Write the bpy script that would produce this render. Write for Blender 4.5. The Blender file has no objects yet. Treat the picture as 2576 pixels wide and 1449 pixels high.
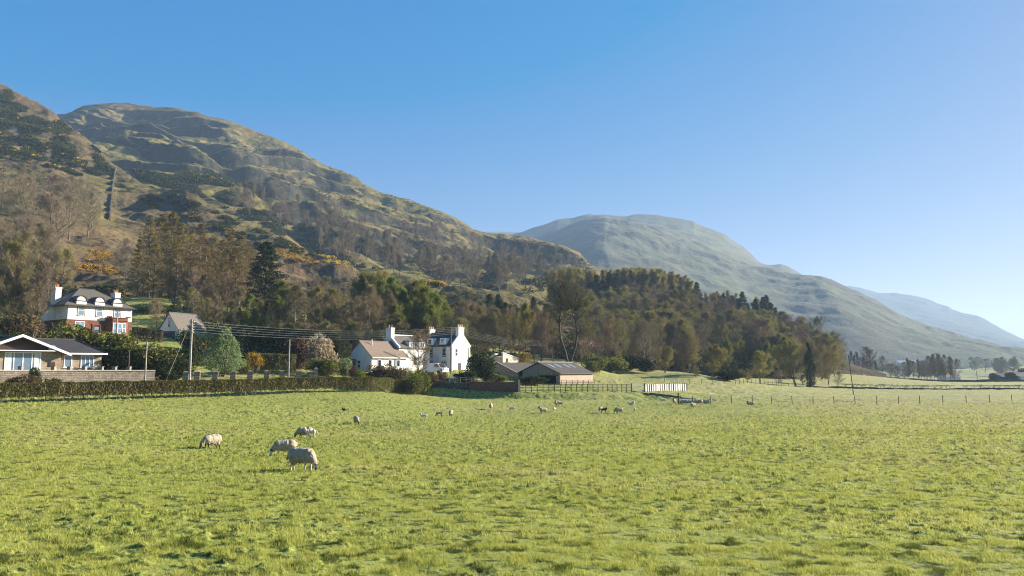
import bpy, bmesh, math, random
import numpy as np
from mathutils import Vector, Matrix

# ------------------------------------------------------------------ camera, sky, sun, exposure
SC = bpy.context.scene
COL = SC.collection
PITCH = math.atan(201.5 / 1932.0)
CP, SP = math.cos(PITCH), math.sin(PITCH)
cam_d = bpy.data.cameras.new("camera")
cam_d.sensor_width = 36.0
cam_d.lens = 27.0
cam_d.clip_start = 0.1
cam_d.clip_end = 40000.0
cam = bpy.data.objects.new("camera", cam_d)
COL.objects.link(cam)
cam.location = (0, 0, 0)
cam.rotation_euler = (math.radians(90) + PITCH, 0, 0)
SC.camera = cam

SUN_AZ = math.radians(70)       # from the viewing direction (+Y) towards +X
SUN_EL = math.radians(21)
world = bpy.data.worlds.new("World")
SC.world = world
world.use_nodes = True
wn = world.node_tree
wn.nodes.clear()
w_out = wn.nodes.new("ShaderNodeOutputWorld")
w_bg = wn.nodes.new("ShaderNodeBackground")
w_sky = wn.nodes.new("ShaderNodeTexSky")
w_sky.sky_type = 'NISHITA'
w_sky.sun_disc = False
w_sky.sun_elevation = SUN_EL
w_sky.sun_rotation = SUN_AZ
w_sky.altitude = 60
w_sky.air_density = 1.0
w_sky.dust_density = 0.6
w_sky.ozone_density = 5.0
w_bg.inputs['Strength'].default_value = 0.063
w_hsv = wn.nodes.new("ShaderNodeHueSaturation")
w_hsv.inputs['Saturation'].default_value = 1.35
wn.links.new(w_sky.outputs[0], w_hsv.inputs['Color'])
w_gam = wn.nodes.new("ShaderNodeGamma")
w_gam.inputs['Gamma'].default_value = 0.74
wn.links.new(w_hsv.outputs[0], w_gam.inputs['Color'])
w_bal = wn.nodes.new("ShaderNodeMix")          # the camera's white balance
w_bal.data_type = 'RGBA'; w_bal.blend_type = 'MULTIPLY'; w_bal.inputs[0].default_value = 1.0
w_bal.inputs[7].default_value = (1.04, 0.93, 1.10, 1.0)
w_sep = wn.nodes.new("ShaderNodeSeparateColor"); w_com = wn.nodes.new("ShaderNodeCombineColor")
wn.links.new(w_gam.outputs[0], w_sep.inputs[0])
for ch, (g_, k_) in enumerate(((0.80, 1.10), (0.70, 1.08), (0.28, 1.90))):      # the phone's tone response, channel by channel
    w_p = wn.nodes.new("ShaderNodeMath"); w_p.operation = 'POWER'; w_p.inputs[1].default_value = g_
    w_m = wn.nodes.new("ShaderNodeMath"); w_m.operation = 'MULTIPLY'; w_m.inputs[1].default_value = k_
    wn.links.new(w_sep.outputs[ch], w_p.inputs[0]); wn.links.new(w_p.outputs[0], w_m.inputs[0]); wn.links.new(w_m.outputs[0], w_com.inputs[ch])
wn.links.new(w_com.outputs[0], w_bal.inputs[6])
wn.links.new(w_bal.outputs[2], w_bg.inputs['Color'])
wn.links.new(w_bg.outputs[0], w_out.inputs['Surface'])

sun_d = bpy.data.lights.new("sun", 'SUN')
sun_d.energy = 4.9
sun_d.angle = math.radians(0.5)
sun_d.color = (1.0, 0.91, 0.76)
sun = bpy.data.objects.new("sun", sun_d)
COL.objects.link(sun)
SUN_DIR = Vector((math.sin(SUN_AZ) * math.cos(SUN_EL), math.cos(SUN_AZ) * math.cos(SUN_EL), math.sin(SUN_EL)))
sun.rotation_euler = SUN_DIR.to_track_quat('Z', 'Y').to_euler()
sun.location = SUN_DIR * 500

SC.view_settings.view_transform = 'Standard'
SC.view_settings.look = 'None'
SC.view_settings.exposure = 1.85
SC.view_settings.gamma = 1.0
SC.view_settings.use_curve_mapping = False
SC.render.engine = 'CYCLES'
SC.cycles.max_bounces = 5
SC.cycles.diffuse_bounces = 2
SC.cycles.glossy_bounces = 2
SC.cycles.transmission_bounces = 2
SC.cycles.transparent_max_bounces = 6
SC.cycles.volume_bounces = 0
SC.cycles.caustics_reflective = False
SC.cycles.caustics_refractive = False
SC.cycles.use_denoising = True
SC.cycles.denoiser = 'OPENIMAGEDENOISE'
SC.cycles.denoising_input_passes = 'RGB_ALBEDO_NORMAL'
SC.cycles.denoising_prefilter = 'ACCURATE'
SC.cycles.filter_width = 1.1
SC.render.use_motion_blur = False

HAZE_DENSITY = 0.00015

# ------------------------------------------------------------------ helpers: picture <-> world
# The photograph was measured on a 2576 x 1449 grid; f = 1932 of its pixels.
FOC = 1932.0

def ray(u, v):
    k = (724.5 - v) / FOC
    dx = (u - 1288.0) / FOC
    dy = CP - SP * k
    dz = SP + CP * k
    return dx / dy, dz / dy          # X/Y and Z/Y

def at(u, v, Y):
    sx, sz = ray(u, v)
    return Vector((sx * Y, Y, sz * Y))

def proj(x, y, z):
    d = y * CP + z * SP
    return 1288.0 + FOC * x / d, 724.5 - FOC * (z * CP - y * SP) / d

def smooth(t):
    t = np.clip(t, 0, 1)
    return t * t * (3 - 2 * t)

def _hash(ix, iy, seed):
    h = (ix.astype(np.int64) * 374761393 + iy.astype(np.int64) * 668265263 + seed * 1442695041) & 0xFFFFFFFF
    h = ((h ^ (h >> 13)) * 1274126177) & 0xFFFFFFFF
    h = h ^ (h >> 16)
    return (h & 0xFFFFFF).astype(np.float64) / float(0xFFFFFF)

def vnoise(x, y, seed=0):
    """gradient noise, 0..1"""
    x = np.asarray(x, dtype=np.float64); y = np.asarray(y, dtype=np.float64)
    ix = np.floor(x); iy = np.floor(y)
    fx = x - ix; fy = y - iy
    ix = ix.astype(np.int64); iy = iy.astype(np.int64)
    def g(i, j, dx, dy):
        t = _hash(i, j, seed) * (2 * math.pi)
        return np.cos(t) * dx + np.sin(t) * dy
    a = g(ix, iy, fx, fy); b = g(ix + 1, iy, fx - 1, fy)
    c = g(ix, iy + 1, fx, fy - 1); d = g(ix + 1, iy + 1, fx - 1, fy - 1)
    wx = fx * fx * fx * (fx * (fx * 6 - 15) + 10); wy = fy * fy * fy * (fy * (fy * 6 - 15) + 10)
    v = (a + (b - a) * wx) * (1 - wy) + (c + (d - c) * wx) * wy
    return np.clip(v * 0.82 + 0.5, 0, 1)

def fbm(x, y, octaves=4, seed=0, gain=0.5):
    s = 0; a = 1; t = 0
    x = np.asarray(x, dtype=np.float64); y = np.asarray(y, dtype=np.float64)
    for o in range(octaves):
        s = s + a * vnoise(x + 13.7 * o, y - 7.3 * o, seed + o)
        t += a; a *= gain
        x, y = (x * 0.8 - y * 0.6) * 2.0, (x * 0.6 + y * 0.8) * 2.0
    return s / t                     # 0..1

# ------------------------------------------------------------------ helpers: objects
def tag(o, label=None, cat=None, group=None, kind=None):
    if label: o['label'] = label
    if cat: o['category'] = cat
    if group: o['group'] = group
    if kind: o['kind'] = kind
    return o

def empty(name, loc=(0, 0, 0), rz=0.0):
    o = bpy.data.objects.new(name, None)
    o.empty_display_size = 0.3
    o.location = loc
    o.rotation_euler = (0, 0, rz)
    COL.objects.link(o)
    return o

def np_mesh(name, V, faces, mats=None, smooth_shade=False, mat_idx=None):
    """faces: list of int arrays (n,k); one array per face size."""
    me = bpy.data.meshes.new(name)
    V = np.asarray(V, dtype=np.float32).reshape(-1, 3)
    faces = [np.asarray(f, dtype=np.int32) for f in faces if len(f)]
    me.vertices.add(len(V))
    me.vertices.foreach_set('co', V.ravel())
    loops = np.concatenate([f.ravel() for f in faces])
    tot = np.concatenate([np.full(len(f), f.shape[1], dtype=np.int32) for f in faces])
    start = np.concatenate([[0], np.cumsum(tot)[:-1]]).astype(np.int32)
    me.loops.add(len(loops))
    me.loops.foreach_set('vertex_index', loops)
    me.polygons.add(len(tot))
    me.polygons.foreach_set('loop_start', start)
    me.polygons.foreach_set('loop_total', tot)
    if mat_idx is not None:
        me.polygons.foreach_set('material_index', np.asarray(mat_idx, dtype=np.int32))
    me.polygons.foreach_set('use_smooth', np.full(len(tot), bool(smooth_shade)))
    me.update(calc_edges=True)
    for m in (mats or []):
        me.materials.append(m)
    return me

def link_mesh(name, me, parent=None, loc=(0, 0, 0), rz=0.0, scale=None):
    o = bpy.data.objects.new(name, me)
    COL.objects.link(o)
    o.parent = parent
    o.location = loc
    o.rotation_euler = (0, 0, rz)
    if scale is not None:
        o.scale = scale
    return o

class MB:
    """collects boxes, polygons, bars and tubes and links them as ONE mesh object"""
    def __init__(self):
        self.v = []; self.f = []
    def poly(self, pts):
        n = len(self.v)
        self.v += [tuple(p) for p in pts]
        self.f.append(list(range(n, n + len(pts))))
        return self
    def box(self, x0, x1, y0, y1, z0, z1):
        n = len(self.v)
        self.v += [(x0, y0, z0), (x1, y0, z0), (x1, y1, z0), (x0, y1, z0), (x0, y0, z1), (x1, y0, z1), (x1, y1, z1), (x0, y1, z1)]
        for q in ((0, 3, 2, 1), (4, 5, 6, 7), (0, 1, 5, 4), (1, 2, 6, 5), (2, 3, 7, 6), (3, 0, 4, 7)):
            self.f.append([n + i for i in q])
        return self
    def prism(self, pts2, axis, a, b):
        """extrude a 2D outline along axis 'x','y' or 'z' from a to b"""
        n = len(self.v); k = len(pts2)
        for t in (a, b):
            for p, q in pts2:
                self.v.append({'x': (t, p, q), 'y': (p, t, q), 'z': (p, q, t)}[axis])
        self.f.append([n + i for i in range(k)][::-1])
        self.f.append([n + k + i for i in range(k)])
        for i in range(k):
            j = (i + 1) % k
            self.f.append([n + i, n + j, n + k + j, n + k + i])
        return self
    def slab(self, quad, t):
        """a quad (4 points) thickened by t along -normal"""
        P = [Vector(p) for p in quad]
        nn = (P[1] - P[0]).cross(P[2] - P[0]).normalized() * t
        n = len(self.v)
        k = len(P)
        self.v += [tuple(p) for p in P] + [tuple(p - nn) for p in P]
        self.f.append([n + i for i in range(k)])
        self.f.append([n + k + i for i in range(k)][::-1])
        for i in range(k):
            j = (i + 1) % k
            self.f.append([n + j, n + i, n + k + i, n + k + j])
        return self
    def bar(self, p0, p1, r, r1=None, n=6):
        r1 = r if r1 is None else r1
        p0, p1 = Vector(p0), Vector(p1)
        d = (p1 - p0).normalized()
        a = d.orthogonal().normalized(); b = d.cross(a)
        s = len(self.v)
        for p, rr in ((p0, r), (p1, r1)):
            for i in range(n):
                t = 2 * math.pi * i / n
                self.v.append(tuple(p + (a * math.cos(t) + b * math.sin(t)) * rr))
        for i in range(n):
            j = (i + 1) % n
            self.f.append([s + i, s + j, s + n + j, s + n + i])
        self.f.append([s + i for i in range(n)][::-1])
        self.f.append([s + n + i for i in range(n)])
        return self
    def line(self, pts, r, n=5):
        for p, q in zip(pts[:-1], pts[1:]):
            self.bar(p, q, r, n=n)
        return self
    def build(self, name, mat, parent=None, label=None):
        me = bpy.data.meshes.new(name)
        me.from_pydata([tuple(map(float, v)) for v in self.v], [], self.f)
        me.materials.append(mat)
        me.update()
        o = link_mesh(name, me, parent)
        if label: o['label'] = label
        return o

def copy_tree(o, parent=None):
    c = o.copy(); COL.objects.link(c); c.parent = parent
    for ch in list(o.children):
        copy_tree(ch, c)
    return c

# ------------------------------------------------------------------ materials
def new_mat(name):
    m = bpy.data.materials.new(name)
    m.use_nodes = True
    nt = m.node_tree
    nt.nodes.clear()
    out = nt.nodes.new('ShaderNodeOutputMaterial')
    return m, nt, out

def N(nt, t, **kw):
    n = nt.nodes.new(t)
    for k, v in kw.items():
        if hasattr(n, k): setattr(n, k, v)
        else: n.inputs[k.replace('_', ' ')].default_value = v
    return n

def ramp(nt, src, stops, interp='LINEAR'):
    r = nt.nodes.new('ShaderNodeValToRGB')
    r.color_ramp.interpolation = interp
    e = r.color_ramp.elements
    while len(e) < len(stops): e.new(0.5)
    for i, (p, c) in enumerate(stops):
        e[i].position = p
        e[i].color = (*c, 1) if not isinstance(c, (int, float)) else (c, c, c, 1)
    if src is not None: nt.links.new(src, r.inputs[0])
    return r.outputs[0]

def noise(nt, scale, detail=3, rough=0.55, coord='Object', vscale=None, dist=0.0):
    tc = nt.nodes.new('ShaderNodeTexCoord')
    src = tc.outputs[coord]
    if vscale:
        mp = nt.nodes.new('ShaderNodeMapping')
        mp.inputs['Scale'].default_value = vscale
        nt.links.new(src, mp.inputs[0]); src = mp.outputs[0]
    n = nt.nodes.new('ShaderNodeTexNoise')
    n.inputs['Scale'].default_value = scale
    n.inputs['Detail'].default_value = detail
    n.inputs['Roughness'].default_value = rough
    n.inputs['Distortion'].default_value = dist
    nt.links.new(src, n.inputs['Vector'])
    return n.outputs[0]

def mix(nt, a, b, f, mode='MIX'):
    m = nt.nodes.new('ShaderNodeMix')
    m.data_type = 'RGBA'; m.blend_type = mode
    for idx, s in ((0, f), (6, a), (7, b)):
        if isinstance(s, (int, float)): m.inputs[idx].default_value = s
        elif isinstance(s, tuple): m.inputs[idx].default_value = (*s, 1)
        else: nt.links.new(s, m.inputs[idx])
    return m.outputs[2]

def math_n(nt, op, a, b=0.0, clamp=False):
    m = nt.nodes.new('ShaderNodeMath'); m.operation = op; m.use_clamp = clamp
    for i, s in enumerate((a, b)):
        if isinstance(s, (int, float)): m.inputs[i].default_value = s
        else: nt.links.new(s, m.inputs[i])
    return m.outputs[0]

def bump(nt, h, strength, dist):
    b = nt.nodes.new('ShaderNodeBump')
    b.inputs['Strength'].default_value = strength
    b.inputs['Distance'].default_value = dist
    nt.links.new(h, b.inputs['Height'])
    return b.outputs[0]

def finish(nt, out, col, rough=0.8, normal=None, spec=0.3, metal=0.0):
    p = nt.nodes.new('ShaderNodeBsdfPrincipled')
    if isinstance(col, tuple): p.inputs['Base Color'].default_value = (*col, 1)
    else: nt.links.new(col, p.inputs['Base Color'])
    if isinstance(rough, (int, float)): p.inputs['Roughness'].default_value = rough
    else: nt.links.new(rough, p.inputs['Roughness'])
    p.inputs['Specular IOR Level'].default_value = spec
    p.inputs['Metallic'].default_value = metal
    if normal is not None: nt.links.new(normal, p.inputs['Normal'])
    nt.links.new(p.outputs[0], out.inputs[0])
    return p

def simple(name, c, var=0.25, scale=3.0, rough=0.8, bmp=0.0, bscale=20, spec=0.3, metal=0.0, detail=4):
    m, nt, out = new_mat(name)
    n = noise(nt, scale, detail)
    lo = tuple(x * (1 - var) for x in c); hi = tuple(min(1, x * (1 + var)) for x in c)
    col = ramp(nt, n, [(0.3, lo), (0.7, hi)])
    nm = None
    if bmp: nm = bump(nt, noise(nt, bscale, 3), bmp, 0.02)
    finish(nt, out, col, rough, nm, spec, metal)
    return m

def leaf_mat(name, c1, c2, trans=0.35, rvar=0.35, clump=0.35):
    """foliage: colour varies from tree to tree, and from clump to clump; part of the light passes through"""
    m, nt, out = new_mat(name)
    oi = nt.nodes.new('ShaderNodeObjectInfo')
    n = noise(nt, 9.0, 2)
    geo = nt.nodes.new('ShaderNodeNewGeometry')
    f = math_n(nt, 'ADD', math_n(nt, 'MULTIPLY', n, 0.6), math_n(nt, 'MULTIPLY', geo.outputs['Random Per Island'], 0.5))
    col = ramp(nt, f, [(0.25, c1), (0.85, c2)])
    hsv = nt.nodes.new('ShaderNodeHueSaturation')
    nt.links.new(col, hsv.inputs['Color'])
    nt.links.new(math_n(nt, 'ADD', math_n(nt, 'MULTIPLY', oi.outputs['Random'], rvar), 1 - rvar / 2), hsv.inputs['Value'])
    nt.links.new(math_n(nt, 'ADD', math_n(nt, 'MULTIPLY', oi.outputs['Random'], 0.03), 0.485), hsv.inputs['Hue'])
    d = nt.nodes.new('ShaderNodeBsdfDiffuse'); t = nt.nodes.new('ShaderNodeBsdfTranslucent')
    nt.links.new(hsv.outputs[0], d.inputs[0]); nt.links.new(hsv.outputs[0], t.inputs[0])
    mx = nt.nodes.new('ShaderNodeMixShader'); mx.inputs[0].default_value = trans
    nt.links.new(d.outputs[0], mx.inputs[1]); nt.links.new(t.outputs[0], mx.inputs[2])
    nt.links.new(mx.outputs[0], out.inputs[0])
    return m
# ------------------------------------------------------------------ terrain heights
class TPS:
    """thin-plate surface through scattered heights, over (azimuth, log distance)"""
    def __init__(self, pts, reg=1e-3):
        P = np.array([(math.atan2(x, y), math.log(math.hypot(x, y)) * 0.6) for x, y, z in pts])
        zz = np.array([z for x, y, z in pts])
        n = len(P)
        D = np.linalg.norm(P[:, None] - P[None], axis=2)
        K = self.k(D) + np.eye(n) * reg
        A = np.zeros((n + 3, n + 3))
        A[:n, :n] = K; A[:n, n] = 1; A[:n, n + 1:] = P; A[n, :n] = 1; A[n + 1:, :n] = P.T
        self.w = np.linalg.solve(A, np.concatenate([zz, [0, 0, 0]])); self.P = P
    @staticmethod
    def k(d):
        return np.where(d > 1e-9, d * d * np.log(np.maximum(d, 1e-9)), 0)
    def __call__(self, a, r):
        a = np.asarray(a, float); q = np.log(r) * 0.6
        out = self.w[-3] + self.w[-2] * a + self.w[-1] * q
        for (pa, pq), w in zip(self.P, self.w[:-3]):
            out = out + w * self.k(np.sqrt((a - pa) ** 2 + (q - pq) ** 2))
        return out

def uvY(u, v, Y): return tuple(at(u, v, Y))
def uYz(u, Y, z):
    s = ray(u, 926 - z / Y * FOC)[0]
    return (s * Y, Y, z)

field_pts = [uYz(u, 9.4, -2.45) for u in (-600, 0, 1288, 2576, 3200)] + [uYz(u, 4.0, -2.1) for u in (-600, 1288, 3200)]
field_pts += [uvY(758, 1184, 25.5), uvY(530, 1131, 39), uvY(895, 1067, 68), uvY(768, 1103, 49), uvY(1066, 1056, 72), uvY(1134, 1047.5, 88),
              uvY(1235, 1030, 98), uvY(1366, 1040, 93), uvY(1557, 1040, 92), uvY(1744, 1027, 103), uvY(1840, 1015.5, 110), uvY(2098, 1018.7, 110),
              uvY(2316, 1016, 112), uvY(2546, 1012, 114), uvY(2900, 1006, 116), uvY(0, 1016, 70), uvY(383, 1003, 82), uvY(600, 996, 90),
              uvY(925, 986, 105), uvY(-500, 1030, 60), uvY(1050, 995, 119), uvY(1180, 1004, 119.5), uvY(1310, 1005, 118.3), uvY(1500, 1009, 119),
              uvY(1620, 1011, 117), uvY(0, 1150, 30), uvY(200, 1080, 47), uvY(2000, 1100, 45), uvY(2500, 1100, 46), uvY(1600, 1180, 27), uvY(2500, 1200, 25)]
FIELD = TPS(field_pts)
up = [uYz(-500, 75, -2.3), uYz(0, 80, -2.3), uYz(262, 84, -2.1), uYz(0, 95, -1.6), uYz(262, 100, -1.2), uYz(0, 120, 2.4), uYz(200, 125, 4.2),
      uYz(164, 135, 6.1), uYz(328, 144, 6.2), uYz(60, 152, 8.5), uYz(425, 145, 5.3), uYz(380, 175, 15), uYz(100, 175, 14.5), uYz(-400, 170, 14), uYz(-400, 120, 3),
      uYz(470, 92, -1.75), uYz(800, 106, -1.75), uvY(470, 937.5, 108), uvY(600, 940, 112), uvY(750, 943, 115), uYz(500, 130, 2), uYz(700, 137, 2.0),
      uYz(830, 142, 1.8), uYz(620, 165, 9), uYz(800, 170, 8), uYz(935, 132, -.5), uYz(880, 134, -.5), uYz(1000, 140, -.5), uYz(1137, 145, -.55), uYz(1180, 148, -.4),
      uYz(900, 117, -1.8), uYz(1050, 121, -2.8), uYz(1140, 133, -1.7), uYz(1000, 170, 6.0), uYz(1150, 172, 4.5), uYz(1060, 124.8, -3.15), uYz(1180, 123.4, -3.5), uYz(1310, 122.2, -3.75), uYz(1450, 125, -3.85),
      uYz(1260, 160, -.7), uYz(1330, 150, -2.8), uYz(1410, 144, -3.1), uYz(1480, 155, -2.9), uYz(1350, 175, 0.5), uYz(1440, 182, 1.2), uYz(1250, 185, 3.2),
      uvY(1590, 985, 131), uvY(1725, 982, 144), uvY(1550, 960, 160), uYz(1560, 187, -2.0), uYz(1500, 200, 1.0), uYz(1600, 235, .5), uvY(1700, 940, 190),
      uvY(1711, 933, 184), uvY(1850, 956, 190), uvY(1917, 966, 200), uvY(2003, 972, 205), uvY(2105, 976, 212), uvY(2147, 993, 165),
      uvY(2300, 979, 216), uvY(2576, 979, 216), uvY(2900, 979, 216), uvY(1765, 988, 150), uvY(1900, 1000, 135), uvY(1950, 931, 300), uvY(2120, 939, 330), uvY(1750, 926, 285),
      uvY(2250, 953.5, 330), uvY(2330, 960, 330), uvY(2576, 960, 335), uvY(2900, 960, 335), uYz(2000, 450, -6), uYz(2300, 450, -8), uYz(2576, 450, -8), uYz(2900, 450, -8),
      uvY(2430, 944, 780), uvY(2576, 922, 860), uvY(2900, 918, 860), uYz(2250, 850, -8), uYz(1900, 850, -8), uYz(2576, 1400, -6), uYz(1400, 420, 6), uYz(1000, 420, 10), uYz(400, 420, 20), uYz(-400, 420, 20),
      uYz(400, 850, 12), uYz(1200, 850, 5), uYz(2147, 190, -5.6), uYz(2576, 170, -5.6), uYz(2900, 170, -5.6)]
for (x, y, z) in field_pts:
    pass
UPPER = TPS(up)
_bu = [(-900, 58), (-500, 62), (0, 72.5), (383, 84), (600, 92), (925, 107), (985, 119), (1050, 121.5), (1180, 120.5), (1310, 119.2), (1500, 119.8), (1620, 119), (1700, 114), (1760, 113), (1850, 114), (2100, 115), (2600, 118), (3400, 120)]
_bw = [(-900, 6), (900, 5), (1000, 2.3), (1180, 2.2), (1310, 2.4), (1500, 3.0), (1600, 6.5), (1700, 14), (1760, 26), (1900, 34), (2200, 48), (3400, 48)]
def _az(u): return math.atan(ray(u, 926)[0])
BA = np.array([_az(u) for u, _ in _bu]); BR = np.array([Y / math.cos(_az(u)) for u, Y in _bu])
WA = np.array([_az(u) for u, _ in _bw]); WW = np.array([w for _, w in _bw])

def G(a, r):
    a = np.asarray(a, float); r = np.asarray(r, float)
    ac = np.clip(a, -0.92, 0.92)
    rc = np.maximum(r, 4.0)
    rb = np.interp(ac, BA, BR); w = np.interp(ac, WA, WW)
    t = smooth((r - rb) / w)
    f = FIELD(ac, np.minimum(rc, 150.0))
    up_ = UPPER(ac, np.clip(rc, 70.0, 1500.0))
    z = f * (1 - t) + up_ * t
    far = smooth((r - 1100) / 700)
    z = z * (1 - far) + (-7.0) * far
    back = smooth((np.abs(a) - 1.0) / 0.7)
    return z * (1 - back) + (-3.0) * back

def Gxy(x, y):
    return G(np.arctan2(x, y), np.hypot(x, y))

PIECES = []          # every terrain piece as (azimuths, R[i,j], Z[i,j]) for picking points on it

def hit(u, v, dvmax=None, only=None):
    """world point where the ray through (u, v) meets the terrain"""
    sx, sz = ray(u, v)
    a = math.atan(sx); L = math.hypot(1, sx); e = sz / L
    best = None
    for nm, A, R, Z in PIECES:
        if only and nm not in only: continue
        if a < A[0] or a > A[-1]: continue
        i = int(np.clip(np.searchsorted(A, a), 1, len(A) - 1))
        f = (a - A[i - 1]) / (A[i] - A[i - 1])
        rr = R[i - 1] * (1 - f) + R[i] * f; zz = Z[i - 1] * (1 - f) + Z[i] * f
        q = zz / rr - e
        idx = np.nonzero((q[1:] >= 0) & (q[:-1] < 0))[0]
        if len(idx):
            j = idx[0]; t = q[j] / (q[j] - q[j + 1])
            r = rr[j] + (rr[j + 1] - rr[j]) * t
            if best is None or r < best[0]:
                best = (r, zz[j] + (zz[j + 1] - zz[j]) * t, nm)
    if best is None: return None
    r, z, nm = best
    return Vector((math.sin(a) * r, math.cos(a) * r, z))

def base_at(u, Y, only=None):
    """ground point in the vertical plane of column u at depth Y"""
    a = _az(u)
    r = Y / math.cos(a)
    z = -1e9
    for nm, A, R, Z in PIECES:
        if only and nm not in only: continue
        if a < A[0] or a > A[-1]: continue
        i = int(np.clip(np.searchsorted(A, a), 1, len(A) - 1))
        f = (a - A[i - 1]) / (A[i] - A[i - 1])
        rr = R[i - 1] * (1 - f) + R[i] * f; zz = Z[i - 1] * (1 - f) + Z[i] * f
        if rr[0] <= r <= rr[-1]:
            z = max(z, float(np.interp(r, rr, zz)))
    x = r * math.sin(a)
    # columns lean a little with height: keep the picture column
    for _ in range(2):
        sx = (u - 1288.0) / FOC * (CP + SP * z / Y)
        x = sx * Y
    return Vector((x, Y, z))

def field_bumps(X, Y, R):
    wx = X + .8 * (fbm(X * .5, Y * .5, 2, 40) - .5); wy = Y + .8 * (fbm(X * .5, Y * .5, 2, 41) - .5)
    n1 = fbm(wx * 3.4, wy * 3.4, 4, 3, .6)
    n2 = fbm(wx * 0.35, wy * 0.35, 3, 9)
    n3 = vnoise(wx * 6.0, wy * 6.0, 12)
    patch = smooth((fbm(X * .12, Y * .12, 3, 70) - .32) / .3)
    tuss = np.maximum(n1 - 0.54, 0) * 0.46 * (0.25 + 0.85 * patch)
    hoof = -np.maximum(n3 - 0.66, 0) * 0.11
    grow = 0.5 + 1.0 * smooth((R - 15) / 60)
    return (tuss + hoof) * grow + (n2 - .5) * 0.14, tuss

def ground_height(X, Y):
    R = np.hypot(X, Y)
    b, t = field_bumps(X, Y, R)
    return Gxy(X, Y) + smooth((R - 5) / 2) * b, t

def build_ground(mat):
    azd = np.linspace(-0.80, 0.80, 820)
    azs = np.concatenate([np.linspace(-math.pi, -0.82, 60), azd, np.linspace(0.82, math.pi, 60)])
    rings = np.concatenate([[0.3, 1, 2, 3, 4, 5, 6], np.exp(np.linspace(math.log(7.0), math.log(140.0), 1050)), np.exp(np.linspace(math.log(140.8), math.log(1500.0), 260)), np.exp(np.linspace(math.log(1550), math.log(30000.0), 24))])
    A, R = np.meshgrid(azs, rings, indexing='ij')
    Z = G(A, R)
    X = np.sin(A) * R; Y = np.cos(A) * R
    PIECES.append(('ground', azd, R[60:60 + len(azd)], Z[60:60 + len(azd)]))
    # tussocks and hoof marks: real bumps, fading out where rings get coarse
    rb = np.interp(np.clip(A, -.92, .92), BA, BR)
    fine = (1 - smooth((R - 150) / 60)) * (1 - smooth((np.abs(A) - 0.79) / 0.02)) * smooth((R - 5) / 2)
    Z = Z + fine * field_bumps(X, Y, R)[0]
    # rougher ground on the bank and the far meadow
    rough = smooth((R - rb) / 3) * (1 - smooth((R - 500) / 200))
    Z = Z + rough * (fbm(X * .45, Y * .45, 3, 21) - .5) * 0.45
    na, nr = A.shape
    idx = np.arange(na * nr).reshape(na, nr)
    F = np.stack([idx[:-1, :-1], idx[:-1, 1:], idx[1:, 1:], idx[1:, :-1]], -1).reshape(-1, 4)
    me = np_mesh('ground', np.stack([X, Y, Z], -1).reshape(-1, 3), [F[:, ::-1]], [mat], True)
    o = link_mesh('ground', me)
    tag(o, kind='structure')
    return o

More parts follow.
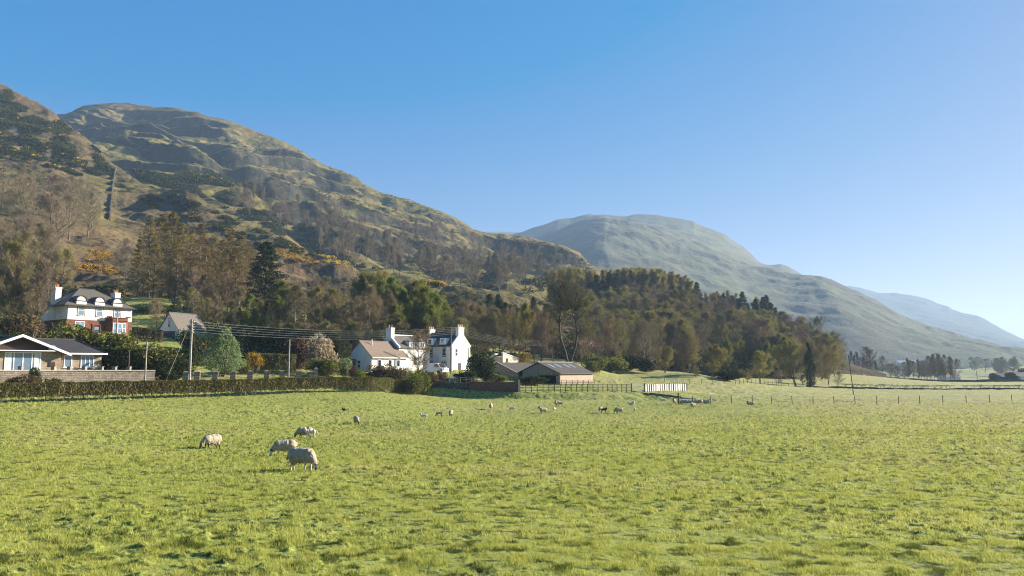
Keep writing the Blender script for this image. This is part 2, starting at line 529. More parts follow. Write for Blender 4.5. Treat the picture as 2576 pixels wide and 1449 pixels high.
def build_hill(name, mat, ridge, base, prof, us, nt_, warp, seed, back=0.55, mats_extra=None):
    """ridge/base: lists of (u, v, Y) picture points of the crest and of the foot, each with its own distance.
    prof(t) shapes the slope; warp(u, t, X, Y, Z) adds the relief."""
    ru = np.array([p[0] for p in ridge], float); rv = np.array([p[1] for p in ridge], float); rY = np.array([p[2] for p in ridge], float)
    bu = np.array([p[0] for p in base], float); bv = np.array([p[1] for p in base], float); bY = np.array([p[2] for p in base], float)
    U = np.linspace(us[0], us[1], us[2])
    def gs(a, px):
        s = px / (U[1] - U[0]); n = int(3 * s) + 1
        kk = np.exp(-0.5 * (np.arange(-n, n + 1) / s) ** 2); kk /= kk.sum()
        ext = np.concatenate([a[0] + (a[1] - a[0]) * np.arange(-n, 0), a, a[-1] + (a[-1] - a[-2]) * np.arange(1, n + 1)])
        return np.convolve(ext, kk, 'valid')
    vr = gs(np.interp(U, ru, rv), 2.5); Yr = gs(np.interp(U, ru, rY), 60); vb = gs(np.interp(U, bu, bv), 70); Yb = gs(np.interp(U, bu, bY), 70)
    vs = gs(vr, 55)                                      # the slope below follows the broad crest line only
    ks = (724.5 - vs) / FOC
    es = (SP + CP * ks) / (CP - SP * ks)
    k = (724.5 - vr) / FOC
    er = (SP + CP * k) / (CP - SP * k)                  # Z/Y at the crest
    k2 = (724.5 - vb) / FOC
    eb = (SP + CP * k2) / (CP - SP * k2)
    a = np.arctan((U - 1288.0) / FOC * (CP + SP * er))
    a = np.maximum.accumulate(a + np.arange(len(a)) * 1e-9)
    ca = np.cos(a)
    Rr = Yr / ca; Zr = er * Yr; Rb = Yb / ca; Zb = eb * Yb
    t = np.linspace(0, 1, nt_)
    tb = np.linspace(0, 1, max(8, nt_ // 7))[1:]
    T, AA = np.meshgrid(t, a)
    UU = np.repeat(U[:, None], nt_, 1)
    R = Rb[:, None] + (Rr - Rb)[:, None] * T
    Zs = es * Yr
    Z = Zb[:, None] + (Zs - Zb)[:, None] * prof(T) + (Zr - Zs)[:, None] * np.clip(T, 0, 1) ** 7
    X = np.sin(AA) * R; Y = np.cos(AA) * R
    Z = Z + warp(UU, T, X, Y, Z)
    # behind the crest the hill falls away again
    Rk = Rr[:, None] + (Rr[:, None] * back) * tb[None, :]
    zc = Z[:, -1:]
    Zk = zc - (zc + 20) * (0.12 * tb + 0.88 * tb ** 1.5)[None, :]
    Ak = np.repeat(a[:, None], len(tb), 1)
    R = np.concatenate([R, Rk], 1); Z = np.concatenate([Z, Zk], 1); AA = np.concatenate([AA, Ak], 1)
    X = np.sin(AA) * R; Y = np.cos(AA) * R
    PIECES.append((name, a, R, Z))
    na, nr = AA.shape
    idx = np.arange(na * nr).reshape(na, nr)
    F = np.stack([idx[:-1, :-1], idx[:-1, 1:], idx[1:, 1:], idx[1:, :-1]], -1).reshape(-1, 4)
    me = np_mesh(name, np.stack([X, Y, Z], -1).reshape(-1, 3), [F[:, ::-1]], [mat], True)
    o = link_mesh(name, me)
    tag(o, kind='structure')
    return o

# ------------------------------------------------------------------ terrain materials
def pasture_material():
    m, nt, out = new_mat('pasture')
    big = noise(nt, 0.035, 4, 0.6)
    mid = noise(nt, 0.9, 4, 0.65)
    fine = noise(nt, 14.0, 3, 0.7)
    c = ramp(nt, big, [(0.3, (0.210, 0.240, 0.050)), (0.52, (0.262, 0.278, 0.066)), (0.72, (0.310, 0.295, 0.092))])
    c2 = mix(nt, c, (0.245, 0.225, 0.085), math_n(nt, 'MULTIPLY', ramp(nt, mid, [(0.50, 0.0), (0.72, 1.0)]), 0.55))
    c3 = mix(nt, c2, (0.150, 0.165, 0.036), math_n(nt, 'MULTIPLY', ramp(nt, fine, [(0.40, 1.0), (0.56, 0.0)]), 0.62))
    # drier, straw-coloured turf towards the right-hand end of the fields
    tc = nt.nodes.new('ShaderNodeTexCoord'); sx = nt.nodes.new('ShaderNodeSeparateXYZ'); nt.links.new(tc.outputs['Object'], sx.inputs[0])
    dry = math_n(nt, 'ADD', math_n(nt, 'MULTIPLY', sx.outputs[0], .010), math_n(nt, 'ADD', math_n(nt, 'MULTIPLY', sx.outputs[1], .0022), math_n(nt, 'MULTIPLY', big, .5)))
    c3 = mix(nt, c3, (0.300, 0.262, 0.115), math_n(nt, 'MULTIPLY', ramp(nt, dry, [(0.75, 0.0), (1.5, 1.0)]), .5))
    c3 = mix(nt, c3, (0.330, 0.290, 0.120), math_n(nt, 'MULTIPLY', ramp(nt, noise(nt, .07, 4, .6), [(0.52, 0.0), (0.68, 1.0)]), .45))
    gap_shade = noise(nt, 2.6, 3, .55)
    c3 = mix(nt, c3, (0.045, 0.062, 0.014), math_n(nt, 'MULTIPLY', ramp(nt, gap_shade, [(0.545, 0.0), (0.595, 1.0)]), .85))  # small dark ticks: shade in the gaps between tussocks, put into the turf colour
    finish(nt, out, c3, 0.85, bump(nt, fine, 0.5, 0.05), 0.15)
    return m

def hill_material(name, grass1, grass2, brown, dark, rock, sc, slope=(0.74, 0.86), patch_amt=0.8, patch=(0.50, 0.60)):
    """rough hill grass with heather and bracken patches, and bare crag where the slope is steep"""
    m, nt, out = new_mat(name)
    n_big = noise(nt, 0.006 * sc, 5, 0.6)
    n_mid = noise(nt, 0.035 * sc, 6, 0.68, vscale=(1, 1, 2.2))
    n_fine = noise(nt, 0.35 * sc, 5, 0.7)
    n_rk = noise(nt, 0.12 * sc, 5, 0.7, vscale=(1, 1, 0.35))
    g = ramp(nt, n_mid, [(0.32, grass1), (0.62, grass2)])
    g = mix(nt, g, brown, ramp(nt, n_big, [(0.42, 0.0), (0.62, 0.85)]))
    dk = ramp(nt, math_n(nt, 'ADD', math_n(nt, 'MULTIPLY', n_mid, 0.6), math_n(nt, 'MULTIPLY', n_fine, 0.42)), [(patch[0], 0.0), (patch[1], 1.0)])
    g = mix(nt, g, dark, math_n(nt, 'MULTIPLY', dk, patch_amt))
    g = mix(nt, g, (0.5, 0.5, 0.5), math_n(nt, 'MULTIPLY', ramp(nt, n_fine, [(0.35, 1.0), (0.65, 0.0)]), 0.25), 'MULTIPLY')
    geo = nt.nodes.new('ShaderNodeNewGeometry')
    sep = nt.nodes.new('ShaderNodeSeparateXYZ')
    nt.links.new(geo.outputs['Normal'], sep.inputs[0])
    st = math_n(nt, 'ADD', sep.outputs[2], math_n(nt, 'MULTIPLY', math_n(nt, 'SUBTRACT', n_rk, 0.5), 0.22))
    rk = ramp(nt, st, [(slope[0], 1.0), (slope[1], 0.0)])
    rc = ramp(nt, n_rk, [(0.35, tuple(x * .45 for x in rock)), (0.65, rock)])
    c = mix(nt, g, rc, rk)
    finish(nt, out, c, 0.95, bump(nt, math_n(nt, 'ADD', n_fine, n_rk), 0.9, 1.2 / sc), 0.05)
    return m

M = {}
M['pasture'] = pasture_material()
M['hill_near'] = hill_material('hill_near', (0.100, 0.092, 0.032), (0.200, 0.160, 0.064), (0.150, 0.096, 0.056), (0.045, 0.040, 0.024), (0.13, 0.115, 0.10), 1.6, slope=(0.60, 0.72))
M['hill_main'] = hill_material('hill_main', (0.095, 0.098, 0.028), (0.235, 0.190, 0.066), (0.180, 0.130, 0.052), (0.030, 0.034, 0.018), (0.064, 0.062, 0.044), 1.0, slope=(.60, .76), patch_amt=.75, patch=(.51, .60))
M['hill_far'] = hill_material('hill_far', (0.085, 0.098, 0.056), (0.170, 0.172, 0.098), (0.112, 0.104, 0.076), (0.046, 0.052, 0.038), (0.13, 0.12, 0.11), 0.5, slope=(0.66, 0.78), patch_amt=0.6)
M['hill_distant'] = hill_material('hill_distant', (0.055, 0.062, 0.034), (0.085, 0.086, 0.050), (0.070, 0.062, 0.045), (0.030, 0.034, 0.024), (0.07, 0.066, 0.06), 0.4, slope=(0.5, 0.6), patch_amt=0.5)
M['wood_floor'] = hill_material('wood_floor', (0.060, 0.062, 0.022), (0.100, 0.095, 0.040), (0.085, 0.060, 0.035), (0.030, 0.030, 0.016), (0.10, 0.09, 0.08), 2.0, slope=(0.4, 0.5))

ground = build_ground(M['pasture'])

H0R = [(-500, 60, 760), (-200, 140, 720), (0, 208.6, 650), (40, 229, 642), (75, 248, 635), (105, 264, 620), (124, 272, 610), (150, 296, 600), (165, 308, 590), (210, 341.6, 565), (255, 383, 535), (296, 416.5, 510),
       (330, 440, 490), (375, 465, 465), (420, 473, 450), (468, 477, 435), (495, 490, 425), (525, 510, 415), (570, 533, 400), (618, 562, 385), (674, 577, 370), (724, 600, 355), (773, 632, 340), (840, 645, 325), (899, 676, 312), (972, 688, 300),
       (1120, 712, 290), (1250, 735, 285), (1400, 756, 285), (1520, 800, 285), (1640, 860, 285)]
H0B = [(-500, 870, 150), (0, 836, 158), (300, 815, 165), (425, 822, 160), (560, 870, 150), (900, 888, 152), (1100, 898, 160), (1250, 912, 180), (1450, 925, 185), (1640, 935, 215)]

def warp_h0(u, t, X, Y, Z):
    edge = smooth(t / .12) * (1 - smooth((t - .82) / .18) * .75)
    n = fbm(X * .012, Y * .012, 5, 101) - .5
    n2 = fbm(X * .06, Y * .06, 4, 107) - .5
    up = smooth((t - .35) / .4)
    ph = (Z + .10 * X + 16 * (fbm(X * .012, Y * .012, 3, 110) - .5)) / 11.0
    fr = ph - np.floor(ph)
    led = (np.where(fr < .76, fr / .76 * .45, .45 + (fr - .76) / .24 * .55) - fr) * 11.0 * 1.1 * up
    return edge * (n * 20 + n2 * 3.2 + led) + (fbm(X * .09, Y * .09, 4, 111) - .5) * 2.2 * smooth(t / .2)
hill0 = build_hill('hill_slope', M['hill_near'], H0R, H0B, lambda t: 0.62 * t + 0.38 * t ** 2, (-500, 1640, 1000), 320, warp_h0, 1)

H1R = [(-400, 250, 1150), (100, 290, 1150), (165, 286, 1150), (180, 280, 1150), (210, 265, 1150), (240, 260, 1150), (296, 259, 1145), (337, 263, 1140), (390, 268, 1125), (435, 268, 1110), (480, 277, 1095), (525, 288, 1080), (584, 304, 1060),
       (641, 326, 1045), (691, 343, 1020), (730, 362.5, 1000), (763, 379, 985), (773, 390, 980), (806, 410, 970), (859, 429, 950), (906, 450, 930), (955, 478, 910), (998, 486.5, 900), (1045, 503, 890), (1084, 514.6, 880), (1134, 541, 870),
       (1187, 572.5, 860), (1236, 582, 850), (1278, 590.7, 845), (1300, 590, 845), (1312, 588, 845), (1343, 600, 840), (1372, 608, 830), (1425, 624, 810), (1462, 642.5, 800), (1491, 667.6, 790), (1513, 671, 785), (1600, 712, 760), (1700, 755, 740), (1850, 830, 700), (2000, 905, 660)]
H1B = [(-400, 420, 780), (165, 420, 640), (296, 470, 540), (375, 520, 500), (525, 560, 450), (618, 605, 420), (724, 650, 400), (840, 700, 380), (972, 735, 370), (1120, 760, 365), (1300, 800, 370), (1500, 860, 400), (1700, 895, 450), (2000, 925, 500)]

def warp_h1(u, t, X, Y, Z):
    edge = smooth(t / .1) * (1 - smooth((t - .86) / .14) * .8)
    w = 60 * (fbm(X * .004, Y * .004, 3, 205) - .5)
    n = fbm((X + w) * .0055, (Y) * .0055, 5, 201) - .5
    # a shadowed combe behind the near slope, and a rounded buttress left of the summit
    gully = -16 * np.exp(-((u - (330 + 560 * (1 - t))) / 70.0) ** 2) * np.sin(np.pi * np.clip(t, 0, 1)) ** .8
    ph = (Z + 0.13 * X + 34 * (fbm(X * .006, Y * .006, 4, 210) - .5)) / 26.0
    fr = ph - np.floor(ph)
    terr = (np.where(fr < .80, fr / .80 * .48, .48 + (fr - .80) / .20 * .52) - fr) * 26.0 * smooth((fbm(X * .005, Y * .005, 3, 222) - .30) / .25)
    ph2 = (Z + 0.10 * X + 15 * (fbm(X * .015, Y * .015, 3, 215) - .5)) / 9.0
    fr2 = ph2 - np.floor(ph2)
    terr2 = (np.where(fr2 < .7, fr2 / .7 * .5, .5 + (fr2 - .7) / .3 * .5) - fr2) * 9.0
    up = smooth((t - .15) / .3)
    return edge * (n * 52 + gully + up * (terr * 2.0 + terr2 * 1.25)) + edge * (fbm(X * .035, Y * .035, 4, 230) - .5) * 5 + (fbm(X * .09, Y * .09, 3, 231) - .5) * 2.4 * smooth(t / .2)
hill1 = build_hill('hill_main', M['hill_main'], H1R, H1B, lambda t: 0.80 * t + 0.20 * t ** 2, (-400, 2000, 1500), 520, warp_h1, 2)

H2R = [(900, 640, 2300), (1150, 610, 2300), (1288, 589.6, 2300), (1312, 583, 2300), (1346, 571, 2300), (1378, 562, 2300), (1401, 552, 2300), (1441, 548, 2300), (1462, 542, 2300), (1481, 538.5, 2300), (1507, 541.4, 2300), (1526, 539.8, 2300), (1544, 542, 2300),
       (1576, 543.8, 2300), (1592, 540.6, 2300), (1621, 538.8, 2300), (1650, 540, 2300), (1679, 546, 2300), (1725, 552.5, 2280), (1745, 556, 2260), (1760, 566, 2250), (1790, 577, 2230), (1825, 590, 2200), (1850, 609, 2180), (1870, 621.5, 2170), (1894, 643, 2150),
       (1906, 656.7, 2150), (1923, 665, 2200), (1940, 667, 2230), (1964, 665, 2240), (1984, 670.5, 2230), (2008, 684.6, 2210), (2025, 696.7, 2200), (2049, 706.4, 2180), (2068, 717, 2170), (2088, 725.8, 2150), (2122, 741.6, 2120), (2146, 752.5, 2100), (2172, 764.6, 2080),
       (2185, 776, 2060), (2210, 796.8, 2040), (2240, 805, 2020), (2261, 819.5, 2000), (2302, 834, 1950), (2344, 848, 1900), (2385, 865, 1850), (2437, 877, 1780), (2498, 889.6, 1700), (2576, 900, 1650), (2700, 912, 1600), (2800, 925, 1550)]
H2B = [(900, 760, 1300), (1300, 780, 1250), (1500, 800, 1200), (1700, 850, 1150), (1900, 905, 1100), (2100, 922, 1050), (2400, 927, 1050), (2800, 928, 1100)]
def warp_h2(u, t, X, Y, Z):
    edge = np.sin(np.pi * np.clip(t, 0, 1)) ** .7
    uc = 1492 + 45 * (1 - t) + 30 * (fbm(t * 5, t * 0 + 3, 3, 77) - .5)
    d = u - uc; sp = 16 * np.log1p(np.exp(np.clip(-d / 16, -30, 30)))
    edge_s = np.sin(np.pi * np.clip(t, 0, 1)) ** .7 * (1 - smooth((t - .45) / .5) * .75)
    spur = 110 * (np.exp(-np.maximum(d, 0) / 700.0) - np.clip(sp / 270.0, 0, 1))
    uc2 = 1985 + 150 * (1 - t) + 40 * (fbm(t * 5, t * 0 + 8, 3, 78) - .5)
    d2 = u - uc2; sp2 = 20 * np.log1p(np.exp(np.clip(-d2 / 20, -30, 30)))
    spur2 = 42 * np.exp(-np.maximum(d2, 0) / 300.0) * np.exp(-sp2 / 110.0)
    n = fbm(X * .0028, Y * .0028, 5, 301) - .5
    ph = (Z + .25 * X + 90 * (fbm(X * .003, Y * .003, 4, 310) - .5)) / 38.0
    fr = ph - np.floor(ph)
    terr = (np.where(fr < .7, fr / .7 * .5, .5 + (fr - .7) / .3 * .5) - fr) * 38.0
    return edge_s * (spur + spur2) + edge * (n * 55 + terr * .7 * smooth((u - 1480) / 60) + (fbm(X * .012, Y * .012, 5, 320) - .5) * 20 * (.25 + .75 * smooth((u - 1480) / 60))) + (fbm(X * .02, Y * .02, 3, 331) - .5) * 4 * smooth(t / .2)
hill2 = build_hill('hill_hazy', M['hill_far'], H2R, H2B, lambda t: 0.66 * t + 0.34 * t ** 2, (900, 2800, 900), 260, warp_h2, 3)

H3R = [(1850, 790, 4200), (2000, 745, 4200), (2090, 725.6, 4200), (2115, 720.4, 4200), (2140, 719, 4200), (2168, 724, 4200), (2210, 736, 4200), (2251, 737.3, 4200), (2292, 742.7, 4180), (2327, 749, 4150), (2354, 761.7, 4100), (2375, 769, 4080), (2388, 771, 4080),
       (2395, 778, 4050), (2426, 787.5, 4000), (2459, 793.7, 3950), (2488, 809, 3900), (2530, 832, 3800), (2576, 853.5, 3700), (2640, 880, 3600), (2760, 905, 3500), (2900, 922, 3300)]
H3B = [(1850, 880, 2900), (2100, 895, 2700), (2300, 905, 2500), (2500, 914, 2400), (2900, 924, 2400)]
def warp_h3(u, t, X, Y, Z):
    edge = np.sin(np.pi * np.clip(t, 0, 1)) ** .7
    return edge * ((fbm(X * .0018, Y * .0018, 5, 401) - .5) * 110) + smooth(t / .3) * (fbm(X * .012, Y * .012, 4, 402) - .5) * 16
hill3 = build_hill('hill_distant', M['hill_distant'], H3R, H3B, lambda t: 0.7 * t + 0.3 * t ** 2, (1850, 2900, 420), 120, warp_h3, 4, back=0.3)
H4R = [(1050, 592, 3300), (1180, 584, 3300), (1235, 583, 3300), (1262, 582.5, 3300), (1300, 583.5, 3300), (1400, 590, 3300)]
H4B = [(1050, 700, 2600), (1400, 700, 2600)]
hill4 = build_hill('hill_beyond', M['hill_far'], H4R, H4B, lambda t: t, (1050, 1400, 120), 40, lambda u, t, X, Y, Z: np.sin(np.pi * t) * (fbm(X * .004, Y * .004, 3, 7) - .5) * 30, 5, back=.3)

H5R = [(1280, 800, 440), (1350, 765, 430), (1400, 748, 430), (1500, 744, 430), (1600, 744, 430), (1680, 752, 425), (1750, 780, 420), (1830, 800, 410), (1900, 812, 400), (1950, 818, 395), (1990, 850, 380), (2050, 880, 365), (2110, 905, 350), (2170, 925, 340), (2230, 940, 335)]
H5B = [(1280, 880, 240), (1400, 905, 235), (1500, 917, 232), (1600, 930, 232), (1700, 932, 225), (1800, 945, 225), (1900, 950, 235), (2000, 952, 245), (2100, 948, 270), (2230, 955, 300)]
hill5 = build_hill('wooded_hill', M['wood_floor'], H5R, H5B, lambda t: .8 * t + .2 * t * t, (1280, 2230, 260), 110, lambda u, t, X, Y, Z: np.sin(np.pi * t) * (fbm(X * .02, Y * .02, 4, 507) - .5) * 12, 6)
# ------------------------------------------------------------------ vegetation: mesh makers
def tubes_np(segs, n=5):
    """segs: list of (p0, p1, r0, r1). Each a tapered n-sided tube."""
    S = np.array([(*a, *b, r0, r1) for a, b, r0, r1 in segs], float)
    P0, P1, R0, R1 = S[:, :3], S[:, 3:6], S[:, 6], S[:, 7]
    D = P1 - P0; L = np.linalg.norm(D, axis=1, keepdims=True); D = D / np.maximum(L, 1e-9)
    ref = np.where(np.abs(D[:, 2:3]) > .9, np.array([[1., 0, 0]]), np.array([[0, 0, 1.]]))
    A = np.cross(D, ref); A /= np.linalg.norm(A, axis=1, keepdims=True); B = np.cross(D, A)
    th = np.arange(n) * 2 * math.pi / n
    ring = A[:, None] * np.cos(th)[None, :, None] + B[:, None] * np.sin(th)[None, :, None]
    V = np.concatenate([P0[:, None] + ring * R0[:, None, None], P1[:, None] + ring * R1[:, None, None]], 1)
    m = len(S); base = (np.arange(m) * 2 * n)[:, None]
    i = np.arange(n); j = (i + 1) % n
    F = np.stack([base + i, base + j, base + n + j, base + n + i], -1).reshape(-1, 4)
    return V.reshape(-1, 3), F

def ribbons_np(P0, P1, W, rng):
    """thin twigs as narrow crossed-angle strips"""
    P0 = np.asarray(P0); P1 = np.asarray(P1)
    D = P1 - P0
    rn = rng.normal(size=D.shape)
    S = np.cross(D, rn); S /= np.maximum(np.linalg.norm(S, axis=1, keepdims=True), 1e-9)
    S = S * np.asarray(W).reshape(-1, 1) * .5
    V = np.stack([P0 - S, P0 + S, P1 + S * .4, P1 - S * .4], 1)
    m = len(P0)
    return V.reshape(-1, 3), np.arange(m * 4).reshape(m, 4)

def cards_np(C, size, rng, up=0.0, aspect=0.6):
    """leaf sprays: small bent quads around the points C"""
    m = len(C)
    n = rng.normal(size=(m, 3)); n[:, 2] += up; n /= np.linalg.norm(n, axis=1, keepdims=True)
    a = np.cross(n, rng.normal(size=(m, 3))); a /= np.linalg.norm(a, axis=1, keepdims=True)
    b = np.cross(n, a)
    s = (np.asarray(size) * np.ones(m) * rng.uniform(.6, 1.3, m))[:, None]
    V = np.stack([C - a * s * .5, C + b * s * aspect * .5 + n * s * .08, C + a * s * .5, C - b * s * aspect * .5 + n * s * .08], 1)
    return V.reshape(-1, 3), np.arange(m * 4).reshape(m, 4)

def join_np(parts):
    Vs, Fs, n = [], [], 0
    for V, F in parts:
        if len(V) == 0: continue
        Vs.append(V); Fs.append(F + n); n += len(V)
    return np.concatenate(Vs), Fs

def rot_dir(d, ang, rng):
    d = d / np.linalg.norm(d)
    r = rng.normal(size=3); s = np.cross(d, r); s /= np.linalg.norm(s)
    return d * math.cos(ang) + s * math.sin(ang)

def grow_broadleaf(seed, levels=5, spread=0.55, up=0.25, trunk=0.22, r0=0.020, fork=1, lean=0.0, shape=1.0, twigs=5, wob=0.16, kids=(2, 3), ratio=0.74, twig_len=0.055):
    """open-grown tree of height about 1: returns limb tubes, twig starts and twig ends"""
    rng = np.random.default_rng(seed)
    segs, tw0, tw1 = [], [], []
    def branch(p, d, L, r, lv):
        ns = 3 if lv < 3 else 2
        q = p
        for i in range(ns):
            d2 = d + rng.normal(size=3) * wob + np.array([0, 0, up * .35]); d2 /= np.linalg.norm(d2)
            q2 = q + d2 * L / ns
            rr = r * (1 - .35 * i / ns); r2 = r * (1 - .35 * (i + 1) / ns)
            segs.append((tuple(q), tuple(q2), rr, r2))
            if lv >= 2 and i < ns - 1 or lv >= levels - 1:
                for _ in range(2 if lv < levels - 1 else 3):
                    e = rot_dir(d2, rng.uniform(.5, 1.1), rng); e[2] += .15
                    tl = twig_len * rng.uniform(.7, 1.5)
                    tw0.append(q2); tw1.append(q2 + e * tl)
                    m = q2 + e * tl * .5
                    f = rot_dir(e, .6, rng); tw0.append(m); tw1.append(m + f * tl * .6)
            q, d = q2, d2
        if lv >= levels:
            for _ in range(twigs):
                e = rot_dir(d, rng.uniform(.1, .8), rng); e[2] += .1
                tl = twig_len * rng.uniform(.8, 1.7)
                a = q - d * L * rng.uniform(0, .5)
                tw0.append(a); tw1.append(a + e * tl)
                for _ in range(2):
                    m = a + e * tl * rng.uniform(.3, .8)
                    f = rot_dir(e, .65, rng); tw0.append(m); tw1.append(m + f * tl * .55)
            return
        k = rng.integers(kids[0], kids[1] + 1)
        for c in range(k):
            ang = spread * rng.uniform(.55, 1.25) * (1.0 if c else .6)
            nd = rot_dir(d, ang, rng); nd[2] += up * (0.5 if lv < 2 else .25); nd[:2] *= shape; nd /= np.linalg.norm(nd)
            branch(q, nd, L * ratio * rng.uniform(.8, 1.12), r * (.72 if c else .8), lv + 1)
    for f in range(fork):
        d = np.array([lean, 0, 1.0]) + (rng.normal(size=3) * [.28, .28, 0] if fork > 1 else rng.normal(size=3) * .06)
        branch(np.array([0.012 * f, 0, -0.01]), d / np.linalg.norm(d), trunk, r0 * (.8 if fork > 1 else 1), 0)
    tw0, tw1 = np.array(tw0), np.array(tw1)
    zmax = max(tw1[:, 2].max(), .01)
    s = 1.0 / zmax
    segs = [(tuple(np.array(a) * s), tuple(np.array(b) * s), ra * s, rb * s) for a, b, ra, rb in segs]
    return segs, tw0 * s, tw1 * s, rng

def grow_leader(seed, base=.16, half=.30, lats=34, top=1.0, r0=.016, rise=.9, prof='oval', bendy=.10, sub=4, fan=5, droop=0.0, tl=.045, stems=1):
    """tree with a wandering leader and side limbs all the way up; crown outline follows prof"""
    rng = np.random.default_rng(seed)
    segs, t0, t1 = [], [], []
    def env(z):
        f = np.clip((z - base) / (1 - base), 0, 1)
        if prof == 'oval': return half * (math.sin(math.pi * min(1, (f * .9 + .08))) ** .7)
        if prof == 'dome': return half * math.sqrt(max(0, 1 - f ** 2.2)) * min(1, .35 + f * 2.2)
        if prof == 'up': return half * (.35 + .65 * math.sin(math.pi * min(1, f * .75 + .12)))
        return half * (1 - f) ** .7
    def limb(p, d, L, r, lv):
        q = p; n = 4 if lv == 0 else 3
        for i in range(n):
            d = d + rng.normal(size=3) * (.2 + .06 * lv); d[2] += rise * .13 - droop * .25; d /= np.linalg.norm(d)
            q2 = q + d * L / n
            ra = r * (1 - .8 * i / n); rb = r * (1 - .8 * (i + 1) / n)
            segs.append((tuple(q), tuple(q2), ra, rb))
            if lv < 1:
                for _ in range(sub if i else 1):
                    e = rot_dir(d, rng.uniform(.45, 1.0), rng); e[2] += rise * .2
                    limb(q + (q2 - q) * rng.uniform(0, 1), e / np.linalg.norm(e), L * rng.uniform(.3, .5) * (1.1 - .2 * i), ra * .5, lv + 1)
            else:
                for _ in range(fan):
                    e = rot_dir(d, rng.uniform(.3, 1.1), rng); e[2] += .1 * rise - droop
                    l = tl * rng.uniform(.6, 1.5); a = q + (q2 - q) * rng.uniform(0, 1)
                    t0.append(a); t1.append(a + e * l)
                    m = a + e * l * rng.uniform(.3, .8); g = rot_dir(e, .7, rng); g[2] -= droop
                    t0.append(m); t1.append(m + g * l * .6)
            q = q2
    for sidx in range(stems):
        K = 10; off = rng.normal(size=2) * .02 * (sidx > 0)
        lean = rng.normal(size=2) * ((.13 if rise < 3 else .05) if stems > 1 else .02)
        ax = np.zeros((K + 1, 3)); walk = rng.normal(size=(K + 1, 2)).cumsum(0) * bendy * .10
        tp = top * (1 if sidx == 0 else rng.uniform(.72, .97))
        for i in range(K + 1):
            f = i / K
            ax[i] = (off[0] + lean[0] * f + walk[i, 0] * f, off[1] + lean[1] * f + walk[i, 1] * f, tp * .93 * f - .01)
        rr = r0 / math.sqrt(stems) * (1.25 if stems > 1 else 1)
        for i in range(K):
            segs.append((tuple(ax[i]), tuple(ax[i + 1]), rr * (1 - .9 * (i / K)) * (1.35 if i == 0 else 1), rr * (1 - .9 * (i + 1) / K)))
        m = lats // stems
        for j in range(m):
            z = base + (.97 - base) * ((j + rng.uniform(-.4, .4)) / m); z = min(max(z, base * .8), .96)
            k = z / .93 / tp * K; i = int(min(k, K - 1)); p = ax[i] + (ax[i + 1] - ax[i]) * min(1, k - i)
            th = j * 2.4 + rng.uniform(-.5, .5)
            f = (z - base) / (1 - base)
            d = np.array([math.cos(th), math.sin(th), (.35 + rise * .9 * f) - droop * .3]); d /= np.linalg.norm(d)
            L = max(env(min(z + .12, 1)), .04) * rng.uniform(.75, 1.2)
            limb(p, d, L, max(rr * .55 * (1 - .75 * f), .0025), 0)
    t0, t1 = np.array(t0), np.array(t1)
    s = 1.0 / t1[:, 2].max()
    segs = [(tuple(np.array(a) * s), tuple(np.array(b) * s), ra * s, rb * s) for a, b, ra, rb in segs]
    return segs, t0 * s, t1 * s, rng

def grow_conifer(seed, whorls=22, rad=0.2, droop=-.15, trunk_r=0.012, start=.12, per=6, shape=1.0, jitter=.3, side=9, taper=.85):
    rng = np.random.default_rng(seed)
    segs, tw0, tw1 = [], [], []
    K = 8
    bend = rng.normal(size=(K + 1, 2)).cumsum(0) * .002
    def axis(z):
        k = z * K; i = min(int(k), K - 1); f = k - i
        b = bend[i] * (1 - f) + bend[i + 1] * f
        return np.array([b[0], b[1], z])
    for i in range(K):
        segs.append((tuple(axis(i / K)), tuple(axis((i + 1) / K)), trunk_r * (1 - .93 * i / K), trunk_r * (1 - .93 * (i + 1) / K)))
    for w in range(whorls):
        z = start + (1 - start) * (w + rng.uniform(-.3, .3)) / whorls
        z = min(max(z, start), .985)
        R = rad * ((1 - z) / (1 - start)) ** taper * rng.uniform(1 - jitter, 1.1) + .012
        for k in range(per):
            th = rng.uniform(0, 2 * math.pi)
            d = np.array([math.cos(th), math.sin(th), droop + .25 * z]); d /= np.linalg.norm(d)
            L = R * rng.uniform(.65, 1.15)
            p = axis(z)
            q = p + d * L * .55; t = q + (d + np.array([0, 0, .22])) * L * .45
            if L > .04:
                segs.append((tuple(p), tuple(q), .0022, .0014)); segs.append((tuple(q), tuple(t), .0014, .0006))
            for _ in range(side):
                f = rng.uniform(.15, 1.0)
                a = p + (q - p) * min(1, f / .55) if f < .55 else q + (t - q) * (f - .55) / .45
                e = rot_dir(d, rng.uniform(.4, 1.2), rng)
                e[2] += shape * -.35
                l = L * rng.uniform(.14, .34) * (1.1 - .5 * f) + .008
                tw0.append(a); tw1.append(a + e * l)
    return segs, np.array(tw0), np.array(tw1), rng

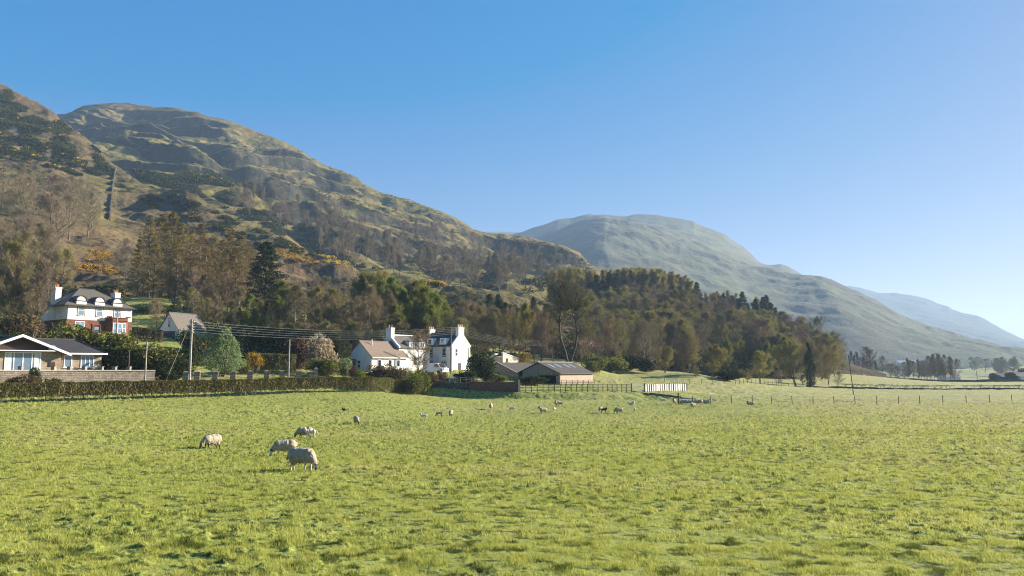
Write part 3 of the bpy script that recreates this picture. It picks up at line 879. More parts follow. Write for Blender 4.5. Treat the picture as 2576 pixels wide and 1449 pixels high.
MESH = {}
def tree_meshes(kind, seed):
    """(trunk mesh, crown mesh) of unit height"""
    key = (kind, seed)
    if key in MESH: return MESH[key]
    B, T = M['bark'], M['twig']
    rngs = np.random.default_rng(seed + 999)
    form = {'bare': dict(base=.18, half=.40, lats=30, bendy=.3), 'bud': dict(base=.14, half=.38, lats=34, bendy=.25), 'bronze': dict(base=.15, half=.36, lats=32, bendy=.25, stems=2),
            'green': dict(base=.12, half=.34, lats=34, fan=4), 'yellow': dict(base=.2, half=.36, lats=30, fan=4), 'tall': dict(base=.26, half=.24, lats=34, prof='up', rise=1.6, bendy=.2),
            'poplar': dict(base=.10, half=.15, lats=48, prof='oval', rise=3.8, bendy=.12, sub=3, stems=3), 'dome': dict(base=.22, half=.56, lats=40, prof='dome', bendy=.3, stems=3, rise=.6),
            'round': dict(base=.2, half=.44, lats=34, prof='dome', bendy=.3, stems=2), 'olive': dict(base=.18, half=.46, lats=36, prof='dome', bendy=.3, stems=2, rise=.7), 'birch': dict(base=.16, half=.23, lats=36, r0=.010, droop=.45, rise=1.2, fan=6, tl=.06, bendy=.12)}
    if kind in form:
        segs, a, b, rng = grow_leader(seed, **form[kind])
    elif kind == 'larch':
        segs, a, b, rng = grow_conifer(seed, whorls=30, rad=.20, droop=-.12, per=6, side=13, start=.16, shape=.8, jitter=.35, taper=.7)
    elif kind == 'spruce':
        segs, a, b, rng = grow_conifer(seed, whorls=36, rad=.27, droop=-.30, per=8, side=16, start=.03, shape=1.0, jitter=.22, taper=.8)
    big = [s for s in segs if s[2] > .0040]; small = [s for s in segs if s[2] <= .0040]
    if len(big) < 4: big, small = segs[:8], segs[8:]
    V, F = tubes_np(big, 6)
    bark = {'birch': M['birch_bark'], 'larch': M['bark'], 'spruce': M['bark']}.get(kind, B)
    trunk = np_mesh('trunk', V, [F], [bark], True)
    parts = []
    sm = np.array([(*s[0], *s[1], s[2]) for s in small]) if small else np.zeros((0, 7))
    tw = {'bare': .0013, 'bronze': .0014, 'bud': .0013, 'green': .0014, 'yellow': .0014, 'tall': .0013, 'dome': .0017, 'round': .0020, 'olive': .0018, 'poplar': .0016, 'larch': .0026, 'spruce': .0030, 'birch': .0012}[kind]
    if len(sm): parts.append(ribbons_np(sm[:, :3], sm[:, 3:6], sm[:, 6] * 2.2, rng))
    parts.append(ribbons_np(a, b, np.full(len(a), tw), rng))
    nrib = sum(len(p[1]) for p in parts)
    leaf = {'bud': ('leaf_bud', .80, .011), 'bronze': ('leaf_bronze', .40, .011), 'green': ('leaf_green', 1.7, .015), 'olive': ('leaf_olive', 1.0, .015), 'yellow': ('leaf_yellow', 1.4, .015), 'tall': ('leaf_bud', .16, .009), 'dome': ('leaf_bronze', .5, .012), 'round': ('leaf_bud', .8, .014),
            'poplar': ('leaf_poplar', .9, .012), 'larch': ('leaf_larch', 2.2, .012), 'spruce': ('leaf_spruce', 3.0, .017), 'birch': ('leaf_birch', .6, .009)}.get(kind)
    mats = [T]; midx = [0] * nrib
    if leaf:
        k = int(len(b) * leaf[1])
        pick = rng.integers(0, len(b), k); f = rng.uniform(.2, 1.05, k)[:, None]
        C = a[pick] * (1 - f) + b[pick] * f + rng.normal(size=(k, 3)) * .006
        if kind == 'poplar':
            keep = rng.uniform(size=k) < .35 + .65 * np.clip((C[:, 2] - .5) / .3, 0, 1); C = C[keep]
        if kind in ('bud', 'tall'):
            keep = fbm(C[:, 0] * 6 + seed, C[:, 2] * 6, 2, seed) > .36; C = C[keep]
        parts.append(cards_np(C, leaf[2], rng, .3))
        mats.append(M[leaf[0]]); midx += [1] * len(C)
    V, Fs = join_np(parts)
    crown = np_mesh('crown', V, [np.concatenate(Fs)], mats, False, midx)
    MESH[key] = (trunk, crown)
    return MESH[key]

def bush_mesh(kind, seed, n=1500, lobes=6, squash=.8, size=.075, mat='leaf_bush', twiggy=.15):
    """dense shrub of unit height and about unit width"""
    key = ('bush', kind, seed)
    if key in MESH: return MESH[key]
    rng = np.random.default_rng(seed)
    pts = []
    for i in range(lobes):
        th = rng.uniform(0, 6.28); rr = rng.uniform(0, .3)
        c = np.array([math.cos(th) * rr, math.sin(th) * rr, rng.uniform(.3, .62)])
        r = rng.uniform(.22, .36)
        m = n // lobes
        d = rng.normal(size=(m, 3)); d /= np.linalg.norm(d, axis=1, keepdims=True)
        k = rng.uniform(.45, 1.0, (m, 1)) ** .5
        p = c + d * k * r * np.array([1.15, 1.15, squash * 1.1])
        pts.append(p)
    P = np.concatenate(pts); P = P[P[:, 2] > -.02]
    P = P[fbm(P[:, 0] * 5 + 9, P[:, 2] * 5 + P[:, 1] * 3, 2, seed) > .33]
    P[:, 2] *= 1 / max(P[:, 2].max(), .1)
    parts = [cards_np(P, size, rng, .4)]
    mats = [M[mat], M['twig']]
    nt_ = int(n * twiggy)
    a = np.stack([rng.normal(0, .06, nt_), rng.normal(0, .06, nt_), np.zeros(nt_)], 1)
    pk = P[rng.integers(0, len(P), nt_)]
    parts.append(ribbons_np(a * 1.5 + pk * .35, pk * 1.04, np.full(nt_, .014), rng))
    V, Fs = join_np(parts)
    me = np_mesh('foliage', V, [np.concatenate(Fs)], mats, False, [0] * len(parts[0][1]) + [1] * nt_)
    MESH[key] = me
    return me

M['bark'] = simple('bark', (0.120, 0.098, 0.074), .4, 6, .9)
def twig_material():
    """young wood: greyish, olive or purplish brown from tree to tree"""
    m, nt, out = new_mat('twig')
    oi = nt.nodes.new('ShaderNodeObjectInfo')
    col = ramp(nt, oi.outputs['Random'], [(0.0, (.250, .195, .135)), (0.3, (.195, .180, .100)), (0.6, (.215, .160, .130)), (1.0, (.295, .230, .145))])
    col = mix(nt, col, (.5, .5, .5), math_n(nt, 'MULTIPLY', noise(nt, 5, 3), .5), 'MULTIPLY')
    finish(nt, out, col, .9, None, .1)
    return m
M['twig'] = twig_material()
M['bark_dark'] = simple('bark_dark', (0.050, 0.042, 0.034), .4, 6, .9)
M['birch_bark'] = simple('birch_bark', (0.50, 0.46, 0.42), .25, 25, .8)
M['leaf_bud'] = leaf_mat('leaf_bud', (0.150, 0.145, 0.028), (0.290, 0.265, 0.050), .4)
M['leaf_olive'] = leaf_mat('leaf_olive', (0.190, 0.175, 0.036), (0.360, 0.310, 0.070), .45)
M['leaf_ivy'] = leaf_mat('leaf_ivy', (0.036, 0.052, 0.020), (0.090, 0.110, 0.040), .2)
M['leaf_bronze'] = leaf_mat('leaf_bronze', (0.170, 0.105, 0.050), (0.290, 0.185, 0.080), .4)
M['leaf_green'] = leaf_mat('leaf_green', (0.100, 0.130, 0.022), (0.250, 0.270, 0.050), .45)
M['leaf_yellow'] = leaf_mat('leaf_yellow', (0.190, 0.190, 0.030), (0.340, 0.310, 0.060), .5)
M['leaf_poplar'] = leaf_mat('leaf_poplar', (0.240, 0.200, 0.036), (0.400, 0.340, 0.070), .5)
M['leaf_larch'] = leaf_mat('leaf_larch', (0.130, 0.100, 0.024), (0.230, 0.175, 0.048), .45)
M['leaf_spruce'] = leaf_mat('leaf_spruce', (0.024, 0.042, 0.018), (0.060, 0.088, 0.036), .15)
M['leaf_birch'] = leaf_mat('leaf_birch', (0.170, 0.130, 0.050), (0.250, 0.190, 0.080), .45)
M['leaf_bush'] = leaf_mat('leaf_bush', (0.065, 0.080, 0.018), (0.200, 0.205, 0.048), .3)
M['leaf_dark'] = leaf_mat('leaf_dark', (0.020, 0.034, 0.012), (0.058, 0.076, 0.024), .2)
M['leaf_holly'] = leaf_mat('leaf_holly', (0.095, 0.140, 0.055), (0.270, 0.320, 0.150), .3)
M['leaf_gold'] = leaf_mat('leaf_gold', (0.290, 0.260, 0.030), (0.420, 0.370, 0.050), .4)
M['leaf_orange'] = leaf_mat('leaf_orange', (0.230, 0.135, 0.018), (0.360, 0.230, 0.035), .4)
M['leaf_gorse'] = leaf_mat('leaf_gorse', (0.028, 0.038, 0.014), (0.075, 0.080, 0.030), .15)
M['leaf_gorse_bloom'] = leaf_mat('leaf_gorse_bloom', (0.420, 0.270, 0.012), (0.700, 0.450, 0.030), .3)
M['leaf_red'] = leaf_mat('leaf_red', (0.085, 0.040, 0.030), (0.150, 0.070, 0.050), .3)
M['leaf_pale'] = leaf_mat('leaf_pale', (0.260, 0.200, 0.130), (0.460, 0.380, 0.260), .4)
M['leaf_brown'] = leaf_mat('leaf_brown', (0.085, 0.060, 0.030), (0.150, 0.110, 0.055), .3)
M['leaf_hedge'] = leaf_mat('leaf_hedge', (0.065, 0.068, 0.020), (0.200, 0.190, 0.056), .3)

VAR = {'bare': 5, 'bud': 5, 'bronze': 4, 'green': 4, 'yellow': 2, 'tall': 4, 'poplar': 4, 'larch': 4, 'spruce': 4, 'birch': 3, 'dome': 3, 'round': 3, 'olive': 3}
CATS = {'larch': 'larch_tree', 'spruce': 'spruce_tree', 'poplar': 'poplar_tree', 'birch': 'birch_tree'}
TR = random.Random(5)
TREES = 0
def tree(kind, p, h, label, group=None, w=1.0, seed=None, rz=None, name=None):
    global TREES
    s = (seed if seed is not None else TR.randrange(VAR[kind])) * 17 + {'bare': 1, 'bud': 2, 'bronze': 3, 'green': 4, 'yellow': 5, 'tall': 6, 'poplar': 7, 'larch': 8, 'spruce': 9, 'birch': 10, 'dome': 11, 'round': 12, 'olive': 13}[kind] * 1000
    tm, cm = tree_meshes(kind, s)
    nm = name or {'bare': 'bare_tree', 'tall': 'bare_tree', 'bud': 'budding_tree', 'bronze': 'bronze_tree', 'green': 'leafy_tree', 'yellow': 'yellow_leaved_tree', 'dome': 'domed_tree', 'round': 'thorn_tree', 'olive': 'budding_tree'}.get(kind) or CATS[kind]
    t = empty(nm, p, TR.uniform(0, 6.28) if rz is None else rz)
    t.scale = (h * w, h * w, h)
    tag(t, label, 'tree', group)
    a = link_mesh('trunk', tm, t); b = link_mesh('crown', cm, t)
    TREES += 1
    return t

def v_height(u, v_top, P):
    """height that carries the top of a thing standing at P up to picture row v_top"""
    return ray(u, v_top)[1] * P.y - P.z

def tree_uv(kind, u, vb, vt, label, group=None, Y=None, **kw):
    """tree whose foot shows at (u, vb), or stands at depth Y when its foot is hidden, and whose top reaches row vt"""
    P = base_at(u, Y) if Y else hit(u, vb)
    if P is None: return None
    h = v_height(u, vt, P)
    if h < 1: return None
    P.z -= .1
    return tree(kind, P, h, label, group, **kw)

def bush_uv(mat, u, vb, vt, width, label, cat='bush', group=None, Y=None, name='bush', seed=0, n=1500, size=.075, depth=None, squash=.8, lobes=6):
    P = base_at(u, Y) if Y else hit(u, vb)
    if P is None: return None
    h = v_height(u, vt, P)
    wm = width / FOC * P.y
    me = bush_mesh(mat, seed, n=n, mat=mat, size=size, squash=squash, lobes=lobes)
    P.z -= .1
    o = link_mesh(name, me, None, P, TR.uniform(0, 6.28), (wm, wm if depth is None else depth, h))
    if depth is not None: o.rotation_euler = (0, 0, 0)
    tag(o, label, cat, group)
    return o
# ------------------------------------------------------------------ trees, from the far slope to the pasture's edge
def poly_fill(poly, n, rnd, mind=10):
    us = [p[0] for p in poly]; vs = [p[1] for p in poly]
    out = []; tries = 0
    while len(out) < n and tries < n * 60:
        tries += 1
        u, v = rnd.uniform(min(us), max(us)), rnd.uniform(min(vs), max(vs))
        c = False; j = len(poly) - 1
        for i in range(len(poly)):
            (x0, y0), (x1, y1) = poly[i], poly[j]
            if (y0 > v) != (y1 > v) and u < (x1 - x0) * (v - y0) / (y1 - y0) + x0: c = not c
            j = i
        if not c: continue
        if any(abs(u - a) < mind and abs(v - b) < mind * .6 for a, b in out): continue
        out.append((u, v))
    return out

def clump(poly, n, kinds, hmin, hmax, label, group, seed=1, only=None, mind=10, w=(0.9, 1.15)):
    rnd = random.Random(seed)
    for u, v in poly_fill(poly, n, rnd, mind):
        P = hit(u, v, only=only)
        if P is None: continue
        k = rnd.choice(kinds)
        P.z -= .3
        tree(k, P, rnd.uniform(hmin, hmax), label, group, w=rnd.uniform(*w))

# bare trees on the hill behind (H1)
clump([(560, 500), (640, 480), (760, 505), (880, 560), (880, 640), (800, 610), (700, 570), (600, 545)], 26, ['bare', 'bare', 'tall'], 14, 20,
      'bare grey tree on the open hillside above the dark spruce', 'bare trees on the hillside above the dark spruce', 11, ['hill_main'], 15)
clump([(800, 560), (900, 590), (1040, 640), (1200, 690), (1330, 720), (1240, 740), (1120, 735), (1000, 700), (880, 670), (800, 630)], 62, ['bare', 'tall', 'bare'], 14, 20,
      'bare grey-brown tree in the open wood on the hill above the white farmhouse', 'bare trees on the hill above the farmhouse', 12, ['hill_main'], 13)
clump([(1000, 560), (1120, 600), (1260, 640), (1400, 680), (1400, 740), (1300, 720), (1150, 670), (1020, 620)], 50, ['bare', 'bare', 'tall'], 12, 18,
      'bare tree high on the shoulder of the hill left of the poplar tops', 'bare trees on the shoulder of the hill', 13, ['hill_main'], 13)
clump([(1300, 610), (1390, 630), (1500, 680), (1510, 720), (1400, 700), (1310, 660)], 18, ['bare'], 8, 12,
      'small bare tree on the end of the ridge above the poplar tops', 'small bare trees on the end of the ridge', 14, ['hill_main'], 10)
# bare trees on the near slope, far left
clump([(0, 520), (60, 505), (150, 520), (230, 540), (250, 610), (150, 640), (0, 640)], 15, ['bare', 'bare', 'tall'], 16, 22,
      'bare spreading tree on the slope left of the dry stone wall', 'bare trees on the slope left of the stone wall', 15, ['hill_slope'], 18)
clump([(0, 650), (100, 640), (145, 660), (150, 720), (90, 740), (0, 740)], 13, ['bare', 'bud', 'tall'], 15, 20,
      'budding brown tree on the slope behind the two-storey villa', 'budding trees behind the villa', 16, ['hill_slope'], 18)
for u, vb, vt, k in ((12, 850, 560, 'tall'), (48, 862, 600, 'bud'), (88, 850, 640, 'tall'), (22, 870, 690, 'bud'), (70, 872, 720, 'bronze'), (120, 780, 560, 'tall'), (150, 760, 620, 'bud')):
    tree_uv(k, u, vb, vt, 'tall twiggy tree between the bungalow and the left edge of the villa', 'tall twiggy trees left of the villa', Y=132 if vb > 840 else 178, w=.85)
clump([(290, 700), (330, 695), (330, 720), (296, 722)], 3, ['bare'], 9, 12, 'small bare tree beside the yellow gorse behind the villa', 'small bare trees beside the yellow gorse', 17, ['hill_slope'], 25)
tree_uv('bare', 312, 692, 596, 'pale bare tree standing alone right of the yellow gorse', seed=2, w=.9)

# larches
for i, (u, vt, Y) in enumerate([(372, 548, 190), (402, 535, 205), (425, 528, 200), (452, 560, 195), (478, 575, 210), (500, 560, 215), (528, 590, 200), (552, 600, 210), (575, 575, 205), (600, 590, 200), (345, 600, 200), (440, 600, 185), (515, 620, 190), (590, 620, 188), (622, 610, 205), (385, 610, 182), (560, 640, 184)]):
    tree_uv('larch', u, 0, vt, 'tall golden-brown larch in the stand above the white garage cottage', 'golden-brown larches above the garage cottage', Y=Y, w=1.5 if i % 2 else 1.25)
# the dark spruce and neighbours
tree_uv('spruce', 668, 0, 606, 'large dark green spruce towering over the brown trees', Y=178, w=1.75, seed=1)
tree_uv('green', 712, 0, 700, 'dark leafy tree at the foot of the large spruce', Y=172, w=.9, seed=1)
# brown and olive trees behind the cottage and the dark garden hedge
for i, (u, vt, Y, k) in enumerate([(440, 690, 172, 'bud'), (470, 668, 170, 'tall'), (498, 672, 168, 'bronze'), (520, 690, 175, 'bud'), (545, 680, 170, 'bronze'), (572, 690, 172, 'tall'), (600, 720, 166, 'bud'), (450, 740, 160, 'tall'), (485, 720, 160, 'bud'), (515, 745, 158, 'bud'), (550, 735, 160, 'bronze'), (585, 750, 158, 'bud')]):
    tree_uv(k, u, 0, vt, 'brown budding tree crowding behind the garage cottage', 'brown budding trees behind the garage cottage', Y=Y, w=.9)
for i, (u, vt, Y, k) in enumerate([(628, 735, 158, 'green'), (655, 745, 155, 'yellow'), (690, 740, 155, 'green'), (640, 770, 150, 'green'), (672, 775, 150, 'bud')]):
    tree_uv('bud' if k == 'yellow' else k, u, 0, vt, 'olive-green tree between the dark spruce and the golden birch', 'olive-green trees left of the golden birch', Y=Y, w=.85)
tree_uv('birch', 743, 0, 708, 'golden weeping birch with a white trunk above the dark hedge', Y=152, w=1.0, seed=0)
for i, (u, vt, Y, k) in enumerate([(775, 700, 172, 'bare'), (800, 715, 160, 'bud'), (825, 690, 175, 'bare'), (850, 720, 158, 'bud'), (880, 715, 165, 'bare'), (905, 740, 160, 'bronze'), (835, 770, 150, 'bud'), (870, 770, 150, 'bronze'), (790, 770, 150, 'bud')]):
    tree_uv(k, u, 0, vt, 'grey-brown tree in the thicket between the two birches', 'grey-brown trees between the two birches', Y=Y, w=1.0)
tree_uv('birch', 926, 0, 712, 'pale purplish birch with a slanting white trunk left of the farmhouse', Y=152, w=.95, seed=1)
for i, (u, vt, Y, k) in enumerate([(915, 680, 180, 'green'), (942, 665, 178, 'yellow'), (960, 700, 170, 'green'), (985, 690, 172, 'green'), (1010, 720, 165, 'green'), (1035, 700, 172, 'green'), (1062, 712, 165, 'green'), (1090, 730, 160, 'green'), (1040, 745, 158, 'green'), (1000, 760, 155, 'green'), (1075, 760, 156, 'green'), (1110, 740, 165, 'green')]):
    tree_uv('olive' if k == 'yellow' else k, u, 0, vt, 'fresh green leafy tree behind the white farmhouse roofs', 'fresh green trees behind the farmhouse', Y=Y, w=.95)
tree_uv('birch', 978, 0, 720, 'slender birch among the green trees left of the farmhouse chimney', Y=160, w=.8, seed=2)
tree_uv('yellow', 1058, 0, 698, 'pale yellow-green tree rising among the green ones behind the farmhouse', Y=176, w=.6, seed=1)
for i, (u, vt, Y, k) in enumerate([(1120, 760, 165, 'bud'), (1145, 752, 170, 'bronze'), (1172, 745, 172, 'bare'), (1195, 765, 165, 'bud'), (1160, 790, 158, 'bud'), (1215, 790, 165, 'bronze'), (1225, 750, 180, 'bare'), (1205, 820, 160, 'bud'), (1100, 790, 158, 'bud')]):
    tree_uv(k, u, 0, vt, 'brown budding tree behind the tall gable of the farmhouse', 'brown trees behind the farmhouse gable', Y=Y, w=.95)
for i, (u, vt, Y, k) in enumerate([(890, 800, 148, 'bud'), (930, 805, 148, 'bronze'), (960, 800, 150, 'bud'), (1000, 795, 152, 'bud'), (1040, 800, 154, 'bronze'), (1080, 795, 156, 'bud'), (700, 800, 145, 'bud'), (740, 805, 145, 'bud'), (780, 810, 145, 'bronze'), (820, 805, 145, 'bud'), (860, 812, 146, 'bud')]):
    tree_uv(k, u, 0, vt, 'low twiggy tree in the belt behind the garden and the cottage wing', 'low twiggy trees in the belt behind the garden', Y=Y, w=1.2)
# bronze trees behind the barn
for i, (u, vb, vt, k) in enumerate([(1258, 905, 768, 'bud'), (1285, 908, 760, 'bud'), (1302, 908, 772, 'bronze'), (1335, 910, 770, 'bronze'), (1360, 912, 775, 'bronze'), (1392, 912, 780, 'bronze'), (1240, 900, 780, 'bud'), (1375, 908, 800, 'bare'), (1345, 905, 820, 'bronze'), (1465, 905, 790, 'bronze'), (1490, 905, 795, 'bare'), (1515, 905, 785, 'bronze')]):
    tree_uv(k, u, vb, vt, 'bronze-tinged tree in the row behind the barn roofs', 'bronze-tinged trees in the row behind the barn', Y=178 + (i % 4) * 5, w=.85)
tree_uv('yellow', 1322, 0, 757, 'bright yellow leaved tree topping the bronze row behind the barn', Y=186, w=.62, seed=0)
tree_uv('yellow', 1218, 0, 778, 'small yellow leaved tree right of the farmhouse chimney', Y=184, w=.35, seed=1)

# the big forked tree
def forked_tree():
    rng = np.random.default_rng(77)
    segs, tw0, tw1 = [], [], []
    def sub(p, d, h, r, seed, **kw):
        s, a, b, _ = grow_leader(seed, base=.10, half=.42, lats=16, prof='oval', r0=r / h, sub=3, fan=2, rise=.9, bendy=.5, tl=.06)
        ang = math.atan2(d[0], d[2])
        R = np.array([[math.cos(ang), 0, math.sin(ang)], [0, 1, 0], [-math.sin(ang), 0, math.cos(ang)]])
        f = lambda q: R @ (np.array(q) * h) + p
        for q0, q1, r0_, r1_ in s: segs.append((tuple(f(q0)), tuple(f(q1)), r0_ * h, r1_ * h))
        tw0.extend([f(q) for q in a]); tw1.extend([f(q) for q in b])
    def limb(pts, r0, r1):
        for i in range(len(pts) - 1):
            f0, f1 = i / (len(pts) - 1), (i + 1) / (len(pts) - 1)
            segs.append((pts[i], pts[i + 1], r0 + (r1 - r0) * f0, r0 + (r1 - r0) * f1))
    L = [(0, 0, -.01), (0, 0, .06), (-.03, .01, .20), (-.075, .02, .34), (-.085, .02, .48), (-.075, .03, .60), (-.07, .02, .72)]
    Rr = [(0, 0, .04), (.03, -.01, .14), (.07, -.02, .26), (.085, -.02, .38), (.075, -.02, .50), (.06, -.02, .60)]
    limb(L, .017, .007); limb(Rr, .013, .006)
    for p, d, h, r, sd in ((L[-1], (-.1, 0, 1), .30, .010, 1), (L[-2], (.35, 0, 1), .30, .007, 2), (L[-3], (-.9, 0, 1), .24, .007, 3), (L[-3], (.5, 0, 1), .2, .006, 4), (L[-2], (-.6, 0, 1), .28, .008, 5),
                           (Rr[-1], (.1, 0, 1), .28, .009, 6), (Rr[-2], (.8, 0, 1), .24, .007, 7), (Rr[-3], (1.1, 0, .8), .2, .006, 8), (Rr[-2], (-.4, 0, 1), .22, .006, 9), (Rr[-1], (.6, 0, 1), .26, .007, 10), (L[3], (-1, 0, .7), .14, .005, 11), (Rr[3], (.9, 0, .6), .17, .005, 12), (L[4], (.1, 1, 1), .24, .006, 13), (L[4], (-.3, -1, 1), .24, .006, 14), (L[5], (.1, 1, 1), .28, .006, 15), (L[5], (.6, -.6, 1), .3, .006, 16), (L[6], (-.6, .4, 1), .27, .007, 17), (Rr[4], (.2, 1, 1), .24, .006, 18), (Rr[5], (-.5, .5, 1), .26, .007, 19), (Rr[5], (1.1, 0, .9), .24, .006, 20), (L[6], (.7, 0, 1), .3, .007, 21), (L[5], (-1.1, 0, .9), .24, .006, 22)):
        sub(np.array(p), d, h, r, 500 + sd)
    V, F = tubes_np([s for s in segs if s[2] > .003], 7)
    tm = np_mesh('trunk', V, [F], [M['bark_dark']], True)
    sm = np.array([(*s[0], *s[1], s[2]) for s in segs if s[2] <= .003])
    parts = [ribbons_np(sm[:, :3], sm[:, 3:6], sm[:, 6] * 2.2, rng), ribbons_np(np.array(tw0), np.array(tw1), np.full(len(tw0), .0013), rng)]
    k = len(tw1) // 7
    C = np.array(tw1)[rng.integers(0, len(tw1), k)] + rng.normal(size=(k, 3)) * .003
    nr = sum(len(p[1]) for p in parts); parts.append(cards_np(C, .008, rng, .3))
    V, Fs = join_np(parts)
    cm = np_mesh('crown', V, [np.concatenate(Fs)], [M['twig'], M['leaf_bud']], False, [0] * nr + [1] * k)
    P = base_at(1430, 168); h = v_height(1430, 682, P)
    t = empty('forked_tree', P); t.scale = (h, h, h)
    tag(t, 'very tall bare tree forking into two trunks behind the barn', 'tree')
    link_mesh('trunk', tm, t); link_mesh('crown', cm, t)
forked_tree()

# poplars and spruces of the wooded hill
PG, PL = 'yellow-tipped poplars crowning the wooded hill', 'upright poplar with yellow-green tips crowning the wooded hill'
for i, (u, vt) in enumerate([(1384, 680), (1400, 670), (1417, 671), (1436, 672), (1454, 675), (1488, 679), (1392, 672), (1408, 668), (1425, 670), (1445, 676), (1462, 673), (1480, 676), (1496, 682)]):
    tree_uv('poplar', u, 0, vt, PL, PG, Y=380 + (i * 7 % 5) * 8, w=1.6)
for i, (u, vt) in enumerate([(1504, 680), (1520, 677), (1536, 676), (1553, 675), (1562, 676), (1578, 669), (1591, 671), (1605, 669), (1619, 672), (1633, 673), (1648, 671), (1662, 674), (1677, 679), (1691, 681), (1705, 688), (1732, 702), (1512, 678), (1528, 676), (1545, 674), (1572, 672), (1584, 668), (1598, 670), (1612, 673), (1626, 670), (1640, 674), (1655, 672), (1670, 675), (1684, 680), (1698, 684), (1712, 690), (1725, 697), (1738, 708), (1750, 716)]):
    tree_uv('poplar', u, 0, vt, PL, PG, Y=385 + (i * 7 % 5) * 10, w=1.5)
for i, (u, vt) in enumerate([(1775, 735), (1795, 730), (1812, 732), (1830, 728), (1848, 735), (1900, 745), (1920, 748)]):
    tree_uv('poplar', u, 0, vt, 'golden-brown poplar among the spruce tops on the right of the wooded hill', 'golden-brown poplars among the right-hand spruces', Y=400, w=1.3)
SG, SL = 'dark spruces along the top of the wooded hill', 'dark spruce with a pointed top along the top of the wooded hill'
for i, (u, vt, Y) in enumerate([(1488, 708, 350), (1500, 690, 355), (1516, 700, 350), (1534, 682, 352), (1548, 696, 350), (1530, 725, 335), (1560, 735, 340), (1480, 735, 340), (1505, 735, 335), (1465, 745, 335),
                                (1762, 738, 365), (1778, 748, 360), (1755, 708, 368), (1808, 742, 362), (1822, 738, 362), (1842, 742, 360), (1870, 732, 365), (1858, 750, 358), (1882, 760, 352), (1905, 750, 360), (1922, 745, 360), (1930, 741, 362), (1942, 760, 358), (1952, 772, 356), (1735, 740, 360), (1790, 760, 350), (1718, 745, 355), (1895, 775, 350), (1915, 785, 345)]):
    tree_uv('spruce', u, 0, vt, SL, SG, Y=Y, w=1.15)
clump([(1230, 790), (1330, 790), (1400, 800), (1400, 840), (1300, 850), (1230, 830)], 8, ['spruce'], 7, 10, 'dark evergreen behind the bright yellow tree', 'dark evergreens behind the yellow tree', 31, None, 14, (1.4, 1.9))
# the wood below them: bare, purplish brown
WL, WG = 'bare or budding tree packed in the dense wood below the poplars and spruces', 'trees packed in the dense wood'
clump([(1470, 850), (1480, 800), (1600, 790), (1700, 800), (1800, 830), (1880, 850), (1880, 920), (1750, 925), (1600, 915), (1480, 900)], 92, ['bare', 'bud', 'round', 'bronze', 'bud'], 13, 18, WL, WG, 41, ['wooded_hill', 'ground'], 15, (1.0, 1.3))
clump([(1870, 850), (1960, 860), (2040, 900), (2110, 925), (2110, 945), (1950, 940), (1870, 930)], 56, ['bare', 'bud', 'olive', 'bronze', 'green'], 12, 17, 'bare brown tree where the wood slopes down to the valley', 'bare brown trees where the wood slopes down', 42, ['wooded_hill', 'ground'], 12, (1.0, 1.25))
clump([(1540, 925), (1620, 920), (1760, 922), (1760, 935), (1540, 935)], 12, ['bare', 'bud'], 14, 18, WL, WG, 43, None, 18, (1.0, 1.25))
for u, vt, k in ((1972, 788, 'bronze'), (1990, 786, 'bare'), (2004, 792, 'bronze'), (2088, 850, 'bare'), (2104, 870, 'bud'), (2120, 890, 'bud'), (1955, 800, 'bare'), (2020, 812, 'bronze'), (2040, 825, 'bare'), (2070, 835, 'bare')):
    tree_uv(k, u, 0, vt, 'bare brown tree where the wood slopes down to the valley', 'bare brown trees where the wood slopes down', Y=330, w=1.15)
tree_uv('bare', 2056, 0, 789, 'bare tree standing proud of the wood against the hazy hill', Y=318, seed=3, w=.75)

# single trees along the foot of the wood
E = [('dome', 1702, 933, 846, 1.05, 'broad dome-shaped tree on the grassy mound', 0), ('olive', 1735, 935, 822, .8, 'tall leafing tree with yellow-green top just right of the domed tree', 0), ('round', 1752, 950, 916, 1.2, 'small reddish twiggy tree in front of the field wall', 1),
     ('olive', 1790, 948, 858, 1.0, 'tree with golden-green leaves spilling right behind the small reddish tree', 1), ('olive', 1818, 945, 880, 1.0, 'smaller golden tree with several stems behind the pasture', 1), ('round', 1848, 956, 905, .9, 'thin round-headed tree between the golden tree and the copse', 2),
     ('olive', 1913, 966, 878, .95, 'round-topped tree with orange tips and tangled trunks', 2), ('round', 1880, 962, 925, 1.4, 'low thorn tree left of the orange-tipped tree', 0), ('bare', 1960, 972, 925, 1.1, 'small bare tree right of the orange-tipped tree', 4), ('olive', 2003, 972, 845, .9, 'tree with a bowed dark trunk beside the ivy-clad one', 1),
     ('olive', 2085, 968, 880, .8, 'yellow-green tree right of the ivy-clad tree', 3), ('bare', 2107, 976, 932, 1.1, 'low many-stemmed bare tree by the right-hand hedge', 2), ('round', 2019, 968, 940, 1.0, 'stunted thorn tree at the foot of the ivy-clad tree', 1), ('olive', 1672, 938, 868, 1.0, 'olive tree at the left end of the grassy mound', 2),
     ('bronze', 1660, 925, 880, 1.1, 'low brown tree right of the dark green bushes', 1), ('olive', 2068, 955, 860, .9, 'pale olive tree behind the ivy-clad tree', 0)]
for k, u, vb, vt, w, lab, sd in E:
    tree_uv(k, u, vb, vt, lab, w=w, seed=sd)
for i, (u, vb) in enumerate([(1828, 915), (1930, 920), (1975, 905), (1860, 900)]):
    tree_uv('green', u, 0, vb - 62, 'dull green tree in front of the dark wood', 'dull green trees in front of the dark wood', Y=236 + 4 * i, w=.8)
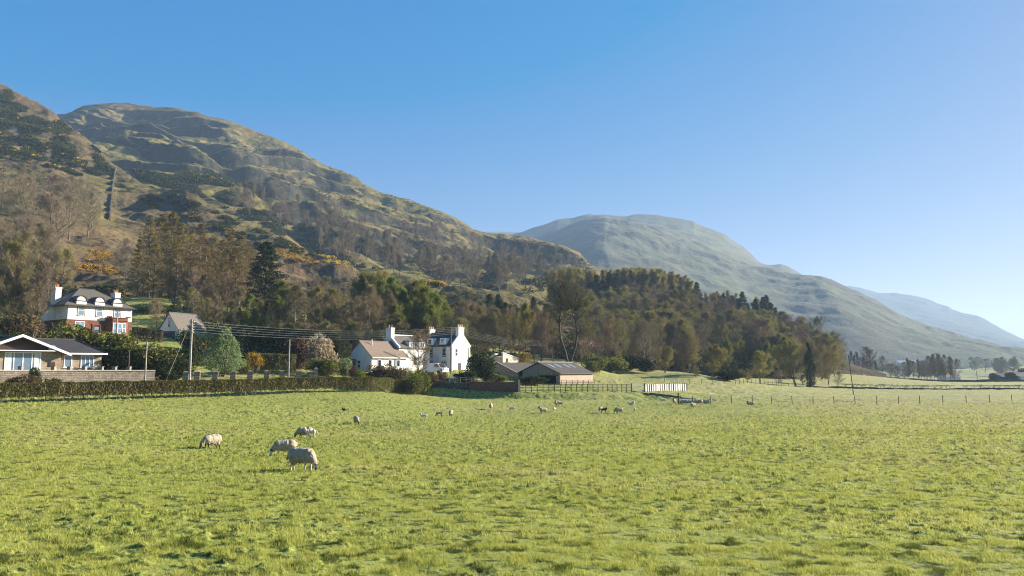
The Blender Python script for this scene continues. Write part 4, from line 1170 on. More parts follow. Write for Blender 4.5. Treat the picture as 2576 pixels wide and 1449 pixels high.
# ivy-clad trunk
P = base_at(2040, 207); h = v_height(2040, 838, P)
def ivy_tree():
    rng = np.random.default_rng(9)
    t = empty('ivy_clad_tree', P)
    tag(t, 'tall narrow tree wrapped in dark ivy at the edge of the pasture', 'tree')
    V, F = tubes_np([((0, 0, 0), (-.2, 0, h * .5), .45, .35), ((-.2, 0, h * .5), (-.5, 0, h * .8), .35, .08)], 7)
    link_mesh('trunk', np_mesh('trunk', V, [F], [M['bark']], True), t)
    n = 3600; z = rng.uniform(0.02, 1, n) ** .9; th = rng.uniform(0, 6.28, n)
    rad = np.interp(z, [0, .1, .4, .75, 1], [.9, 1.15, 1.5, .9, .15]) * (.25 + 1.6 * fbm(z * 8, np.cos(th) * 1.5 + np.sin(th), 3, 4)) * rng.uniform(.55, 1.05, n)
    C = np.stack([np.cos(th) * rad - .5 * z, np.sin(th) * rad, z * h * .82], 1)
    V, F = cards_np(C, .34, rng, .2)
    link_mesh('ivy', np_mesh('ivy', V, [F], [M['leaf_ivy']]), t)
    tm, cm = tree_meshes('bronze', 3000 + 17)
    c = link_mesh('crown', cm, t, (0.4, 0, 0)); c.scale = (h * .95, h * .95, h * .98)
ivy_tree()

# hazy trees across the valley on the right
VL, VG = 'hazy bare tree in the far row beyond the sloping meadow', 'hazy bare trees beyond the meadow'
for i, (u, vb, vt) in enumerate([(2160, 945, 882), (2182, 946, 868), (2190, 947, 876), (2150, 944, 890), (2220, 950, 892), (2172, 946, 895), (2205, 948, 905), (2240, 952, 912), (2258, 955, 918), (2140, 944, 880)]):
    tree_uv('bare' if i % 3 else 'tall', u, vb, vt, VL, VG, Y=360, w=.95)
CL, CG = 'hazy grey tree in the dense far clump right of the leaning pole', 'hazy grey trees in the dense far clump'
for i, (u, vt) in enumerate([(2275, 925), (2290, 897), (2300, 905), (2315, 900), (2330, 892), (2345, 886), (2358, 890), (2368, 884), (2380, 888), (2392, 893), (2402, 900), (2325, 915), (2352, 905), (2375, 905), (2340, 920), (2398, 918), (2310, 925), (2285, 918)]):
    tree_uv('tall' if i % 2 else 'bare', u, 0, vt, CL, CG, Y=365 + (i % 3) * 12, w=.8)
FL, FG = 'faint blue tree on the valley floor below the farthest hill', 'faint trees on the valley floor'
rnd = random.Random(8)
for i in range(44):
    u = rnd.uniform(2120, 2590); Y = rnd.uniform(620, 1150)
    P_ = base_at(u, Y, ['ground'])
    tree(rnd.choice(['bare', 'bare', 'bud', 'green']), P_, rnd.uniform(11, 18), FL, FG, w=rnd.uniform(1.1, 1.7))
print('trees', TREES)

# undergrowth on the floor of the woods and gorse on the hill slopes
def scrub(name, label, cat_kind, spots, mats_, size_rng, card, per, seed, flat=.7, mixf=None):
    """many low bushes that nobody would count, as one object"""
    rng = np.random.default_rng(seed)
    C, S, MI = [], [], []
    for (P, s, mi) in spots:
        m = max(6, int(per * rng.uniform(.6, 1.3)))
        d = rng.normal(size=(m, 3)); d /= np.linalg.norm(d, axis=1, keepdims=True)
        d[:, 2] = np.abs(d[:, 2])
        k = rng.uniform(.35, 1.0, (m, 1)) ** .5
        st = rng.uniform(.7, 1.4, 3)
        C.append(np.array(P) + d * k * np.array([s * st[0], s * st[1], s * flat * st[2]]))
        S.append(np.full(m, s * card)); MI.append(np.full(m, mi))
    C = np.concatenate(C); S = np.concatenate(S); MI = np.concatenate(MI)
    V, F = cards_np(C, S, rng, .5, .8)
    me = np_mesh(name, V, [F], mats_, False, MI)
    o = link_mesh(name, me)
    tag(o, label, None, None, 'stuff')
    return o

def spots_in(poly, n, smin, smax, rnd, mi=0, only=None, mi2=None, p2=0.0, clusterf=None):
    out = []
    us = [p[0] for p in poly]; vs = [p[1] for p in poly]
    tries = 0
    while len(out) < n and tries < n * 12:
        tries += 1
        u, v = rnd.uniform(min(us), max(us)), rnd.uniform(min(vs), max(vs))
        c = False; j = len(poly) - 1
        for i in range(len(poly)):
            (x0, y0), (x1, y1) = poly[i], poly[j]
            if (y0 > v) != (y1 > v) and u < (x1 - x0) * (v - y0) / (y1 - y0) + x0: c = not c
            j = i
        if not c: continue
        if clusterf is not None and float(fbm(np.array([u / clusterf]), np.array([v / clusterf * 1.8]), 3, 55)[0]) < .52: continue
        P = hit(u, v, only=only)
        if P is None: continue
        out.append((tuple(P), rnd.uniform(smin, smax), mi2 if (mi2 is not None and (rnd.random() < p2 if clusterf is None else (float(fbm(np.array([u / 38.]), np.array([v / 22.]), 2, 91)[0]) > .60 and rnd.random() < min(1, p2 * 2)))) else mi))
    return out

rnd = random.Random(21)
HS, HM = ['hill_slope'], ['hill_main']
sp = spots_in([(0, 215), (130, 285), (210, 350), (255, 395), (285, 430), (200, 440), (100, 400), (0, 370)], 2600, .8, 2.4, rnd, 0, HS, 1, .025, 60)
sp += spots_in([(0, 330), (100, 350), (250, 400), (280, 440), (210, 445), (120, 420), (0, 400)], 1800, .8, 2.0, rnd, 0, HS, 1, .06, 40)
sp += spots_in([(0, 400), (150, 440), (200, 500), (120, 520), (0, 480)], 260, .7, 1.6, rnd, 0, HS, 1, .12, 40)
sp += spots_in([(340, 490), (430, 480), (520, 520), (600, 560), (720, 605), (800, 645), (720, 640), (600, 600), (480, 550), (380, 520)], 1500, .6, 1.5, rnd, 0, HS, 1, .05, 50)
sp += spots_in([(330, 425), (420, 440), (480, 460), (520, 500), (440, 480), (350, 450)], 1400, 1.2, 2.6, rnd, 0, HM, None, 0, None)
sp += spots_in([(400, 420), (560, 440), (640, 470), (700, 520), (600, 520), (500, 480)], 1500, 1.2, 2.8, rnd, 0, HM, 1, .015, 60)
sp += spots_in([(560, 520), (760, 540), (900, 620), (960, 680), (860, 670), (700, 610), (600, 570)], 1400, 1.2, 2.6, rnd, 0, HM, 1, .015, 60)
sp += spots_in([(1000, 600), (1250, 640), (1480, 680), (1500, 720), (1300, 740), (1050, 700)], 900, 1.0, 2.4, rnd, 0, HM, 1, .03, 60)
sp += spots_in([(1280, 600), (1380, 612), (1480, 655), (1490, 680), (1400, 660), (1300, 630)], 600, 1.0, 2.4, rnd, 0, HM, None, 0, None)
sp += spots_in([(180, 265), (760, 380), (1200, 580), (1150, 600), (700, 470), (400, 380), (200, 320)], 1500, .7, 1.8, rnd, 0, HM, None, 0, 50)
scrub('gorse_scrub', 'dark gorse and heather scrub spread over the hill slopes', None, sp, [M['leaf_gorse'], M['leaf_gorse_bloom']], None, .42, 26, 3)
# flowering gorse thickets
def gorse(poly, n, smin, smax, label, seed, only=HS):
    r_ = random.Random(seed)
    q = spots_in(poly, n, smin, smax, r_, 0, only, 1, .28)
    P0 = Vector(np.mean([p for p, _, _ in q], axis=0))
    rng = np.random.default_rng(seed)
    C, S, MI = [], [], []
    for (P, s, mi) in q:
        m = 46
        d = rng.normal(size=(m, 3)); d /= np.linalg.norm(d, axis=1, keepdims=True); d[:, 2] = np.abs(d[:, 2])
        C.append(np.array(P) - np.array(P0) + d * (rng.uniform(.4, 1, (m, 1)) ** .5) * np.array([s, s, s * .9])); S.append(np.full(m, s * .30))
        MI.append((rng.uniform(size=m) > np.clip(.25 + d[:, 2] * .8, 0, .93)).astype(int))
    V, F = cards_np(np.concatenate(C), np.concatenate(S), rng, .5, .8)
    o = link_mesh('gorse_thicket', np_mesh('gorse_thicket', V, [F], [M['leaf_gorse_bloom'], M['leaf_gorse']], False, np.concatenate(MI)), None, P0)
    tag(o, label, 'gorse')
gorse([(212, 640), (240, 630), (278, 634), (288, 650), (250, 662), (215, 656)], 34, .8, 1.5, 'bright yellow gorse thicket, the upper one behind the villa roof', 61)
gorse([(186, 668), (210, 665), (260, 672), (300, 676), (296, 690), (250, 692), (195, 680)], 44, .8, 1.5, 'bright yellow gorse thicket, the lower and longer one behind the villa roof', 62)
gorse([(335, 640), (350, 630), (365, 660), (345, 690), (330, 680)], 26, .8, 1.3, 'yellow gorse showing between the left-hand larch trunks', 63)
gorse([(696, 624), (740, 640), (790, 652), (806, 668), (780, 670), (720, 652), (696, 640)], 60, .9, 1.5, 'long orange gorse thicket right of the dark spruce', 64)
gorse([(800, 642), (880, 652), (905, 672), (880, 676), (820, 662)], 34, .7, 1.3, 'orange gorse thicket on the slope edge above the brown trees', 65)
gorse([(1000, 684), (1060, 690), (1120, 708), (1115, 720), (1050, 708), (1000, 696)], 90, 1.2, 2.0, 'orange gorse strip behind the green trees of the farmhouse', 66)
gorse([(850, 590), (880, 606), (875, 616), (850, 604)], 14, 1.0, 1.8, 'small patch of yellow gorse among the bare trees of the hill', 67, HM)
sp = spots_in([(0, 750), (330, 700), (640, 720), (900, 700), (1200, 740), (1330, 850), (1330, 905), (1100, 890), (640, 860), (430, 820), (330, 760), (0, 860)], 1500, .7, 1.9, rnd, 0, None, 1, .35)
sp = [q for q in sp if q[0][1] > 149 and not (330 < proj(*q[0])[0] < 430 and proj(*q[0])[1] > 745)]
sp += spots_in([(1330, 790), (1600, 760), (1900, 830), (2130, 930), (1900, 948), (1640, 932), (1400, 905)], 1700, .8, 2.2, rnd, 0, None, 1, .4)
sp += spots_in([(1500, 905), (1640, 905), (1640, 925), (1500, 925)], 120, .8, 1.8, rnd, 0, None, 1, .4)
scrub('undergrowth', 'brambles and saplings covering the floor of the woods', None, [q for q in sp if q[0][1] > 149], [M['leaf_dark'], M['leaf_brown'], M['leaf_bud']], None, .34, 30, 5)
# ------------------------------------------------------------------ building materials
def wall_mat(name, c, var=.12, stain=(.55, .5, .42), samt=.5, rough=.85):
    m, nt, out = new_mat(name)
    n1 = noise(nt, 0.9, 5, .65, vscale=(1, 1, .35)); n2 = noise(nt, 14, 3)
    col = mix(nt, c, tuple(a * b for a, b in zip(c, stain)), math_n(nt, 'MULTIPLY', ramp(nt, n1, [(.45, 0.0), (.72, 1.0)]), samt))
    col = mix(nt, col, tuple(x * (1 - var) for x in c), math_n(nt, 'MULTIPLY', n2, .5))
    finish(nt, out, col, rough, bump(nt, n2, .3, .02), .2)
    return m

def block_mat(name, c1, c2, mortar, bw=.45, bh=.22, msize=.02, rough=.9):
    m, nt, out = new_mat(name)
    tc = nt.nodes.new('ShaderNodeTexCoord'); sp = nt.nodes.new('ShaderNodeSeparateXYZ'); cb = nt.nodes.new('ShaderNodeCombineXYZ')
    nt.links.new(tc.outputs['Object'], sp.inputs[0])
    nt.links.new(math_n(nt, 'ADD', sp.outputs[0], sp.outputs[1]), cb.inputs[0]); nt.links.new(sp.outputs[2], cb.inputs[1])
    b = nt.nodes.new('ShaderNodeTexBrick')
    nt.links.new(cb.outputs[0], b.inputs['Vector'])
    b.inputs['Scale'].default_value = 1.0
    b.inputs['Brick Width'].default_value = bw; b.inputs['Row Height'].default_value = bh; b.inputs['Mortar Size'].default_value = msize
    b.inputs['Color1'].default_value = (*c1, 1); b.inputs['Color2'].default_value = (*c2, 1); b.inputs['Mortar'].default_value = (*mortar, 1)
    n = noise(nt, 2.5, 5, .7)
    col = mix(nt, b.outputs[0], (.35, .33, .3), math_n(nt, 'MULTIPLY', ramp(nt, n, [(.42, 0.0), (.68, 1.0)]), .6), 'MULTIPLY')
    finish(nt, out, col, rough, bump(nt, noise(nt, 9, 4), .5, .04), .15)
    return m

def roof_mat(name, c, row=.28, moss=(.10, .10, .05), mamt=.25, axis=2, rough=.7):
    m, nt, out = new_mat(name)
    w = nt.nodes.new('ShaderNodeTexWave'); w.wave_type = 'BANDS'; w.bands_direction = 'Z'; w.wave_profile = 'SAW'
    tc = nt.nodes.new('ShaderNodeTexCoord'); nt.links.new(tc.outputs['Object'], w.inputs['Vector'])
    w.inputs['Scale'].default_value = 1.0 / row / 3.14; w.inputs['Distortion'].default_value = .3
    n = noise(nt, 1.2, 5, .65); n2 = noise(nt, 8, 3)
    col = mix(nt, tuple(x * .72 for x in c), tuple(x * 1.25 for x in c), n2)
    col = mix(nt, col, moss, math_n(nt, 'MULTIPLY', ramp(nt, n, [(.48, 0.0), (.7, 1.0)]), mamt))
    col = mix(nt, col, (.6, .6, .6), math_n(nt, 'MULTIPLY', w.outputs['Fac'], .3), 'MULTIPLY')
    finish(nt, out, col, rough, bump(nt, w.outputs['Fac'], .5, .04), .35)
    return m

M['white_wall'] = wall_mat('white_wall', (.74, .72, .68))
M['cream_wall'] = wall_mat('cream_wall', (.62, .54, .42), .2, samt=.5)
M['red_stone'] = block_mat('red_stone', (.205, .088, .058), (.155, .068, .046), (.16, .07, .05), .6, .3, .015)
M['bungalow_stone'] = block_mat('bungalow_stone', (.46, .37, .27), (.34, .26, .19), (.30, .25, .20), .5, .22, .02)
M['old_stone'] = block_mat('old_stone', (.40, .33, .26), (.25, .21, .165), (.17, .145, .12), .42, .2, .03)
M['dark_stone'] = block_mat('dark_stone', (.15, .13, .11), (.09, .08, .07), (.06, .055, .05), .42, .2, .03)
M['barn_brick'] = block_mat('barn_brick', (.56, .41, .31), (.48, .34, .25), (.42, .33, .26), .44, .21, .018)
M['red_brick'] = block_mat('red_brick', (.22, .10, .075), (.16, .075, .055), (.13, .09, .075), .25, .09, .012)
M['slate'] = roof_mat('slate', (.050, .050, .056))
M['slate_brown'] = roof_mat('slate_brown', (.100, .085, .070))
M['tile_dark'] = roof_mat('tile_dark', (.042, .038, .038), .33)
M['tile_brown'] = roof_mat('tile_brown', (.190, .140, .100), .3, moss=(.14, .12, .07))
M['tile_red'] = roof_mat('tile_red', (.24, .09, .06), .3)
M['barn_roof'] = roof_mat('barn_roof', (.062, .053, .048), .9, mamt=.35)
M['glass'] = simple('glass', (.13, .20, .27), .15, 2, .06, spec=1.0)
M['glass_dark'] = simple('glass_dark', (.02, .024, .03), .2, 2, .08, spec=.8)
M['white_paint'] = simple('white_paint', (.80, .80, .78), .05, 5, .4)
M['curtain'] = simple('curtain', (.55, .60, .62), .2, 1.5, .8)
M['dark_paint'] = simple('dark_paint', (.022, .020, .024), .2, 5, .5)
M['navy_paint'] = simple('navy_paint', (.028, .040, .065), .15, 5, .45)
M['red_paint'] = simple('red_paint', (.30, .045, .035), .15, 5, .5)
M['maroon'] = simple('maroon', (.11, .028, .024), .2, 5, .6)
M['timber_brown'] = simple('timber_brown', (.060, .032, .024), .3, 6, .7)
M['clay_pot'] = simple('clay_pot', (.42, .16, .09), .2, 8, .8)
M['pale_pot'] = simple('pale_pot', (.55, .45, .33), .2, 8, .8)
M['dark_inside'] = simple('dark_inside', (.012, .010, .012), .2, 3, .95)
M['corrugated'] = None
def corr():
    m, nt, out = new_mat('corrugated')
    w = nt.nodes.new('ShaderNodeTexWave'); w.bands_direction = 'Y'
    tc = nt.nodes.new('ShaderNodeTexCoord'); nt.links.new(tc.outputs['Object'], w.inputs['Vector'])
    w.inputs['Scale'].default_value = 1.6
    n = noise(nt, 1.5, 5, .7)
    col = mix(nt, (.20, .24, .22), (.11, .13, .12), w.outputs['Fac'])
    col = mix(nt, col, (.16, .11, .08), math_n(nt, 'MULTIPLY', ramp(nt, n, [(.5, 0.), (.7, 1.)]), .6))
    finish(nt, out, col, .6, bump(nt, w.outputs['Fac'], .8, .05), .3)
    return m
M['corrugated'] = corr()
M['rooflight'] = simple('rooflight', (.26, .30, .32), .1, 3, .3, spec=.7)
M['post_wood'] = simple('post_wood', (.085, .070, .052), .35, 9, .9)
M['pole_wood'] = simple('pole_wood', (.30, .27, .235), .3, 5, .85)
M['pole_brown'] = simple('pole_brown', (.17, .095, .07), .3, 5, .85)
M['wire'] = simple('wire', (.28, .32, .31), .1, 5, .5, spec=.5)
M['rail_pale'] = simple('rail_pale', (.42, .39, .34), .25, 6, .8)
M['metal_grey'] = simple('metal_grey', (.20, .23, .26), .2, 5, .5, spec=.5)
M['car_white'] = simple('car_white', (.80, .80, .80), .03, 3, .25, spec=.6)
M['tyre'] = simple('tyre', (.02, .02, .02), .2, 9, .9)

# ------------------------------------------------------------------ building helpers
def house(name, u, Y, theta, label, cat, z=None):
    P = base_at(u, Y, ['ground'])
    if z is not None: P.z = z
    h = empty(name, P, math.radians(theta))
    tag(h, label, cat)
    return h

def gable_walls(root, x0, x1, y0, y1, eave, apex, axis, mat, zb=-1.5, name='wall'):
    m = MB()
    if axis == 'x':
        m.prism([(y0, zb), (y1, zb), (y1, eave), ((y0 + y1) / 2, apex), (y0, eave)], 'x', x0, x1)
    else:
        m.prism([(x0, zb), (x1, zb), (x1, eave), ((x0 + x1) / 2, apex), (x0, eave)], 'y', y0, y1)
    return m.build(name, mat, root)

def gable_roof(root, x0, x1, y0, y1, eave, apex, axis, mat, oh=.25, ohg=.18, th=.12, name='roof'):
    m = MB()
    if axis == 'x':
        c = (y0 + y1) / 2; sl = (apex - eave) / (c - y0); e = eave - sl * oh; k = .04
        for s in (1, -1):
            yo = y0 - oh if s > 0 else y1 + oh
            m.prism([(yo, e + k), (c, apex + k), (c, apex + k + th), (yo, e + k + th)], 'x', x0 - ohg, x1 + ohg)
        m.box(x0 - ohg - .02, x1 + ohg + .02, c - .12, c + .12, apex + k + th * .6, apex + k + th + .07)
    else:
        c = (x0 + x1) / 2; sl = (apex - eave) / (c - x0); e = eave - sl * oh; k = .04
        for s in (1, -1):
            xo = x0 - oh if s > 0 else x1 + oh
            m.prism([(xo, e + k), (c, apex + k), (c, apex + k + th), (xo, e + k + th)], 'y', y0 - ohg, y1 + ohg)
        m.box(c - .12, c + .12, y0 - ohg - .02, y1 + ohg + .02, apex + k + th * .6, apex + k + th + .07)
    return m.build(name, mat, root)

def window(root, face, c, a0, a1, z0, z1, cols=2, rows=2, frame='white_paint', surround=None, pane='glass', sill=True, f=.07, name='window'):
    """window on the wall plane y=c ('y', facing -y) or x=c ('x', facing -x)"""
    def B(m, p0, p1, q0, q1, d0, d1):
        if face == 'y': m.box(p0, p1, c - d1, c - d0, q0, q1)
        elif face == 'x': m.box(c - d1, c - d0, p0, p1, q0, q1)
        elif face == 'X': m.box(c + d0, c + d1, p0, p1, q0, q1)
    m = MB()
    if surround:
        s = .14
        B(m, a0 - s, a1 + s, z1, z1 + s, -.02, .030); B(m, a0 - s, a1 + s, z0 - s, z0, -.02, .045)
        B(m, a0 - s, a0, z0, z1, -.02, .030); B(m, a1, a1 + s, z0, z1, -.02, .030)
        fr = m.build('window_surround' if name == 'window' else name + '_surround', M[surround], root)
        m = MB()
    B(m, a0, a1, z1 - f, z1, .0, .055); B(m, a0, a1, z0, z0 + f, .0, .055)
    B(m, a0, a0 + f, z0 + f, z1 - f, .0, .055); B(m, a1 - f, a1, z0 + f, z1 - f, .0, .055)
    for i in range(1, cols):
        x = a0 + (a1 - a0) * i / cols; B(m, x - f * .4, x + f * .4, z0 + f, z1 - f, .0, .05)
    for i in range(1, rows):
        z = z0 + (z1 - z0) * i / rows; B(m, a0 + f, a1 - f, z - f * .35, z + f * .35, .0, .048)
    w = m.build(name, M[frame], root)
    g = MB(); B(g, a0 + f * .5, a1 - f * .5, z0 + f * .5, z1 - f * .5, -.01, .02)
    g.build('pane', M[pane], w)
    if sill:
        s = MB(); B(s, a0 - .08, a1 + .08, z0 - .08, z0 - .005, -.02, .10); s.build('sill', M[frame] if not surround else M[surround], w)
    return w

def chimney(root, x0, x1, y0, y1, z0, z1, mat, pots, pmat='clay_pot', cap=True):
    m = MB(); m.box(x0, x1, y0, y1, z0, z1)
    if cap: m.box(x0 - .07, x1 + .07, y0 - .07, y1 + .07, z1 - .12, z1 + .04)
    c = m.build('chimney', M[mat], root)
    long_x = (x1 - x0) > (y1 - y0)
    for i in range(pots):
        f = (i + .5) / pots
        px = x0 + (x1 - x0) * f if long_x else (x0 + x1) / 2
        py = (y0 + y1) / 2 if long_x else y0 + (y1 - y0) * f
        p = MB(); p.bar((px, py, z1 + .03), (px, py, z1 + .55), .13, .10, 8); p.bar((px, py, z1 + .50), (px, py, z1 + .60), .13, .13, 8)
        p.build('chimney_pot', M[pmat], c)
    return c

# ------------------------------------------------------------------ the two-storey villa
V_ = house('villa', 164, 135, 53, 'two-storey white villa over red sandstone with three round-topped dormers', 'house', 6.0)
L_, D_, EV, RD = 11.5, 10.0, 5.1, 8.6
MB().box(0, L_, 0, D_, -2.0, 2.6).build('lower_wall', M['red_stone'], V_)
MB().box(-.04, L_ + .04, -.04, D_ + .04, 2.6, EV).build('upper_wall', M['white_wall'], V_)
r = MB()
o_ = .55
E_ = [(-o_, -o_, EV), (L_ + o_, -o_, EV), (L_ + o_, D_ + o_, EV), (-o_, D_ + o_, EV)]
R0, R1 = (4.1, 5, RD), (6.9, 5, RD)
r.poly([E_[0], E_[1], R1, R0]); r.poly([E_[1], E_[2], R1]); r.poly([E_[2], E_[3], R0, R1]); r.poly([E_[3], E_[0], R0])
r.box(-o_, L_ + o_, -o_, D_ + o_, EV - .10, EV - .003)
rf = r.build('roof', M['slate_brown'], V_)
rr = MB(); rr.bar(R0, R1, .12); rr.bar(E_[0], R0, .09); rr.bar(E_[1], R1, .09); rr.build('ridge_tiles', M['slate'], rf)
gt = MB(); gt.box(-o_ - .1, L_ + o_ + .1, -o_ - .12, -o_, EV - .12, EV + .02); gt.box(-o_ - .12, -o_, -o_, D_ + o_, EV - .12, EV + .02); gt.build('gutter', M['dark_paint'], V_)
for cx in (2.4, 5.6, 8.8):
    d = MB()
    arc = [(cx + .85 * math.cos(t), 5.95 + .85 * math.sin(t)) for t in [math.pi * i / 12 for i in range(13)]]
    d.prism([(cx - .85, 5.35)] + [(cx + .85, 5.35)] + arc, 'y', -.12, 2.6)
    dm = d.build('dormer', M['white_wall'], V_)
    b = MB()
    A2 = [(cx + 1.02 * math.cos(t), 5.95 + 1.02 * math.sin(t)) for t in [math.pi * i / 12 for i in range(13)]]
    for i in range(12):
        b.prism([arc[i], arc[i + 1], A2[i + 1], A2[i]], 'y', -.22, 2.7)
    b.build('dormer_roof', M['dark_paint'], dm)
    t_ = MB(); t_.box(cx - .95, cx + .95, -.20, -.125, 5.9, 6.04); t_.box(cx - 1.0, cx + 1.0, -.20, -.125, 5.22, 5.34); t_.build('dormer_trim', M['dark_paint'], dm)
    window(V_, 'y', -.04, cx - .55, cx + .55, 3.35, 5.2, 1, 2, 'white_paint', 'maroon', 'glass')
chimney(V_, -.15, .85, 4.5, 6.3, 3.0, 8.5, 'white_wall', 3)
chimney(V_, 10.4, 11.4, 4.4, 6.2, 4.5, 8.3, 'white_wall', 4)
window(V_, 'y', 0, 1.5, 3.2, .7, 2.3, 2, 2, 'white_paint', 'maroon', 'glass')
b = MB()
bay = [(6.7, 0), (7.5, -1.15), (10.1, -1.15), (10.9, 0)]
b.prism(bay, 'z', -2, 2.95)
by = b.build('bay', M['red_stone'], V_)
b = MB(); bo = [(6.6, 0), (7.45, -1.27), (10.15, -1.27), (11.0, 0)]
b.prism(bo, 'z', 2.62, 2.80); b.prism(bo, 'z', 3.12, 3.25); b.prism(bay, 'z', 2.96, 3.12)
b.box(6.72, 7.5, -1.0, -.6, 3.25, 3.5); b.box(10.1, 10.9, -1.0, -.6, 3.25, 3.5); b.build('parapet', M['red_stone'], by)
for a0, a1 in ((7.62, 8.28), (8.47, 9.13), (9.32, 9.98)):
    window(V_, 'y', -1.15, a0, a1, .35, 2.25, 1, 2, 'white_paint', None, 'glass', sill=False)
d = MB(); d.box(4.7, 5.8, -.05, -.003, -.6, 1.55); dd = d.build('door', M['dark_paint'], V_)
MB().box(4.85, 5.65, -.09, -.055, .9, 1.4).build('door_glass', M['glass'], dd)
d = MB(); d.box(4.5, 4.68, -.14, -.005, -.6, 1.75); d.box(5.82, 6.0, -.14, -.005, -.6, 1.75); d.box(4.4, 6.1, -.16, -.006, 1.76, 2.0); d.build('door_surround', M['red_stone'], V_)
window(V_, 'x', -.04, 1.3, 1.9, 3.5, 4.7, 1, 1, 'white_paint', None, 'glass_dark'); window(V_, 'x', -.04, 2.3, 2.9, 3.5, 4.7, 1, 1, 'white_paint', None, 'glass_dark')
p = MB(); p.bar((.12, -.10, -1), (.12, -.10, EV), .05); p.build('downpipe', M['maroon'], V_)

# ------------------------------------------------------------------ the bungalow
B_ = house('bungalow', 152, 95, 42, 'low stone bungalow with dark tiled roofs and a big white-framed window', 'house', -1.15)
m = MB(); m.box(0, 4.45, 0, 7.5, -1.5, 2.95); m.build('wall', M['bungalow_stone'], B_)
m = MB(); m.prism([(-8.9, -1.5), (-.25, -1.5), (-.25, 3.0), (-4.55, 4.85), (-8.9, 3.0)], 'y', -.95, 7.4); m.build('gable_wall', M['bungalow_stone'], B_)
r = MB(); ev = 3.0
r.poly([(-3.5, -.55, ev), (4.9, -.55, ev), (2.2, 3.75, 4.75), (-3.5, 3.75, 4.75)]); r.poly([(4.9, -.55, ev), (4.9, 8.0, ev), (2.2, 3.75, 4.75)]); r.poly([(4.9, 8.0, ev), (-3.5, 8.0, ev), (-3.5, 3.75, 4.75), (2.2, 3.75, 4.75)])
r.box(-.2, 4.9, -.55, 8.0, ev - .08, ev - .004)
rf = r.build('roof', M['tile_dark'], B_)
rt = MB(); rt.bar((-3.4, 3.75, 4.78), (2.2, 3.75, 4.78), .11); rt.bar((2.2, 3.75, 4.78), (4.9, -.55, ev + .03), .09); rt.build('ridge_tiles', M['slate_brown'], rf)
r = MB(); k = .05
for s in (-1, 1):
    xe = -4.55 + s * 5.15; ze = 4.95 - 5.15 * .425
    r.prism([(xe, ze + k), (-4.55, 4.95 + k), (-4.55, 5.07 + k), (xe, ze + .12 + k)], 'y', -1.75, 7.6)
r.build('gable_roof', M['tile_dark'], B_)
f = MB()
for s in (-1, 1):
    xe = -4.55 + s * 5.2; ze = 4.97 - 5.2 * .425
    f.prism([(xe, ze - .16), (-4.55, 4.97 - .16), (-4.55, 5.14), (xe, ze + .15)], 'y', -1.82, -1.755)
f.build('bargeboard', M['white_paint'], B_)
f = MB(); f.box(.75, 5.0, -.66, -.555, ev - .17, ev + .02); f.box(4.905, 5.0, -.555, 8, ev - .17, ev + .02); f.build('fascia', M['white_paint'], B_)
f = MB(); f.prism([(-7.6, 3.28), (-1.6, 3.28), (-1.6, 3.5), (-4.55, 4.72), (-7.6, 3.46)], 'y', -1.02, -.955); f.build('cladding', M['timber_brown'], B_)
f = MB(); f.box(-7.6, -1.0, -1.75, -.96, 3.16, 3.26); f.build('canopy', M['white_paint'], B_)
w = window(B_, 'y', -.955, -6.1, -2.4, .75, 3.05, 4, 1, 'white_paint', None, 'glass', f=.13)
for ca, cb in ((-5.95, -5.4), (-3.1, -2.55)): MB().box(ca, cb, -.99, -.978, .9, 2.9).build('curtain', M['curtain'], w)
window(B_, 'y', 0, .25, 1.15, 1.25, 2.75, 1, 1, 'white_paint', None, 'glass', f=.10)
window(B_, 'y', 0, 2.1, 3.6, 1.25, 2.75, 3, 1, 'white_paint', None, 'glass', f=.10)
s = MB(); s.bar((-1.35, -1.3, 3.55), (-1.35, -1.22, 3.6), .42, .36, 14); s.bar((-1.35, -1.25, 3.55), (-1.35, -.95, 3.4), .03); s.build('satellite_dish', M['white_paint'], B_)
MB().box(-1.5, -.9, -1.05, -.96, 1.35, 1.85).build('meter_box', M['timber_brown'], B_)

# ------------------------------------------------------------------ the white garage cottage
C_ = house('garage_cottage', 449, 146, 70, 'small white gabled cottage with a dark garage door and red lintel', 'house', 5.2)
gable_walls(C_, 0, 7.5, 0, 5.0, 1.9, 5.3, 'x', M['white_wall'])
gable_roof(C_, 0, 7.5, 0, 5.0, 1.9, 5.3, 'x', M['slate_brown'])
g = MB(); g.box(-.05, -.003, .9, 3.7, -.6, 1.65); gd = g.build('garage_door', M['navy_paint'], C_)
g = MB()
for i in range(6): g.box(-.065, -.052, .95, 3.65, -.45 + i * .33, -.42 + i * .33)
g.build('door_ribs', M['dark_paint'], gd)
MB().box(-.09, -.004, .75, 3.85, 1.67, 1.85).build('lintel', M['red_paint'], C_)
window(C_, 'x', 0, 2.1, 2.75, 2.6, 4.0, 1, 2, 'white_paint', None, 'glass_dark')
MB().box(-.05, -.005, 2.1, 2.8, 4.12, 4.27).build('brick_lintel', M['red_paint'], C_)

